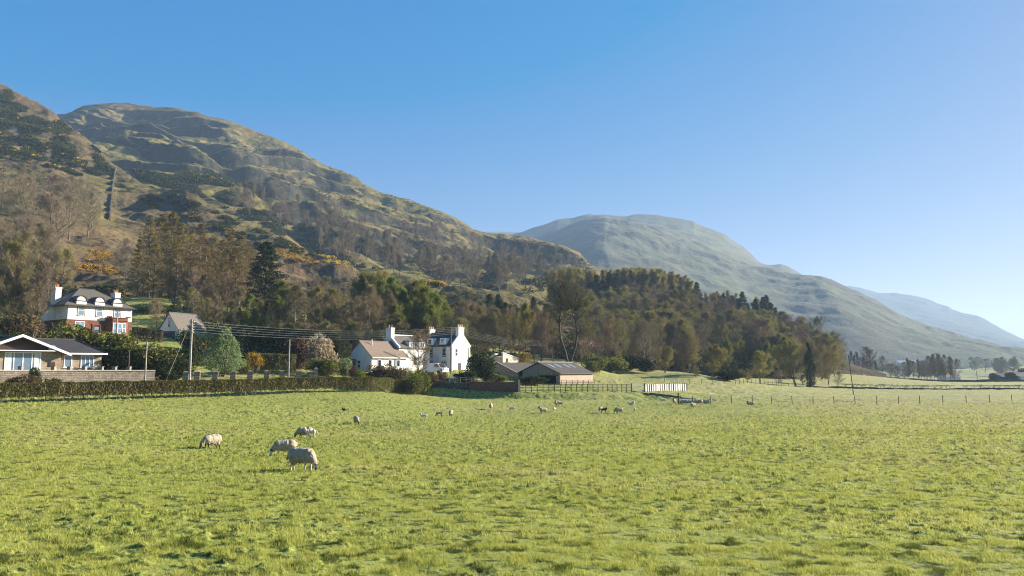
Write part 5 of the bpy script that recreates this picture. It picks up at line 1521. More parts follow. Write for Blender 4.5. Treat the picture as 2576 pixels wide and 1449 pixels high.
# ------------------------------------------------------------------ the farmhouse: cottage wing, middle house, tall house
F1 = house('cottage_wing', 934.6, 132, 50, 'low white cottage with brown tiled roof and blue-grey shaded gable', 'house', -.5)
gable_walls(F1, 0, 8.2, 0, 6.6, 2.45, 5.1, 'x', M['white_wall'])
gable_roof(F1, 0, 8.2, 0, 6.6, 2.45, 5.1, 'x', M['tile_brown'])
for a in (1.3, 3.7, 5.6): window(F1, 'y', 0, a, a + .8, .7, 1.95, 1, 1, 'white_paint', None, 'glass_dark')
window(F1, 'x', 0, 2.9, 3.8, .55, 1.85, 1, 2, 'white_paint', None, 'glass_dark')
d = MB(); d.box(-.05, -.004, 4.5, 5.4, -1, 1.5); d.build('door', M['dark_paint'], F1)
d = MB(); d.prism([(-.9, 1.55), (0, 2.0), (0, 2.1), (-.9, 1.65)], 'y', 4.2, 5.7); d.build('porch_roof', M['slate'], F1)
b = MB(); b.bar((2.0, 2.45, 4.4), (2.0, 2.45, 5.5), .10); b.build('flue', M['white_paint'], F1)
for i in range(6): MB().box(1.2 + i * 1.05, 1.5 + i * 1.05, .35, .5, 2.85, 2.97).build('roof_vent', M['dark_paint'], F1)
f = MB(); f.box(-.1, 8.3, -.36, -.26, 2.2, 2.33); f.build('gutter', M['white_paint'], F1)

F2 = house('middle_house', 1003, 138.5, 50, 'white house with half-dormers between the cottage wing and the tall gable', 'house', -.3)
gable_walls(F2, 0, 7.6, 0, 5.4, 4.0, 6.1, 'x', M['white_wall'])
gable_roof(F2, 0, 7.6, 0, 5.4, 4.0, 6.1, 'x', M['slate_brown'], ohg=.02)
f = MB(); f.prism([(-.2, 3.85), (2.7, 6.2), (5.6, 3.85), (5.6, 4.15), (2.7, 6.42), (-.2, 4.15)], 'x', -.16, .16); f.build('skew', M['white_wall'], F2)
MB().box(-.1, 7.7, 2.56, 2.84, 6.28, 6.42).build('ridge', M['white_paint'], F2)
chimney(F2, -.12, .7, 2.1, 3.5, 5.2, 7.6, 'white_wall', 2)
for a in (2.4, 5.0):
    b = MB(); b.box(a, a + 1.4, -.04, 2.0, 3.9, 5.15); dm = b.build('dormer', M['white_wall'], F2)
    b = MB(); b.box(a - .12, a + 1.52, -.2, 2.2, 5.16, 5.28); b.build('dormer_roof', M['slate'], dm)
    window(F2, 'y', -.04, a + .2, a + 1.2, 4.05, 5.05, 2, 1, 'white_paint', None, 'glass')
for a in (1.0, 3.4, 5.6): window(F2, 'y', 0, a, a + 1.0, .8, 2.3, 1, 2, 'white_paint', None, 'glass_dark')

F3 = house('tall_farmhouse', 1136.5, 145, 50, 'tall white farmhouse with bright steep gable and dark slate roof', 'house', -.45)
gable_walls(F3, 0, 5.0, 0, 8.6, 4.6, 7.2, 'y', M['white_wall'])
gable_roof(F3, 0, 5.0, 0, 8.6, 4.6, 7.2, 'y', M['slate'], oh=.15, ohg=-.12)
f = MB(); f.prism([(-.12, 4.45), (2.5, 7.22), (5.12, 4.45), (5.12, 4.75), (2.5, 7.48), (-.12, 4.75)], 'y', -.05, .32); f.build('skew', M['white_wall'], F3)
chimney(F3, 1.75, 3.25, -.02, .75, 6.4, 8.15, 'white_wall', 3, 'pale_pot')
chimney(F3, 1.75, 3.25, 7.9, 8.65, 6.4, 8.0, 'white_wall', 3, 'pale_pot')
MB().box(5.0, 6.1, 1.0, 7.0, -1, 3.6).build('rear_wing', M['white_wall'], F3)
for yy in (2.0, 5.5):
    b = MB(); b.prism([(yy - .35, 4.9), (yy + 1.55, 4.9), (yy + 1.35, 6.15), (yy - .15, 6.15)], 'x', .15, 2.3); dm = b.build('dormer', M['white_paint'], F3)
    window(F3, 'x', .15, yy + .05, yy + 1.15, 5.02, 6.02, 1, 2, 'white_paint', None, 'glass_dark', f=.12)
window(F3, 'x', 0, 1.7, 2.5, 2.75, 4.2, 1, 2, 'white_paint', 'dark_paint', 'glass_dark')
window(F3, 'x', 0, 1.6, 2.5, .3, 1.7, 1, 2, 'white_paint', 'dark_paint', 'glass_dark')
window(F3, 'x', 0, 5.3, 6.1, 2.75, 4.2, 1, 2, 'white_paint', 'dark_paint', 'glass_dark')
window(F3, 'x', 0, 5.3, 6.1, .3, 1.7, 1, 2, 'white_paint', 'dark_paint', 'glass_dark')
window(F3, 'y', 0, .95, 1.55, 2.7, 4.1, 1, 2, 'white_paint', None, 'glass_dark')
d = MB(); d.box(1.7, 2.5, -.04, -.003, -.6, 1.4); d.build('door', M['dark_paint'], F3)
b = MB(); b.box(3.9, 4.3, -.05, -.004, .3, .95); b.build('vent_grille', M['dark_paint'], F3)
p = MB(); p.bar((4.6, -.08, -.5), (4.6, -.08, 4.4), .05); p.bar((-.12, .25, -.5), (-.12, .25, 4.5), .05); p.build('downpipe', M['dark_paint'], F3)

# ------------------------------------------------------------------ ruined outbuilding, barn, red-roofed cottage
Rn = house('outbuilding', 1265, 158, 50, 'cream stone outbuilding with sloping wall top and dark slate roof', 'outbuilding', -.6)
m = MB(); m.prism([(0, -1.5), (5.0, -1.5), (5.0, 2.6), (0, 3.7)], 'y', 0, .35); m.build('wall', M['cream_wall'], Rn)
m = MB(); m.prism([(.36, -1.5), (5.2, -1.5), (5.2, 2.0), (2.4, 3.6), (.36, 2.4)], 'x', .02, 4.8); m.build('rear_wall', M['cream_wall'], Rn)
m = MB(); m.slab([(-.15, .3, 3.75), (-.15, 5.4, 1.5), (4.9, 5.4, 1.5), (4.9, .3, 3.75)][::-1], -.1); m.build('roof', M['slate'], Rn)
m = MB(); m.prism([(-.12, 3.68), (5.1, 2.55), (5.1, 2.68), (-.12, 3.83)], 'y', -.08, .42); m.build('coping', M['white_paint'], Rn)
MB().box(-.05, .36, 4.0, 4.35, -2.0, 1.2).build('pier', M['cream_wall'], Rn)
window(Rn, 'y', 0, 1.0, 1.6, 1.9, 2.6, 1, 1, 'post_wood', None, 'glass_dark')

Ba = house('barn', 1409.5, 146, 50, 'long farm barn with pale brick side, dark doorway and twin grey roofs', 'barn', -3.25)
m = MB(); m.box(0, 10.9, 0, .3, -1.2, .72); m.build('stone_plinth', M['old_stone'], Ba)
m = MB(); m.box(0, 10.9, .002, .3, .72, 2.2); m.build('brick_wall', M['barn_brick'], Ba)
m = MB(); m.prism([(10.4, -1.5), (10.4, 2.2), (5.2, 4.25), (.302, 2.3), (.302, -1.5)], 'x', 10.55, 10.88); m.build('end_wall', M['old_stone'], Ba)
m = MB(); m.prism([(.31, 2.0), (5.2, 2.0), (5.2, 4.2), (.31, 2.28)], 'x', .05, .3); m.build('gable_panel', M['old_stone'], Ba)
m = MB(); m.prism([(5.21, .9), (9.2, .9), (9.2, 2.7), (5.21, 4.2)], 'x', -.02, .25); m.build('cladding', M['corrugated'], Ba)
m = MB(); m.box(.0, .3, .31, 1.0, -1.2, 2.0); m.box(0, .3, 5.2, 10.4, -1.2, .898); m.build('front_wall', M['old_stone'], Ba)
m = MB(); m.box(-.04, .2, .31, 5.2, 1.8, 2.0); m.build('door_lintel', M['post_wood'], Ba)
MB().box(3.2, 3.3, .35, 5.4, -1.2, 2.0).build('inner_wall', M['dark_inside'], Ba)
m = MB()
m.prism([(-.35, 2.12), (5.2, 4.32), (5.2, 4.42), (-.35, 2.24)], 'x', -.3, 11.2); m.prism([(10.4, 2.2), (5.2, 4.32), (5.2, 4.42), (10.4, 2.31)], 'x', -.3, 11.2)
rf = m.build('roof', M['barn_roof'], Ba)
MB().box(-.3, 11.2, 5.05, 5.35, 4.40, 4.50).build('ridge', M['rail_pale'], rf)
for a in (1.4, 3.6, 6.4, 8.3):
    q = MB(); z = lambda y: 2.24 + (y + .35) * (2.18 / 5.55) + .03
    q.poly([(a, 2.5, z(2.5)), (a + .6, 2.5, z(2.5)), (a + .6, 4.2, z(4.2)), (a, 4.2, z(4.2))]); q.build('rooflight', M['rooflight'], rf)
m = MB(); m.prism([(10.42, -1.5), (10.42, 2.2), (15.6, 4.25), (20.8, 2.0), (20.8, -1.5)], 'x', 0, 10.6); m.build('left_wall', M['old_stone'], Ba)
m = MB(); m.prism([(10.42, 2.24), (15.6, 4.3), (15.6, 4.4), (10.42, 2.33)], 'x', -.3, 10.9); m.prism([(21.1, 1.95), (15.6, 4.3), (15.6, 4.4), (21.1, 2.05)], 'x', -.3, 10.9); m.build('left_roof', M['barn_roof'], Ba)
m = MB(); m.prism([(10.3, 2.3), (15.6, 4.40), (21.1, 2.05), (21.1, 2.17), (15.6, 4.53), (10.3, 2.43)], 'x', -.42, -.305); m.build('verge', M['rail_pale'], Ba)

Rc = house('red_roofed_cottage', 1500, 215, 35, 'red-roofed stone cottage half hidden behind the trees', 'house')
Rc.location.z += .3
gable_walls(Rc, -4.5, 3.5, 0, 6, 3.2, 5.6, 'x', M['old_stone'])
gable_roof(Rc, -4.5, 3.5, 0, 6, 3.2, 5.6, 'x', M['tile_red'])
window(Rc, 'y', 0, 1.5, 2.3, 1.2, 2.5, 1, 2, 'white_paint', None, 'glass_dark'); window(Rc, 'y', 0, -2.3, -1.5, 1.2, 2.5, 1, 2, 'white_paint', None, 'glass_dark')

# ------------------------------------------------------------------ far buildings on the valley floor
def far_house(u, Y, w, d, h, wm, rm, label, name='far_house', th=10, glass=False):
    P = base_at(u, Y, ['ground'])
    o = empty(name, P, math.radians(th)); tag(o, label, 'building')
    gable_walls(o, 0, w, 0, d, h, h + d * .3, 'x', M[wm]); gable_roof(o, 0, w, 0, d, h, h + d * .3, 'x', M[rm])
    return o
far_house(2262, 1020, 13, 10, 11, 'cream_wall', 'rooflight', 'left-hand pale-roofed building glinting among the hazy far trees')
far_house(2294, 1010, 9, 9, 11, 'cream_wall', 'rooflight', 'right-hand pale-roofed building glinting among the hazy far trees')
far_house(2556, 420, 14, 8, 2.8, 'white_wall', 'slate_brown', 'white low building behind the dark bushes at the right edge', 'white_shed', 5)
far_house(2512, 400, 9, 6, 2.6, 'timber_brown', 'slate', 'dark shed between the round dark bushes on the right', 'dark_shed', 5)
far_house(2380, 560, 12, 8, 3.4, 'cream_wall', 'slate_brown', 'faint stone farm building behind the dense far clump')
# ------------------------------------------------------------------ walls, hedges, fences
def along(pts, n, only=('ground',)):
    """n ground points along a line given as (u, Y)"""
    us = [p[0] for p in pts]; t = np.linspace(0, 1, n)
    seg = np.concatenate([[0], np.cumsum([math.hypot((b[0] - a[0]) / FOC * a[1], b[1] - a[1]) for a, b in zip(pts[:-1], pts[1:])])]); seg /= seg[-1]
    return [base_at(float(np.interp(k, seg, us)), float(np.interp(k, seg, [p[1] for p in pts])), list(only)) for k in t]

def strip_wall(name, P, heights, th, mat, label=None, cat=None, coping=None, parent=None, lumpy=.0, seed=0):
    rng = np.random.default_rng(seed)
    n = len(P); V = []; 
    for i, p in enumerate(P):
        a = P[max(i - 1, 0)]; b = P[min(i + 1, n - 1)]
        d = (b - a); d.z = 0; d.normalize(); nn = Vector((-d.y, d.x, 0)) * th / 2
        h = heights[i] if hasattr(heights, '__len__') else heights
        h += rng.uniform(-lumpy, lumpy)
        V += [tuple(p - nn - Vector((0, 0, .6))), tuple(p + nn - Vector((0, 0, .6))), tuple(p + nn * .9 + Vector((0, 0, h))), tuple(p - nn * .9 + Vector((0, 0, h)))]
    F = []
    for i in range(n - 1):
        a, b = 4 * i, 4 * i + 4
        for j in range(4):
            k = (j + 1) % 4
            F.append((a + j, a + k, b + k, b + j))
    F.append((0, 3, 2, 1)); e = 4 * (n - 1); F.append((e, e + 1, e + 2, e + 3))
    o = link_mesh(name, np_mesh(name, V, [np.array(F)], [mat]), parent)
    if label: tag(o, label, cat)
    if coping:
        C = []
        for i, p in enumerate(P):
            a = P[max(i - 1, 0)]; b = P[min(i + 1, n - 1)]
            d = (b - a); d.z = 0; d.normalize(); nn = Vector((-d.y, d.x, 0)) * (th / 2 + .06)
            h = (heights[i] if hasattr(heights, '__len__') else heights)
            for s, z in ((-1, .01), (1, .01), (1, .15), (-1, .15)): C.append(tuple(p + nn * s + Vector((0, 0, h + z))))
        link_mesh('coping', np_mesh('coping', C, [np.array(F)], [coping]), o)
    return o

# garden wall below the bungalow
GP = along([(-120, 79), (0, 82), (150, 85.8), (388, 92)], 40)
def top_h(P, v): return [ray(1288, v)[1] * p.y - p.z for p in P]
gw = strip_wall('garden_wall', GP, top_h(GP, 934), .5, M['old_stone'], 'mortared stone garden wall with pale coping in front of the bungalow', 'wall', M['rail_pale'])
for k, u in enumerate((49, 132, 172, 210, 252, 286, 322)):
    P = base_at(u, 82 + u * .0258, ['ground']); z = ray(1288, 933)[1] * P.y + .14
    m = MB(); x, y = P.x, P.y - .0
    m.box(x - .2, x + .2, y - .2, y + .2, z - .1, z + .3); m.box(x - .24, x + .24, y - .24, y + .24, z + .3, z + .36); m.build('pier', M['old_stone'], gw)
# pillars of the lawn boundary
def pillar(u, Y, h=1.15, w=.34):
    P = base_at(u, Y, ['ground'])
    t = empty('stone_pillar', P, .3)
    m = MB(); m.box(-w, w, -w, w, -.4, h); m.build('shaft', M['old_stone'], t)
    m = MB(); m.box(-w - .05, w + .05, -w - .05, w + .05, h, h + .09)
    n = len(m.v); m.v += [(-w, -w, h + .09), (w, -w, h + .09), (w, w, h + .09), (-w, w, h + .09), (0, 0, h + .24)]
    for q in ((0, 1, 4), (1, 2, 4), (2, 3, 4), (3, 0, 4)): m.f.append([n + i for i in q])
    m.build('cap', M['old_stone'], t)
    return t
PU = [466.6, 495, 540.5, 585.7, 628.6, 670, 709.5, 750, 784, 794.5]
names = ['left of the tall utility pole', 'just right of the tall utility pole', 'left of the forked trunk of the pale green tree', 'right of the pale green tree', 'fourth to the left of the slim utility pole', 'second to the left of the slim utility pole',
         'nearest to the left of the slim utility pole', 'right of the slim utility pole', 'at the low gate', 'taller, right of the low gate']
for i, u in enumerate(PU):
    t = pillar(u, 92.5 + (u - 466) * .042, 1.15 if i != 9 else 1.6, .34 if i < 8 else .24)
    tag(t, 'squat stone pillar of the lawn boundary, ' + names[i], 'pillar', 'stone pillars along the lawn')
f = empty('lawn_fence', base_at(495, 93.7, ['ground'])); tag(f, 'low dark rail fence between the stone pillars of the lawn', 'fence')
for zz in (.45, .85):
    pts = [base_at(u, 92.5 + (u - 466) * .042, ['ground']) + Vector((0, 0, zz)) - f.location for u in PU]
    MB().line(pts, .03).build('rail', M['post_wood'], f)

# the long field hedge
def hedge(name, pts, n, h, th, label, per=1500, mat='leaf_hedge', size=.13, gap=.5, seed=1, stems=26, cat='hedge', twigs=.25):
    rng = np.random.default_rng(seed)
    P = along(pts, n)
    A = np.array([tuple(p) for p in P]); hh = np.array(h if hasattr(h, '__len__') else [h] * n, float)
    k = int(per * (n - 1))
    f = rng.uniform(0, n - 1, k); i = f.astype(int); fr = (f - i)[:, None]
    C = A[i] * (1 - fr) + A[i + 1] * fr
    H = hh[i] * (1 - fr[:, 0]) + hh[i + 1] * fr[:, 0]
    wob = fbm(C[:, 0] * .8, C[:, 1] * .8, 3, seed) - .5
    # mostly near the skin of the box, so gaps show depth
    a = rng.uniform(-1, 1, k); b = rng.uniform(0, 1, k)
    skin = rng.integers(0, 4, k)
    a = np.where(skin == 0, -1 + .2 * rng.uniform(size=k), np.where(skin == 1, 1 - .2 * rng.uniform(size=k), a)); b = np.where(skin == 2, 1 - .12 * rng.uniform(size=k), b)
    tw = th * (.9 + .5 * wob)
    D = A[np.minimum(i + 1, n - 1)] - A[i]; D[:, 2] = 0; D /= np.maximum(np.linalg.norm(D, axis=1, keepdims=True), 1e-6)
    Nn = np.stack([-D[:, 1], D[:, 0], 0 * D[:, 0]], 1)
    C = C + Nn * (a * tw / 2)[:, None]
    lo = gap * (.6 + .8 * (fbm(C[:, 0] * 1.1 + 50, C[:, 1] * 1.1, 2, seed + 3)))
    C[:, 2] += lo + (H + wob * .28 - lo) * b ** .8
    C = C[rng.uniform(size=k) < .35 + .65 * (fbm(C[:, 0] * 2, C[:, 2] * 2.5 + C[:, 1], 2, seed + 8) > .45)]
    V, F = cards_np(C, size, rng, .3, .75)
    m2 = int(k * twigs)
    pk = C[rng.integers(0, len(C), m2)]; st = pk.copy(); st[:, 2] -= rng.uniform(.15, .5, m2); st[:, :2] += rng.normal(0, .12, (m2, 2))
    V2, F2 = ribbons_np(st, pk + rng.normal(0, .05, (m2, 3)), np.full(m2, .03), rng)
    o = empty(name, P[0]); tag(o, label, cat)
    org = np.array(P[0])
    Vs = np.concatenate([V, V2]) - org
    link_mesh('foliage', np_mesh('foliage', Vs, [np.concatenate([F, F2 + len(V)])], [M[mat], M['twig']], False, [0] * len(F) + [1] * len(F2)), o)
    for s in range(stems):
        q = A[0] * 0; t = (s + rng.uniform(.2, .8)) / stems * (n - 1); j = int(t); q = A[j] * (1 - t + j) + A[min(j + 1, n - 1)] * (t - j) - org
        r_ = rng.normal(0, .15, 2)
        MB().bar((q[0], q[1], q[2] - .2), (q[0] + r_[0], q[1] + r_[1], q[2] + .8), .05, .035).build('stem', M['bark'], o)
    return o
hedge('field_hedge', [(-260, 63.5), (0, 70.8), (383, 82), (600, 90), (930, 104.8)], 60, np.linspace(1.80, 1.95, 60), 1.3, 'long clipped hedge with woody stems along the far edge of the sheep field', per=2600, gap=.5, size=.14, stems=40, twigs=.10)
hedge('ragged_hedge', [(925, 106), (985, 114.5), (1050, 119.5)], 14, np.array([2.1, 2.0, 1.9, 1.9, 2.0, 2.1, 2.2, 2.1, 2.0, 2.1, 1.9, 1.8, 1.7, 1.5]), 1.5, 'ragged dark hedge in front of the farmhouse garden', per=1300, gap=.3, size=.15, mat='leaf_bush', seed=4, stems=5)
hedge('garden_hedge', [(648, 113), (700, 114), (742, 115)], 8, 3.0, 2.2, 'clipped rounded green hedge at the right end of the lawn', per=1500, gap=.0, size=.14, mat='leaf_bush', seed=5, stems=0)
hedge('golden_hedge', [(462, 118), (500, 119), (512, 119)], 6, 3.6, 1.6, 'golden privet block beside the tall utility pole', per=1100, gap=.6, size=.16, mat='leaf_gold', seed=6, stems=2)
hedge('brown_hedge', [(330, 138), (370, 139), (408, 140)], 8, 2.4, 1.6, 'low brown beech hedge right of the villa', per=1100, gap=.1, size=.17, mat='leaf_brown', seed=7, stems=0)
hedge('beech_hedge', [(1296, 172), (1334, 174)], 5, 2.6, 1.2, 'russet beech hedge behind the barn roofs', per=1100, gap=.1, size=.18, mat='leaf_orange', seed=17, stems=0)
# tall dark conifer screens that close the gardens
DH = 'dark_hedge'
hedge(DH, [(590, 124), (640, 126), (700, 127), (760, 128), (850, 130)], 14, 6.2, 3.0, 'tall nearly black conifer screen behind the lawn', per=3000, gap=0, size=.26, mat='leaf_dark', seed=8, stems=0)
hedge(DH, [(262, 104), (330, 103), (400, 104), (470, 106)], 12, 3.3, 2.6, 'tall dark screen hedge between the bungalow and the utility pole', per=2400, gap=0, size=.24, mat='leaf_dark', seed=9, stems=0)
hedge(DH, [(470, 116), (520, 120), (600, 122)], 8, 4.2, 2.5, 'dark evergreen mass left of the pale green tree', per=2400, gap=0, size=.24, mat='leaf_dark', seed=10, stems=0)
hedge(DH, [(838, 128), (872, 131)], 4, 4.6, 2.2, 'dark evergreen clump at the left of the cottage wing', per=2200, gap=0, size=.22, mat='leaf_dark', seed=11, stems=0)

# shrubs and small garden trees
BS = [('leaf_bush', 160, 0, 806, 110, 108, 'olive rounded shrub below the left corner of the villa', 1), ('leaf_bush', 225, 0, 822, 120, 108, 'broad olive shrub below the red bay of the villa', 2), ('leaf_bush', 290, 0, 834, 110, 107, 'big sunlit olive shrub right of the bungalow roof', 3),
      ('leaf_bush', 330, 0, 862, 70, 103, 'olive shrub hanging over the dark screen beside the thin wooden pole', 4), ('leaf_bush', 395, 0, 862, 110, 100, 'grey-green laurel right of the pale short pole', 5), ('leaf_dark', 445, 0, 884, 80, 98, 'dark shrub behind the guy wire of the utility pole', 6),
      ('leaf_brown', 60, 0, 940, 80, 79, 'brown leafless shrub sprawling over the garden wall', 7), ('leaf_dark', 88, 0, 920, 34, 81, 'small dark evergreen on the garden wall', 8), ('leaf_brown', 130, 0, 946, 60, 79, 'brown twiggy shrub before the garden wall', 9),
      ('leaf_dark', 420, 0, 918, 55, 88, 'dark ivy-like shrub at the end of the garden wall', 10), ('leaf_bush', 185, 0, 815, 80, 116, 'yellowish shrub against the red wall of the villa', 11),
      ('leaf_orange', 640, 0, 884, 52, 112, 'orange-gold bush between the pale tree and the clipped hedge', 12), ('leaf_bush', 612, 0, 900, 50, 110, 'green bush at the foot of the pale green tree', 13), ('leaf_red', 760, 0, 848, 85, 124, 'dark red-leaved small tree behind the slim utility pole', 14),
      ('leaf_pale', 812, 0, 838, 84, 120, 'cream blossoming tree left of the cottage wing', 15), ('leaf_bush', 820, 0, 900, 90, 114, 'olive shrub under the cream blossom', 16), ('leaf_holly', 868, 0, 898, 40, 118, 'grey-green bush left of the cottage wing door', 17),
      ('leaf_red', 886, 0, 917, 24, 116, 'pinkish small shrub beside the cottage wing door', 18), ('leaf_bush', 905, 0, 925, 30, 115, 'small green shrub before the cottage wing gable', 19), ('leaf_brown', 955, 0, 913, 70, 119, 'brown-green bush in front of the cottage wing windows', 20),
      ('leaf_brown', 990, 0, 918, 55, 120, 'twiggy brown bush right of the cottage wing', 21), ('leaf_bush', 1012, 0, 922, 40, 121, 'olive bush left of the big garden tree', 22), ('leaf_bush', 1060, 0, 928, 60, 122, 'rounded olive bush below the middle house', 23), ('leaf_brown', 1085, 0, 934, 40, 124, 'rounded brown bush in front of the white van', 24),
      ('leaf_bush', 1035, 0, 938, 60, 116, 'dark green bush behind the ragged hedge', 25), ('leaf_brown', 1110, 0, 935, 40, 128, 'pale twiggy bush at the wall beside the farm gate', 26), ('leaf_dark', 1206, 0, 884, 75, 134, 'big dark ivy bush right of the tall gable', 27), ('leaf_dark', 1175, 0, 925, 60, 130, 'dark bramble below the tall gable', 28),
      ('leaf_dark', 1228, 0, 915, 50, 133, 'dark ivy bush left of the barn', 29), ('leaf_bush', 1252, 0, 940, 60, 138, 'yellowish bramble heap beside the barn wall', 30), ('leaf_dark', 1335, 0, 945, 80, 141, 'dark nettle patch against the barn front', 31),
      ('leaf_bush', 1500, 0, 888, 55, 172, 'yellow-green willow bush right of the barn', 32), ('leaf_bush', 1485, 0, 905, 40, 168, 'olive bush touching the barn roof', 33), ('leaf_green', 1542, 0, 896, 60, 190, 'rounded green bush on the lawn right of the barn', 34), ('leaf_dark', 1590, 0, 890, 70, 200, 'dark green bush behind the rounded green one', 35),
      ('leaf_dark', 1620, 0, 905, 50, 195, 'dark green bush at the left foot of the wood', 36), ('leaf_dark', 1830, 0, 930, 75, 176, 'spreading dark bush in the pasture below the trees', 37), ('leaf_brown', 1640, 0, 915, 40, 205, 'brown scrub at the left foot of the wood', 38), ('leaf_holly', 385, 0, 760, 90, 165, 'grey lichen-covered fruit tree on the villa lawn', 39),
      ('leaf_dark', 2502, 0, 938, 30, 395, 'round dark bush, the left one beside the dark shed', 40), ('leaf_dark', 2545, 0, 936, 34, 392, 'large round dark bush right of the dark shed', 41), ('leaf_dark', 2574, 0, 925, 30, 480, 'dull bush at the right edge of the picture', 42), ('leaf_brown', 500, 0, 850, 70, 128, 'bronze hedge-like shrub between the golden hedge and pale tree', 43),
      ('leaf_dark', 35, 0, 830, 110, 110, 'dark shrubbery rising behind the bungalow gable', 44), ('leaf_brown', 45, 0, 790, 120, 122, 'brown thicket left of the villa', 45), ('leaf_dark', 560, 0, 845, 110, 136, 'dark laurel behind the pale green tree', 46), ('leaf_bush', 300, 0, 850, 50, 110, 'olive shrub below the right end of the villa', 47),
      ('leaf_dark', 470, 0, 826, 60, 136, 'dark holly at the foot of the garage cottage', 48), ('leaf_dark', 1155, 0, 938, 36, 134, 'small dark shrub by the tall gable door', 50)]
for mat, u, vb, vt, w, Y, lab, sd in BS:
    big = w / FOC * Y
    bush_uv(mat, u, vb, vt, w, lab, 'small tree' if 'tree' in lab.split(',')[0].split(' ')[0:9] and 'behind' not in lab.split()[0:2] and mat in ('leaf_pale', 'leaf_holly') else 'shrub', None, Y, 'shrub', sd, n=int(1600 + 600 * big / 4), size=.085 if Y < 140 else .10, lobes=9)
# pale green garden tree
P = base_at(560, 105, ['ground']); h = v_height(566, 822, P)
t = empty('garden_tree', P); tag(t, 'pale green variegated tree with a broad cone crown on the lawn', 'tree')
V, F = tubes_np([((0, 0, -.2), (-.5, 0, h * .35), .16, .10), ((.15, 0, -.2), (.55, 0, h * .4), .13, .07), ((-.05, .1, -.2), (0, .2, h * .6), .12, .05)], 7)
link_mesh('trunk', np_mesh('trunk', V, [F], [M['bark']], True), t)
rng = np.random.default_rng(4); n = 15000
z = rng.uniform(.12, 1, n) ** 1.15; th = rng.uniform(0, 6.28, n); R = 2.9 * np.clip(1 - (z - .26) / .74, 0, 1) ** .62 * np.clip((z - .06) / .16, 0, 1) ** .6
R = R * (.78 + .5 * (fbm(np.cos(th) * 2 + z * 5, np.sin(th) * 2 + z * 3, 3, 6))) * rng.uniform(.3, 1, n) ** .4
C = np.stack([np.cos(th) * R, np.sin(th) * R, z * h], 1); C = C[fbm(C[:, 0] * 1.6 + C[:, 1], C[:, 2] * 1.8, 2, 7) > .40]
V, F = cards_np(C, .20, rng, .3)
link_mesh('crown', np_mesh('crown', V, [F], [M['leaf_holly']]), t)
# big bare garden tree before the farmhouse
tree_uv('bronze', 1047, 0, 812, 'bare garden tree with copper buds standing before the middle house', Y=126, w=.85, seed=2, name='garden_tree')
tree_uv('dome', 395, 0, 745, 'crooked bare fruit tree on the villa lawn', Y=152, w=.55, seed=1, name='fruit_tree')
tree_uv('bare', 1112, 0, 905, 'small pale bare tree beside the white van', Y=134, w=.8, seed=1, name='garden_tree')

# field walls below the farm
FP = along([(1044, 124.6), (1100, 124), (1180, 123.2)], 18)
hh = [ray(1288, v)[1] * p.y - p.z for p, v in zip(FP, np.concatenate([np.linspace(948, 947, 5), np.linspace(952, 958, 4), np.linspace(960, 964, 9)]))]
strip_wall('field_wall', FP, hh, .5, M['dark_stone'], 'dark rubble field wall below the farmhouse', 'wall', lumpy=.05)
BP = along([(1181, 123.2), (1250, 122.6), (1306, 122.0)], 12)
strip_wall('brick_wall', BP, [ray(1288, 962.5)[1] * p.y - p.z for p in BP], .35, M['red_brick'], 'dark red brick wall left of the barn yard fence', 'wall', M['red_brick'])
P = base_at(1306, 121.9, ['ground'])
o = empty('gate_post', P); MB().box(-.16, .16, -.16, .16, -.4, 1.95).build('post', M['rail_pale'], o); tag(o, 'pale square gate post at the end of the red brick wall', 'post')
def rail_fence(name, pts, n, h, rails, label, pm='post_wood', rm='post_wood', rr=.04, pr=.07, board=False, cat='fence', mesh_panel=None):
    P = along(pts, n)
    f = empty(name, P[0]); tag(f, label, cat)
    for p in P:
        q = p - P[0]
        MB().bar((q.x, q.y, q.z - .3), (q.x, q.y, q.z + h), pr, pr * .9, 6).build('post', M[pm], f)
    for z in rails:
        pp = [p - P[0] + Vector((0, -.08, z)) for p in P]
        MB().line(pp, rr, 4).build('rail', M[rm], f)
    return f
rail_fence('wall_top_fence', [(1130, 125.2), (1214, 124.6)], 7, 1.75, (1.4, 1.68), 'pale rail fence running above the field wall', rm='rail_pale')
rail_fence('yard_fence', [(1308, 122.2), (1400, 123.5), (1500, 126), (1588, 130)], 22, 1.35, (.25, .5, .75, 1.0, 1.25), 'dark post-and-rail fence along the barn yard', rr=.045, pr=.06)
rail_fence('yard_fence', [(1412, 143.5), (1495, 150)], 7, 1.0, (.5, .9), 'short dark rail fence at the foot of the pale barn side', rr=.04)
P0 = base_at(1589, 130, ['ground']); P1 = base_at(1622, 131.5, ['ground'])
g = empty('field_gate', P0); tag(g, 'pale five-bar gate between the dark fence and the white palisade', 'gate')
q = P1 - P0
for z in (.3, .55, .8, 1.05, 1.25): MB().bar((0, 0, z), (q.x, q.y, q.z + z), .045, n=4).build('bar', M['rail_pale'], g)
MB().bar((0, 0, -.2), (0, 0, 1.45), .09).bar((q.x, q.y, q.z - .2), (q.x, q.y, q.z + 1.5), .09).bar((0, 0, .3), (q.x, q.y, q.z + 1.25), .03, n=4).build('gate_frame', M['post_wood'], g)
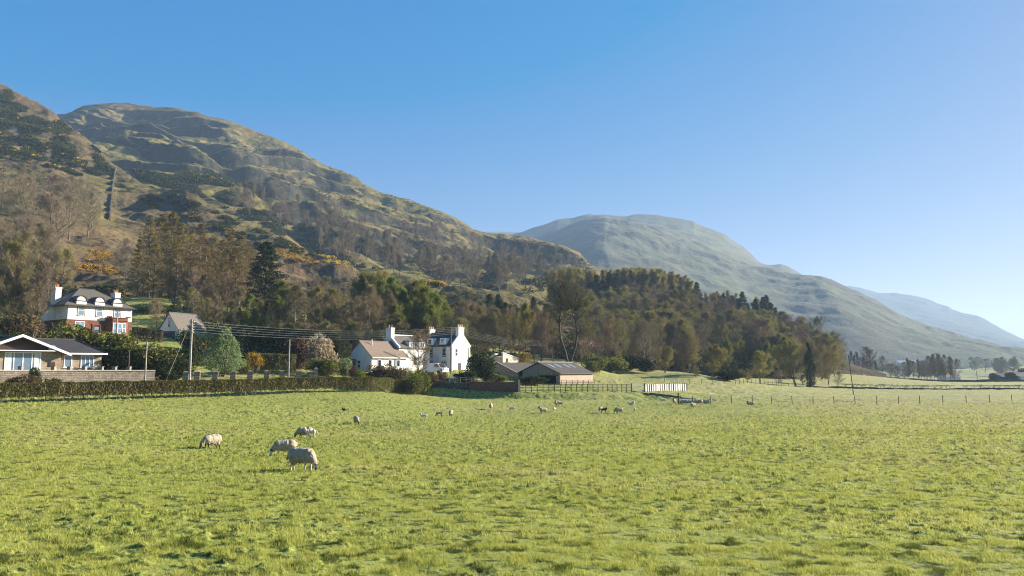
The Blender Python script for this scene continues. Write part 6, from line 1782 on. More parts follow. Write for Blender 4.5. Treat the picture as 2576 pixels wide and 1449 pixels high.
# white palisade: pale sheets between dark posts
M['sheeting'] = simple('sheeting', (.44, .41, .38), .35, 1.2, .7)
PP = along([(1623, 131.5), (1660, 136), (1728, 144)], 20)
pf = empty('palisade', PP[0]); tag(pf, 'white-sheeted palisade with dark upright posts on the mound', 'fence')
for i, p in enumerate(PP):
    a = p - PP[0]
    MB().bar((a.x, a.y - .06, a.z - .3), (a.x + .04 * math.sin(i * 7), a.y - .06, a.z + 1.36 + .1 * math.sin(i * 5.3)), .055 + .02 * math.sin(i * 3), n=5).build('post', M['post_wood'], pf)
    if i < len(PP) - 1:
        b = PP[i + 1] - PP[0]
        m = MB(); m.prism([(0, 0), (1, 0), (1, 1), (0, 1)], 'y', 0, .03)
        m.v = [tuple(a.lerp(b, .08 + .84 * x) + Vector((0, y, .06 + z * 1.2))) for x, y, z in m.v]
        m.build('sheet', M['sheeting'], pf)
# rubbish and wood on the mound
P = base_at(1612, 126, ['ground'])
m = MB(); m.bar((0, 0, .1), (6.5, -6.5, -.55), .13, .09, 6); m.bar((1.5, .2, .1), (5.5, -4.6, -.3), .09, .06, 6)
for i in range(9): m.bar((.6 + i * .6, -.5 - i * .6, .05 - i * .06), (1.1 + i * .5, -.1 - i * .75, .55 - i * .06), .03, .01, 4)
o = m.build('fallen_branch', M['bark']); o.location = P; tag(o, 'fallen dead branch lying down the slope of the mound', 'branch')

# wire fence across the right of the field
FU = [(1707.8, 1015.7), (1743, 1013), (1788, 1014.7), (1840.4, 1015), (1893, 1017), (1941.4, 1019), (1993.5, 1019), (2045.7, 1019), (2098.7, 1018.7), (2151.6, 1018.6), (2205.9, 1017.7), (2261, 1016.5), (2314, 1016), (2372.5, 1015), (2431, 1014), (2490.6, 1013.4), (2546, 1010.6), (2602, 1010)]
FPp = [base_at(u, 110 + max(0, (u - 1700)) * .004, ['ground']) for u, v in FU]
wf = empty('wire_fence', FPp[0]); tag(wf, 'line of thin dark fence posts crossing the right of the sheep field', 'fence')
rnd = random.Random(3)
for i, p in enumerate(FPp):
    q = p - FPp[0]; hh = 1.15 if i else 1.65; lx = rnd.uniform(-.07, .03)
    MB().bar((q.x, q.y, q.z - .3), (q.x + lx, q.y, q.z + hh), .055 if i else .12, n=6).build('post', M['post_wood'], wf)
for z in (.35, .65, .95): MB().line([p - FPp[0] + Vector((0, 0, z)) for p in FPp], .006, 3).build('wire', M['wire'], wf)

# laid hedge of the valley, with its ditch bank
def laid_hedge(u0, u1, label, seed):
    rng = np.random.default_rng(seed)
    n = max(3, int((u1 - u0) / 20))
    P0 = base_at(u0, 215, ['ground'])
    o = empty('laid_hedge', P0); tag(o, label, 'hedge')
    segs, a, b = [], [], []
    for i in range(int((u1 - u0) / 8.2)):
        u = u0 + 8.2 * (i + rng.uniform(.1, .9)); p = np.array(base_at(u, 215, ['ground']) - P0)
        lean = rng.uniform(-.4, .4); fk = p + np.array([lean, 0, rng.uniform(.4, .7)])
        segs.append((tuple(p), tuple(fk), .08, .06))
        for s in (-1, 1):
            e = fk + np.array([s * rng.uniform(.3, .7), 0, rng.uniform(.35, .55)]); segs.append((tuple(fk), tuple(e), .05, .03))
            e2 = e + np.array([s * rng.uniform(.1, .4), 0, .05]); segs.append((tuple(e), tuple(e2), .03, .02))
            for _ in range(18):
                q = e + rng.normal(0, .22, 3) * [1.2, 1, .25]; a.append(q); b.append(q + rng.normal(0, .3, 3) * [1, .6, .15])
    V, F = tubes_np(segs, 5); V2, F2 = ribbons_np(np.array(a), np.array(b), np.full(len(a), .06), rng)
    link_mesh('stems', np_mesh('stems', V, [F], [M['bark']]), o); link_mesh('clipped_top', np_mesh('clipped_top', V2, [F2], [M['bark']]), o)
laid_hedge(2120, 2396, 'flat-topped laid hedge of dark stems, left stretch across the valley field', 1)
laid_hedge(2424, 2640, 'flat-topped laid hedge of dark stems, right stretch beyond the gap', 2)
MP = along([(2030, 209), (2120, 212), (2300, 214), (2700, 214)], 40)
strip_wall('ditch_bank', MP, .35, 1.0, M['wood_floor'], 'dark earth bank running along the foot of the laid hedge', 'bank', lumpy=.15)
MP = along([(2060, 318), (2140, 336), (2250, 340), (2400, 341), (2700, 341)], 40)
strip_wall('valley_wall', MP, .9, .8, M['dark_stone'], 'dark stone wall along the far edge of the sloping meadow', 'wall', lumpy=.25)
MP = along([(1735, 186), (1760, 187), (1800, 186)], 8)
strip_wall('rubble_wall', MP, .8, .8, M['dark_stone'], 'broken rubble wall on the mound under the trees', 'wall', lumpy=.3)
FE = along([(1640, 165), (1750, 163), (1850, 168), (1960, 196), (2020, 203)], 22)
fe = empty('pasture_fence', FE[0]); tag(fe, 'thin old post fence at the foot of the grassy mound', 'fence')
for p in FE:
    q = p - FE[0]; MB().bar((q.x, q.y, q.z - .2), (q.x, q.y, q.z + 1.0), .05, n=5).build('post', M['post_wood'], fe)
for z in (.4, .85): MB().line([p - FE[0] + Vector((0, 0, z)) for p in FE], .012, 3).build('wire', M['wire'], fe)

# dry stone wall straight up the near slope
DP = [hit(u, v, only=['hill_slope']) for u, v in ((276, 556), (277, 540), (278, 525), (279.5, 508), (281, 490), (283, 475), (285, 460), (287, 446), (289.5, 433), (292, 424))]
DP = [p for p in DP if p]
QP = []
for a, b in zip(DP[:-1], DP[1:]):
    for k in range(5):
        p = a.lerp(b, k / 5); QP.append(p)
strip_wall('dry_stone_wall', QP, 1.15, .5, M['dark_stone'], 'straight dry stone wall climbing the slope above the villa', 'wall', lumpy=.3)
DP = [hit(u, v, only=['hill_slope']) for u, v in ((296, 419), (275, 402), (256, 386), (242, 374), (232, 366))]
DP = [p for p in DP if p]
if len(DP) > 2: strip_wall('dry_stone_wall', DP, 1.4, .8, M['dark_stone'], 'dry stone wall following the skyline of the near slope', 'wall', lumpy=.2)

# ------------------------------------------------------------------ poles and wires
def pole(u, Y, vt, label, r=.12, mat='pole_wood', lean=0.0, bracket=False, name='utility_pole', zoff=0):
    P = base_at(u, Y, ['ground']); h = v_height(u, vt, P)
    t = empty(name, P); tag(t, label, 'pole')
    MB().bar((0, 0, -.4), (lean, 0, h), r, r * .75, 8).build('shaft', M[mat], t)
    if bracket:
        for k in range(5):
            z = h - .35 - k * .30
            MB().bar((-.02, -.16, z), (.34, -.16, z), .028, n=4).build('bracket', M['metal_grey'], t)
            MB().bar((.3, -.16, z - .02), (.3, -.16, z + .12), .05, .035, 6).build('insulator', M['white_paint'], t)
    return t, P, h
tA, PA, hA = pole(475, 88.5, 803, 'tall pale utility pole beside the golden hedge carrying five wires', .17, bracket=True)
MB().box(-.09, .0, -.26, -.18, .3, 2.3).build('cable_guard', M['metal_grey'], tA)
tE, PE, hE = pole(1134.3, 139.5, 820, 'brown utility pole in front of the tall farmhouse', .13, 'pole_brown', bracket=True)
pole(362.5, 81.5, 860, 'short pale pole rising from the hedge right of the garden wall', .10)
pole(725.5, 103, 853, 'slim pale utility pole behind the hedge left of the red-leaved tree', .11)
pole(289, 112, 785, 'pale pole in the shrubs in front of the villa bay', .11)
pole(321.7, 92, 880, 'thin brown garden pole behind the coping of the garden wall', .06, 'pole_brown')
pole(1389.6, 182, 857, 'thin grey pole among the trees behind the barn', .11)
pole(2147.7, 165, 893, 'dark pole leaning left in the right-hand field', .10, 'post_wood', -.75)
pole(2460, 420, 932, 'small far dark pole in the valley left of the dark bushes', .14, 'post_wood', -.5)
pole(2169.8, 158, 995, 'short dark stump post right of the leaning pole', .08, 'post_wood', 0, name='stump_post')
# guy wire
m = MB(); a = PA + Vector((-.15, 0, hA - .3)); b = base_at(405, 86.5, ['ground']); m.bar(a, b, .018, n=4); o = m.build('guy_wire', M['rail_pale']); tag(o, 'slanting stay wire from the tall utility pole to the ground', 'wire')
def span(name, a, b, sag, r, label, group=None, n=22):
    pts = []
    for i in range(n + 1):
        f = i / n; p = a.lerp(b, f); p.z -= sag * 4 * f * (1 - f); pts.append(p)
    o = MB().line(pts, r, 4).build(name, M['wire']); tag(o, label, 'wire', group)
pos = ['topmost', 'second from the top', 'middle', 'second from the bottom', 'lowest']
for k in range(5):
    a = PA + Vector((.3, -.16, hA - .25 - k * .30)); b = PE + Vector((-.02, -.16, hE - .25 - k * .30))
    span('power_line', a, b, .9, .007, pos[k] + ' of five wires from the tall pale pole to the farmhouse', 'wires between the two tall poles')
PG_ = base_at(1389.6, 182, ['ground']); hG = v_height(1389.6, 857, PG_)
for k in range(5):
    a = PE + Vector((.3, -.16, hE - .25 - k * .30)); b = PG_ + Vector((0, 0, hG - .1 - k * .25))
    span('power_line', a, b, .7, .006, pos[k] + ' of five wires from the farmhouse pole over the barn', 'wires over the barn')

# white van beside the farmhouse
def van():
    P = base_at(1096, 137, ['ground'])
    t = empty('van', P + Vector((0, 0, .25)), math.radians(-35)); tag(t, 'white van parked between the farmhouse and the garden bushes', 'van')
    m = MB(); prof = [(-2.3, .35), (2.25, .35), (2.3, .95), (1.75, 1.15), (1.15, 1.85), (-2.2, 1.95), (-2.32, 1.0)]
    m.prism(prof, 'y', -.88, .88); m.build('body', M['car_white'], t)
    g = MB(); g.prism([(1.68, 1.2), (1.2, 1.78), (.3, 1.8), (.3, 1.2)], 'y', -.895, -.883); g.prism([(1.68, 1.2), (1.2, 1.78), (.3, 1.8), (.3, 1.2)], 'y', .883, .895); g.build('side_window', M['glass_dark'], t)
    g = MB(); g.poly([(1.80, -.75, 1.14), (1.80, .75, 1.14), (1.22, .75, 1.82), (1.22, -.75, 1.82)]); g.v = [(x + .02, y, z + .01) for x, y, z in g.v]; g.build('windscreen', M['glass_dark'], t)
    for x in (-1.45, 1.4):
        for y in (-.9, .72):
            w = MB(); w.bar((x, y, .33), (x, y + .18, .33), .33, n=14); w.build('wheel', M['tyre'], t)
    for y in (-.7, .5): MB().box(2.27, 2.33, y, y + .2, .7, .86).build('headlight', M['glass'], t)
van()

# feeding trough in the field
P = base_at(1728, 111, ['ground'])
t = empty('feed_trough', P, .2); tag(t, 'dark feeding trough among the resting sheep by the thick post', 'trough')
m = MB(); m.prism([(-.45, .45), (-.3, .15), (.3, .15), (.45, .45), (.38, .45), (.25, .2), (-.25, .2), (-.38, .45)], 'x', -1.3, 1.3); m.build('trough', M['metal_grey'], t)
for x in (-1.0, 1.0): MB().box(x - .05, x + .05, -.35, .35, -.05, .2).build('leg', M['metal_grey'], t)
m = MB(); m.box(-1.35, 1.35, -.03, .03, .75, .82); m.box(-1.35, -1.28, -.03, .03, .1, .8); m.box(1.28, 1.35, -.03, .03, .1, .8); m.build('hay_rail', M['metal_grey'], t)

for k, (u, v) in enumerate([(372, 1241), (1700, 1075), (1845, 1130)]):
    P = hit(u, v, only=['ground'])
    b = bmesh.new(); bmesh.ops.create_icosphere(b, subdivisions=2, radius=.05)
    for vv in b.verts: vv.co *= 1 + .35 * math.sin(vv.co.x * 60 + k) * math.cos(vv.co.y * 50 + k); vv.co.z *= .6
    me = bpy.data.meshes.new('stone'); b.to_mesh(me); b.free(); me.materials.append(M['leg_stone'] if 'leg_stone' in M else M['rail_pale'])
    P.z += .03
    tag(link_mesh('pale_stone', me, None, P, k * 1.1), 'small pale stone lying in the grass of the sheep field', 'stone', 'pale stones in the grass')
# ------------------------------------------------------------------ sheep and lambs
def wool_material():
    m, nt, out = new_mat('wool')
    n = noise(nt, 9, 4, .7, dist=.6); n2 = noise(nt, 1.3, 3)
    col = ramp(nt, n, [(.3, (.22, .175, .12)), (.55, (.42, .355, .265)), (.75, (.54, .475, .37))])
    col = mix(nt, col, (.30, .225, .15), math_n(nt, 'MULTIPLY', n2, .4))
    finish(nt, out, col, .95, bump(nt, n, 1.0, .03), .1)
    return m
M['wool'] = wool_material()
M['wool_lamb'] = simple('wool_lamb', (.52, .47, .39), .15, 8, .95, .6, 30)
M['wool_black'] = simple('wool_black', (.030, .024, .022), .3, 8, .95, .6, 30)
M['wool_grey'] = simple('wool_grey', (.17, .16, .16), .3, 8, .95, .6, 30)
M['face_black'] = simple('face_black', (.022, .018, .018), .3, 8, .8)
def face_mottle():
    m, nt, out = new_mat('face_mottled')
    finish(nt, out, ramp(nt, noise(nt, 7, 2), [(.47, (.025, .02, .02)), (.53, (.62, .57, .5))]), .85)
    return m
M['face_mottled'] = face_mottle()
M['face_white'] = simple('face_white', (.66, .60, .52), .1, 8, .85)
M['leg_pale'] = simple('leg_pale', (.52, .44, .34), .2, 9, .85)

def capsule(bm, p0, p1, r0, r1, flat=1.0, n=12, rings=5):
    p0, p1 = Vector(p0), Vector(p1); d = p1 - p0; L = d.length; d.normalize()
    a = d.orthogonal().normalized(); b = d.cross(a)
    prev = None
    prof = []
    for i in range(rings + 1):
        t = math.pi / 2 * i / rings; prof.append((-math.cos(t) * r0, math.sin(t) * r0))
    for i in range(rings + 1):
        t = math.pi / 2 * i / rings; prof.append((L + math.sin(t) * r1, math.cos(t) * r1))
    for z, r in prof:
        ring = [bm.verts.new(p0 + d * z + (a * math.cos(2 * math.pi * j / n) * max(r, 1e-4) + b * math.sin(2 * math.pi * j / n) * max(r, 1e-4) * flat)) for j in range(n)]
        if prev:
            for j in range(n): bm.faces.new((prev[j], prev[(j + 1) % n], ring[(j + 1) % n], ring[j]))
        else: bm.faces.new(ring[::-1])
        prev = ring
    bm.faces.new(prev)

def ellipsoid(bm, c, r, n=18, m=12):
    c = Vector(c); prev = None
    top = bm.verts.new(c + Vector((0, 0, r[2]))); bot = bm.verts.new(c - Vector((0, 0, r[2])))
    rings = []
    for i in range(1, m):
        t = math.pi * i / m
        rings.append([bm.verts.new(c + Vector((r[0] * math.sin(t) * math.cos(2 * math.pi * j / n), r[1] * math.sin(t) * math.sin(2 * math.pi * j / n), r[2] * math.cos(t)))) for j in range(n)])
    for j in range(n):
        k = (j + 1) % n
        bm.faces.new((top, rings[0][j], rings[0][k])); bm.faces.new((bot, rings[-1][k], rings[-1][j]))
        for i in range(len(rings) - 1): bm.faces.new((rings[i][j], rings[i + 1][j], rings[i + 1][k], rings[i][k]))

def sheep_mesh(key, pose, lamb=False, mats=('wool', 'face_mottled', 'leg_pale'), turn=0.0, seed=0):
    """one continuous body: overlapping volumes fused by a voxel remesh, then sorted into fleece, face and legs"""
    k = ('sheep', key)
    if k in MESH: return MESH[k]
    bm = bmesh.new()
    ell, head, legs = [], [], []
    T = lambda p: (p[0], p[1], p[2])
    if not lamb:
        zc = .56 if pose != 'lie' else .28
        ell += [((-.05, 0, zc), (.50, .27, .27)), ((-.32, 0, zc + .02), (.27, .26, .27)), ((.28, 0, zc), (.27, .245, .27)), ((0, 0, zc - .07), (.40, .25, .23)), ((0, 0, zc + .08), (.42, .2, .2))]
        lw = .13; fx, hx = .28, -.36; lt = .38; lr0, lr1 = .062, .030
    else:
        zc = .40 if pose != 'lie' else .16
        ell += [((0, 0, zc), (.27, .10, .115)), ((-.17, 0, zc), (.12, .10, .12)), ((.16, 0, zc), (.12, .10, .12))]
        lw = .065; fx, hx = .18, -.20; lt = .34; lr0, lr1 = .035, .018
    s = .55 if lamb else 1.0
    sh = Vector((fx + .10 * s, 0, zc + .03 * s))
    def head_at(nk, dr, side=0):
        nk = Vector(nk); dr = Vector(dr).normalized()
        hb = nk; ht = nk + dr * .24 * s
        head.append((hb, ht, .092 * s, .052 * s))
        up = Vector((0, 1, 0)).cross(dr) if abs(dr.y) < .8 else Vector((0, 0, 1))
        sd = dr.cross(Vector((0, 0, 1))); sd = sd.normalized() if sd.length > .2 else Vector((0, 1, 0))
        upv = sd.cross(dr).normalized()
        for g in (-1, 1):
            e0 = hb + sd * g * .06 * s + upv * .04 * s
            head.append((e0, e0 + sd * g * .13 * s + upv * .02 * s - dr * .02, .030 * s, .018 * s))
    if pose == 'graze':
        nk = Vector((fx + .36 * s, turn * .25 * s, .33 * s)); ell_n = (sh, nk, .19 * s, .115 * s); head_at(nk, (.30, turn * .4, -.85))
    elif pose in ('stand', 'suckle'):
        nk = Vector((fx + .27 * s, turn * .25 * s, zc + .33 * s)); ell_n = (sh, nk, .19 * s, .11 * s); head_at(nk, (.9, turn * 1.2, -.35 if pose == 'stand' else .1))
    else:
        nk = Vector((fx + .20 * s, turn * .25 * s, zc + .30 * s)); ell_n = (sh, nk, .19 * s, .11 * s); head_at(nk, (.85, turn * 1.2, -.45))
    for c, r_ in ell: ellipsoid(bm, c, r_)
    capsule(bm, *ell_n)
    if not lamb: capsule(bm, (fx - .1, 0, zc), sh, .25, .20)
    for h in head: capsule(bm, *h, flat=.85)
    if pose != 'lie':
        rnd = random.Random(seed)
        for x0, hind in ((fx, 0), (hx, 1)):
            for g in (-1, 1):
                st = rnd.uniform(-.06, .06) * s * 1.3
                top = Vector((x0, g * lw, lt + .05 * s)); 
                if hind:
                    knee = Vector((x0 + .05 * s + st * .4, g * lw, lt * .70)); hock = Vector((x0 - .07 * s + st * .7, g * lw, lt * .38)); foot = Vector((x0 - .03 * s + st, g * lw, .0))
                    capsule(bm, top, knee, lr0 * 1.5, lr0 * 1.05); capsule(bm, knee, hock, lr0, lr1 * 1.05); capsule(bm, hock, foot, lr1 * 1.05, lr1)
                    legs += [(knee, hock), (hock, foot)]
                else:
                    knee = Vector((x0 + .015 + st * .5, g * lw, lt * .48)); foot = Vector((x0 + st, g * lw, 0))
                    capsule(bm, top, knee, lr0 * 1.15, lr1 * 1.15); capsule(bm, knee, foot, lr1 * 1.15, lr1)
                    legs += [(top.lerp(knee, .35), knee), (knee, foot)]
    else:
        for x0 in (fx, hx + .1):
            for g in (-1, 1):
                capsule(bm, (x0, g * .20 * s, .10 * s), (x0 + .22 * s, g * .24 * s, .045 * s), .06 * s, .035 * s); legs.append((Vector((x0 + .1 * s, g * .22 * s, .06)), Vector((x0 + .22 * s, g * .24 * s, .04))))
    capsule(bm, (hx - .22 * s, 0, zc + .10 * s), (hx - .30 * s, 0, zc - .16 * s), .05 * s, .035 * s)
    me = bpy.data.meshes.new('body'); bm.to_mesh(me); bm.free()
    o = bpy.data.objects.new('tmp_body', me); COL.objects.link(o)
    md = o.modifiers.new('r', 'REMESH'); md.mode = 'VOXEL'; md.voxel_size = .022 if not lamb else .012
    sm = o.modifiers.new('s', 'SMOOTH'); sm.iterations = 3; sm.factor = .5
    dg = bpy.context.evaluated_depsgraph_get()
    out = bpy.data.meshes.new_from_object(o.evaluated_get(dg))
    bpy.data.objects.remove(o); bpy.data.meshes.remove(me)
    out.name = 'sheep_body'
    n = len(out.vertices); co = np.empty(n * 3, dtype=np.float32); out.vertices.foreach_get('co', co); co = co.reshape(-1, 3)
    no = np.empty(n * 3, dtype=np.float32); out.vertices.foreach_get('normal', no); no = no.reshape(-1, 3)
    def dseg(p, a, b):
        a = np.array(a); b = np.array(b); ab = b - a; t = np.clip(((p - a) @ ab) / max(ab @ ab, 1e-9), 0, 1)
        return np.linalg.norm(p - (a + t[:, None] * ab), axis=1)
    dh = np.min([dseg(co, h[0] + (h[1] - h[0]) * (.12 if i == 0 else 0), h[1]) - (h[2] + h[3]) / 2 for i, h in enumerate(head)], axis=0)
    dl = np.min([dseg(co, a, b) for a, b in legs], axis=0) - lr1 if legs else np.full(n, 9.)
    cen = (co - np.array([0, 0, zc])) / np.array([.62, .3, .33]) / (1 if not lamb else .6)
    isface = dh < .022 * s
    isleg = (dl < .028 * s) & (co[:, 2] < lt * .92) & ~isface
    wool = ~(isface | isleg)
    nz = fbm(co[:, 0] * 15 + seed, co[:, 2] * 9 + co[:, 1] * 8, 4, 5, .65) - .5
    amp = (.065 if not lamb else .012)
    co = co + no * (nz * amp * wool)[:, None]
    out.vertices.foreach_set('co', co.ravel())
    cls = np.where(isface, 1, np.where(isleg, 2, 0))
    npoly = len(out.polygons)
    lt_ = np.empty(npoly, dtype=np.int32); out.polygons.foreach_get('loop_start', lt_)
    vi = np.empty(len(out.loops), dtype=np.int32); out.loops.foreach_get('vertex_index', vi)
    for m_ in mats: out.materials.append(M[m_])
    out.polygons.foreach_set('material_index', cls[vi[lt_]].astype(np.int32))
    out.polygons.foreach_set('use_smooth', np.full(npoly, True))
    out.update()
    MESH[k] = out
    return out

def sheep(u, v, heading, pose, label, lamb=False, mats=('wool', 'face_mottled', 'leg_pale'), size=1.0, turn=0.0, seed=0, Y=None, group=None):
    """heading: degrees, 0 = facing picture right, 180 = left, 90 = away, 270 = towards the camera"""
    P = base_at(u, Y, ['ground']) if Y else hit(u, v, only=['ground'])
    me = sheep_mesh((pose, lamb, mats, turn, seed % 3), pose, lamb, mats, turn, seed % 3)
    o = link_mesh('lamb' if lamb else 'sheep', me, None, P, math.radians(heading), (size * (.86 if not lamb else .9),) * 3)
    tag(o, label, 'lamb' if lamb else 'sheep', group)
    return o
MW, FB, FW = ('wool', 'face_mottled', 'leg_pale'), ('wool', 'face_black', 'face_black'), ('wool', 'face_white', 'leg_pale')
LW, LB, LG = ('wool_lamb', 'face_white', 'face_white'), ('wool_black', 'face_mottled', 'face_black'), ('wool_grey', 'face_black', 'wool_grey')
sheep(758, 1184, -22, 'graze', 'nearest shaggy ewe grazing with dark head to the right', mats=MW, size=1.02, turn=-.3, seed=1)
sheep(716, 1148, 197, 'graze', 'shaggy ewe grazing leftwards just behind the nearest one', mats=MW, size=1.0, turn=.2, seed=2)
sheep(532, 1130, 238, 'graze', 'ewe grazing alone at the far left, black and white face down', mats=FB, size=1.02, turn=-.2, seed=0)
sheep(766, 1103, 186, 'graze', 'ewe grazing leftwards with a lamb at her flank', mats=FB, size=.98, seed=1)
sheep(781, 1104, 195, 'suckle', 'small lamb pressed against the side of its grazing mother', True, LW, 1.25, seed=1)
sheep(896, 1067.5, 290, 'graze', 'round ewe seen end-on in the middle distance, casting a long shadow', mats=FB, size=.98, turn=.5, seed=2)
sheep(1067, 1056, 190, 'stand', 'white lamb standing side-on, left of the grey lamb', True, LW, 1.15, seed=0)
sheep(1106, 1048.5, 200, 'graze', 'dark grey lamb with its head down beside the round ewe', True, LG, 1.2, seed=1)
sheep(1134, 1047.7, 268, 'graze', 'round ewe with a black head grazing towards the camera', mats=FB, size=1.0, seed=0)
sheep(1235, 1030.5, 262, 'stand', 'upright pale ewe standing alone below the brick wall', mats=FW, size=1.0, turn=.3, seed=1)
sheep(1290, 1034.8, 190, 'graze', 'small lamb nibbling alone left of the standing ewe', True, LW, 1.2, seed=2)
sheep(1366, 1040, 215, 'stand', 'ewe standing with raised dark head looking left', mats=FB, size=1.0, turn=-.3, seed=2)
sheep(1395, 1036, 250, 'stand', 'tiny white lamb standing right of the ewe with the raised head', True, LW, 1.1, turn=.3, seed=1)
sheep(1400, 1021.8, 245, 'stand', 'ewe with dark face standing in front of a suckling lamb', mats=FB, size=.98, turn=.2, seed=0)
sheep(1410, 1022, 195, 'suckle', 'lamb suckling behind the dark-faced ewe', True, LG, 1.2, seed=2)
sheep(1511, 1039, 250, 'graze', 'pale ewe half hidden by a black lamb', mats=FW, size=1.0, seed=1)
sheep(1519, 1039.8, 10, 'stand', 'black lamb standing against the pale ewe', True, LB, 1.3, seed=0)
sheep(1557, 1040, 205, 'graze', 'large ewe grazing leftwards between the black lamb and a white lamb', mats=FB, size=1.05, turn=-.2, seed=0)
sheep(1597.6, 1040, 262, 'stand', 'white lamb facing the camera right of the large grazing ewe', True, LW, 1.25, seed=1)
sheep(1588, 1018.8, 10, 'lie', 'white lamb lying in the grass below the shaded bank', True, LW, 1.6, seed=2)
sheep(1669, 1014.5, 190, 'stand', 'thin pale lamb at the foot of the mound', True, LW, 1.5, seed=0)
sheep(1696, 1015.4, 245, 'stand', 'ewe standing left of the thick fence post', mats=FB, size=.95, turn=.2, seed=1)
sheep(1722, 1012.5, 180, 'lie', 'sheep resting against the left end of the trough', mats=FW, size=.9, seed=0)
sheep(1737, 1013, 15, 'lie', 'sheep resting in front of the right end of the trough', mats=FB, size=.9, turn=.3, seed=1)
sheep(1744, 1027.5, 225, 'stand', 'ewe walking towards the camera in front of the resting flock', mats=FW, size=1.0, turn=.4, seed=2)
sheep(1755, 1013.5, 200, 'lie', 'sheep lying with raised head right of the trough', mats=FB, size=.95, turn=-.3, seed=2)
sheep(1764, 1013, 250, 'lie', 'sheep lying nose-on between two resting ones', mats=MW, size=.95, seed=1)
sheep(1778, 1014.6, 5, 'lie', 'long pale sheep lying stretched beside a thin fence post', mats=FW, size=1.1, turn=.2, seed=2)
sheep(1798.5, 1013.4, 185, 'stand', 'small lamb standing alone at the right of the resting flock', True, LW, 1.25, turn=.3, seed=1)
sheep(1888, 1019.4, 190, 'lie', 'sheep lying alone by the fence with a dark head', mats=FB, size=1.05, turn=.3, seed=0)
for i, (u, v) in enumerate([(2129, 937.5), (2172, 943.5), (2242, 952), (2270, 956), (2285, 958)]):
    Pm = base_at(u, 316 + i * 4, ['ground'])
    o = link_mesh('sheep', sheep_mesh(('lie', False, FW, 0.0, 0), 'lie', False, FW, 0.0, 0), None, Pm, random.Random(i).uniform(0, 6), (1.15,) * 3)
    tag(o, 'tiny white sheep lying along the far edge of the sloping meadow', 'sheep', 'distant sheep on the meadow edge')
# crow
P = hit(865, 1037.5, only=['ground'])
bm = bmesh.new(); ellipsoid(bm, (0, 0, .22), (.2, .09, .1)); ellipsoid(bm, (.17, 0, .33), (.07, .05, .055)); capsule(bm, (-.15, 0, .22), (-.36, 0, .16), .06, .02, .5); capsule(bm, (.22, 0, .33), (.30, 0, .31), .02, .008); capsule(bm, (.02, .04, .15), (.03, .04, 0), .012, .01); capsule(bm, (.02, -.04, .15), (.03, -.04, 0), .012, .01)
me = bpy.data.meshes.new('crow'); bm.to_mesh(me); bm.free(); me.materials.append(M['face_black'])
o = link_mesh('crow', me, None, P, 2.5, (1.3,) * 3); tag(o, 'small black crow on the grass left of the middle-distance ewe', 'bird')

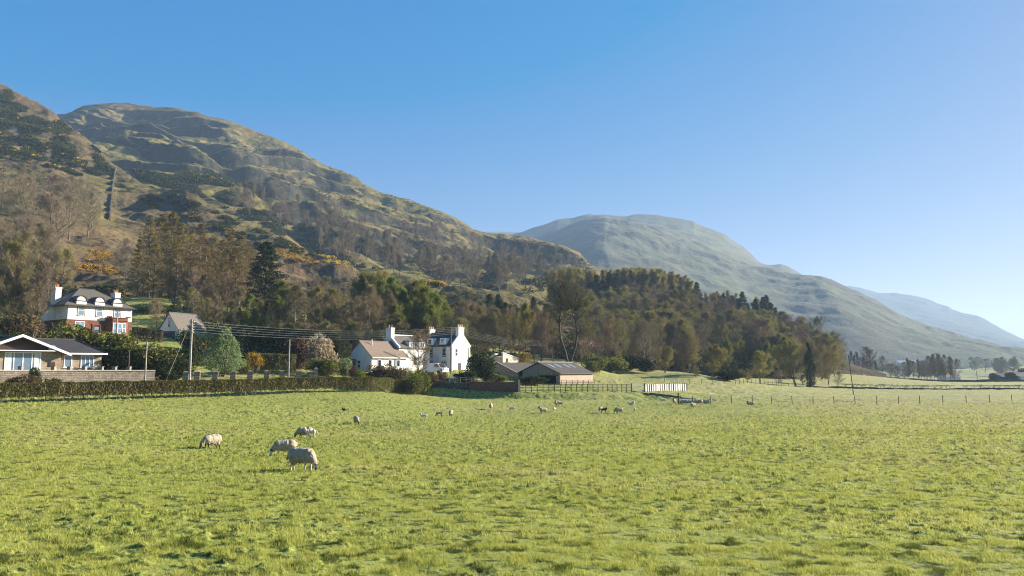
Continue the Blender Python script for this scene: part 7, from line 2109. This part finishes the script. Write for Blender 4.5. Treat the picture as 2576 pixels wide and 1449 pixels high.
# ------------------------------------------------------------------ grass blades of the sheep field
def grass_blades():
    rng = np.random.default_rng(12)
    V, Fs = [], []
    n0 = 0
    for (y0, y1, dens, h, w) in ((6.5, 12, 3400, .040, .0075), (12, 20, 1250, .045, .012), (20, 34, 420, .058, .020), (34, 60, 130, .066, .036), (60, 85, 36, .080, .062), (85, 114, 17, .075, .075)):
        half = .70; mg = 5.0
        area = half * (y1 ** 2 - y0 ** 2) + 2 * mg * (y1 - y0)
        n = int(dens * area)
        Yc = np.sqrt(rng.uniform(y0 ** 2, y1 ** 2, n)); X = rng.uniform(-1, 1, n) * (half * Yc + mg)
        a = np.arctan2(X, Yc); r = np.hypot(X, Yc)
        ok = r < np.interp(a, BA, BR) + 1.5
        X, Yc, a, r = X[ok], Yc[ok], a[ok], r[ok]
        Z, tu = ground_height(X, Yc)
        lush = fbm(X * 2.0, Yc * 2.0, 3, 31); patch = fbm(X * .15, Yc * .15, 3, 33)
        hh = h * rng.uniform(.45, 1.35, len(X)) * (.35 + 1.3 * smooth((lush - .38) / .3)) * (.75 + .5 * patch) * (1 + tu * 9)
        n = len(X)
        th = rng.uniform(0, 2 * math.pi, n)
        lean = rng.normal(0, .45, (n, 2)) + np.array([-.12, .05])
        base = np.stack([X, Yc, Z - .004], 1)
        side = np.stack([np.cos(th), np.sin(th), 0 * th], 1) * (w * rng.uniform(.7, 1.3, n) / 2)[:, None]
        tip = base + np.stack([lean[:, 0] * hh, lean[:, 1] * hh, hh], 1)
        V.append(np.stack([base - side, base + side, tip], 1).reshape(-1, 3))
        Fs.append(np.arange(n * 3).reshape(n, 3) + n0); n0 += n * 3
    m, nt, out = new_mat('grass_blade')
    geo = nt.nodes.new('ShaderNodeNewGeometry')
    n1 = noise(nt, .5, 4, .65); n2 = noise(nt, 3.0, 3, .6)
    f = math_n(nt, 'ADD', math_n(nt, 'MULTIPLY', geo.outputs['Random Per Island'], .45), math_n(nt, 'ADD', math_n(nt, 'MULTIPLY', n1, .45), math_n(nt, 'MULTIPLY', n2, .3)))
    c = ramp(nt, f, [(.26, (.120, .155, .028)), (.50, (.315, .340, .068)), (.72, (.430, .430, .108)), (1.0, (.58, .53, .24))])
    tc = nt.nodes.new('ShaderNodeTexCoord'); sx = nt.nodes.new('ShaderNodeSeparateXYZ'); nt.links.new(tc.outputs['Object'], sx.inputs[0])
    dry = math_n(nt, 'ADD', math_n(nt, 'MULTIPLY', sx.outputs[0], .010), math_n(nt, 'ADD', math_n(nt, 'MULTIPLY', sx.outputs[1], .0035), math_n(nt, 'MULTIPLY', n1, .4)))
    c = mix(nt, c, (.44, .38, .155), math_n(nt, 'MULTIPLY', ramp(nt, dry, [(0.45, 0.0), (1.2, 1.0)]), .6))
    c = mix(nt, c, (.46, .40, .17), math_n(nt, 'MULTIPLY', ramp(nt, noise(nt, .07, 4, .6), [(0.52, 0.0), (0.68, 1.0)]), .45))
    c = mix(nt, c, (.050, .070, .015), math_n(nt, 'MULTIPLY', ramp(nt, noise(nt, 2.6, 3, .55), [(0.545, 0.0), (0.595, 1.0)]), .85))  # the same shaded-gap ticks, put into the blade colour
    d = nt.nodes.new('ShaderNodeBsdfDiffuse'); t = nt.nodes.new('ShaderNodeBsdfTranslucent')
    nt.links.new(c, d.inputs[0]); nt.links.new(c, t.inputs[0])
    mx = nt.nodes.new('ShaderNodeMixShader'); mx.inputs[0].default_value = .45
    nt.links.new(d.outputs[0], mx.inputs[1]); nt.links.new(t.outputs[0], mx.inputs[2]); nt.links.new(mx.outputs[0], out.inputs[0])
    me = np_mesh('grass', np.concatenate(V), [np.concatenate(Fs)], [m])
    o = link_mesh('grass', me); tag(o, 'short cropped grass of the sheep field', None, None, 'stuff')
    print('blades', n0 // 3)
grass_blades()
# ------------------------------------------------------------------ haze: one closed box of pale air round everything
def build_haze():
    m, nt, out = new_mat('valley_haze')
    pv = nt.nodes.new('ShaderNodeVolumePrincipled')
    pv.inputs['Color'].default_value = (0.47, 0.67, 0.95, 1)
    pv.inputs['Density'].default_value = HAZE_DENSITY
    pv.inputs['Anisotropy'].default_value = 0.15
    nt.links.new(pv.outputs[0], out.inputs['Volume'])
    b = MB()
    b.box(-6500, 6500, -400, 9000, -12, 520)
    o = b.build('haze', m)
    tag(o, kind='stuff')
build_haze()
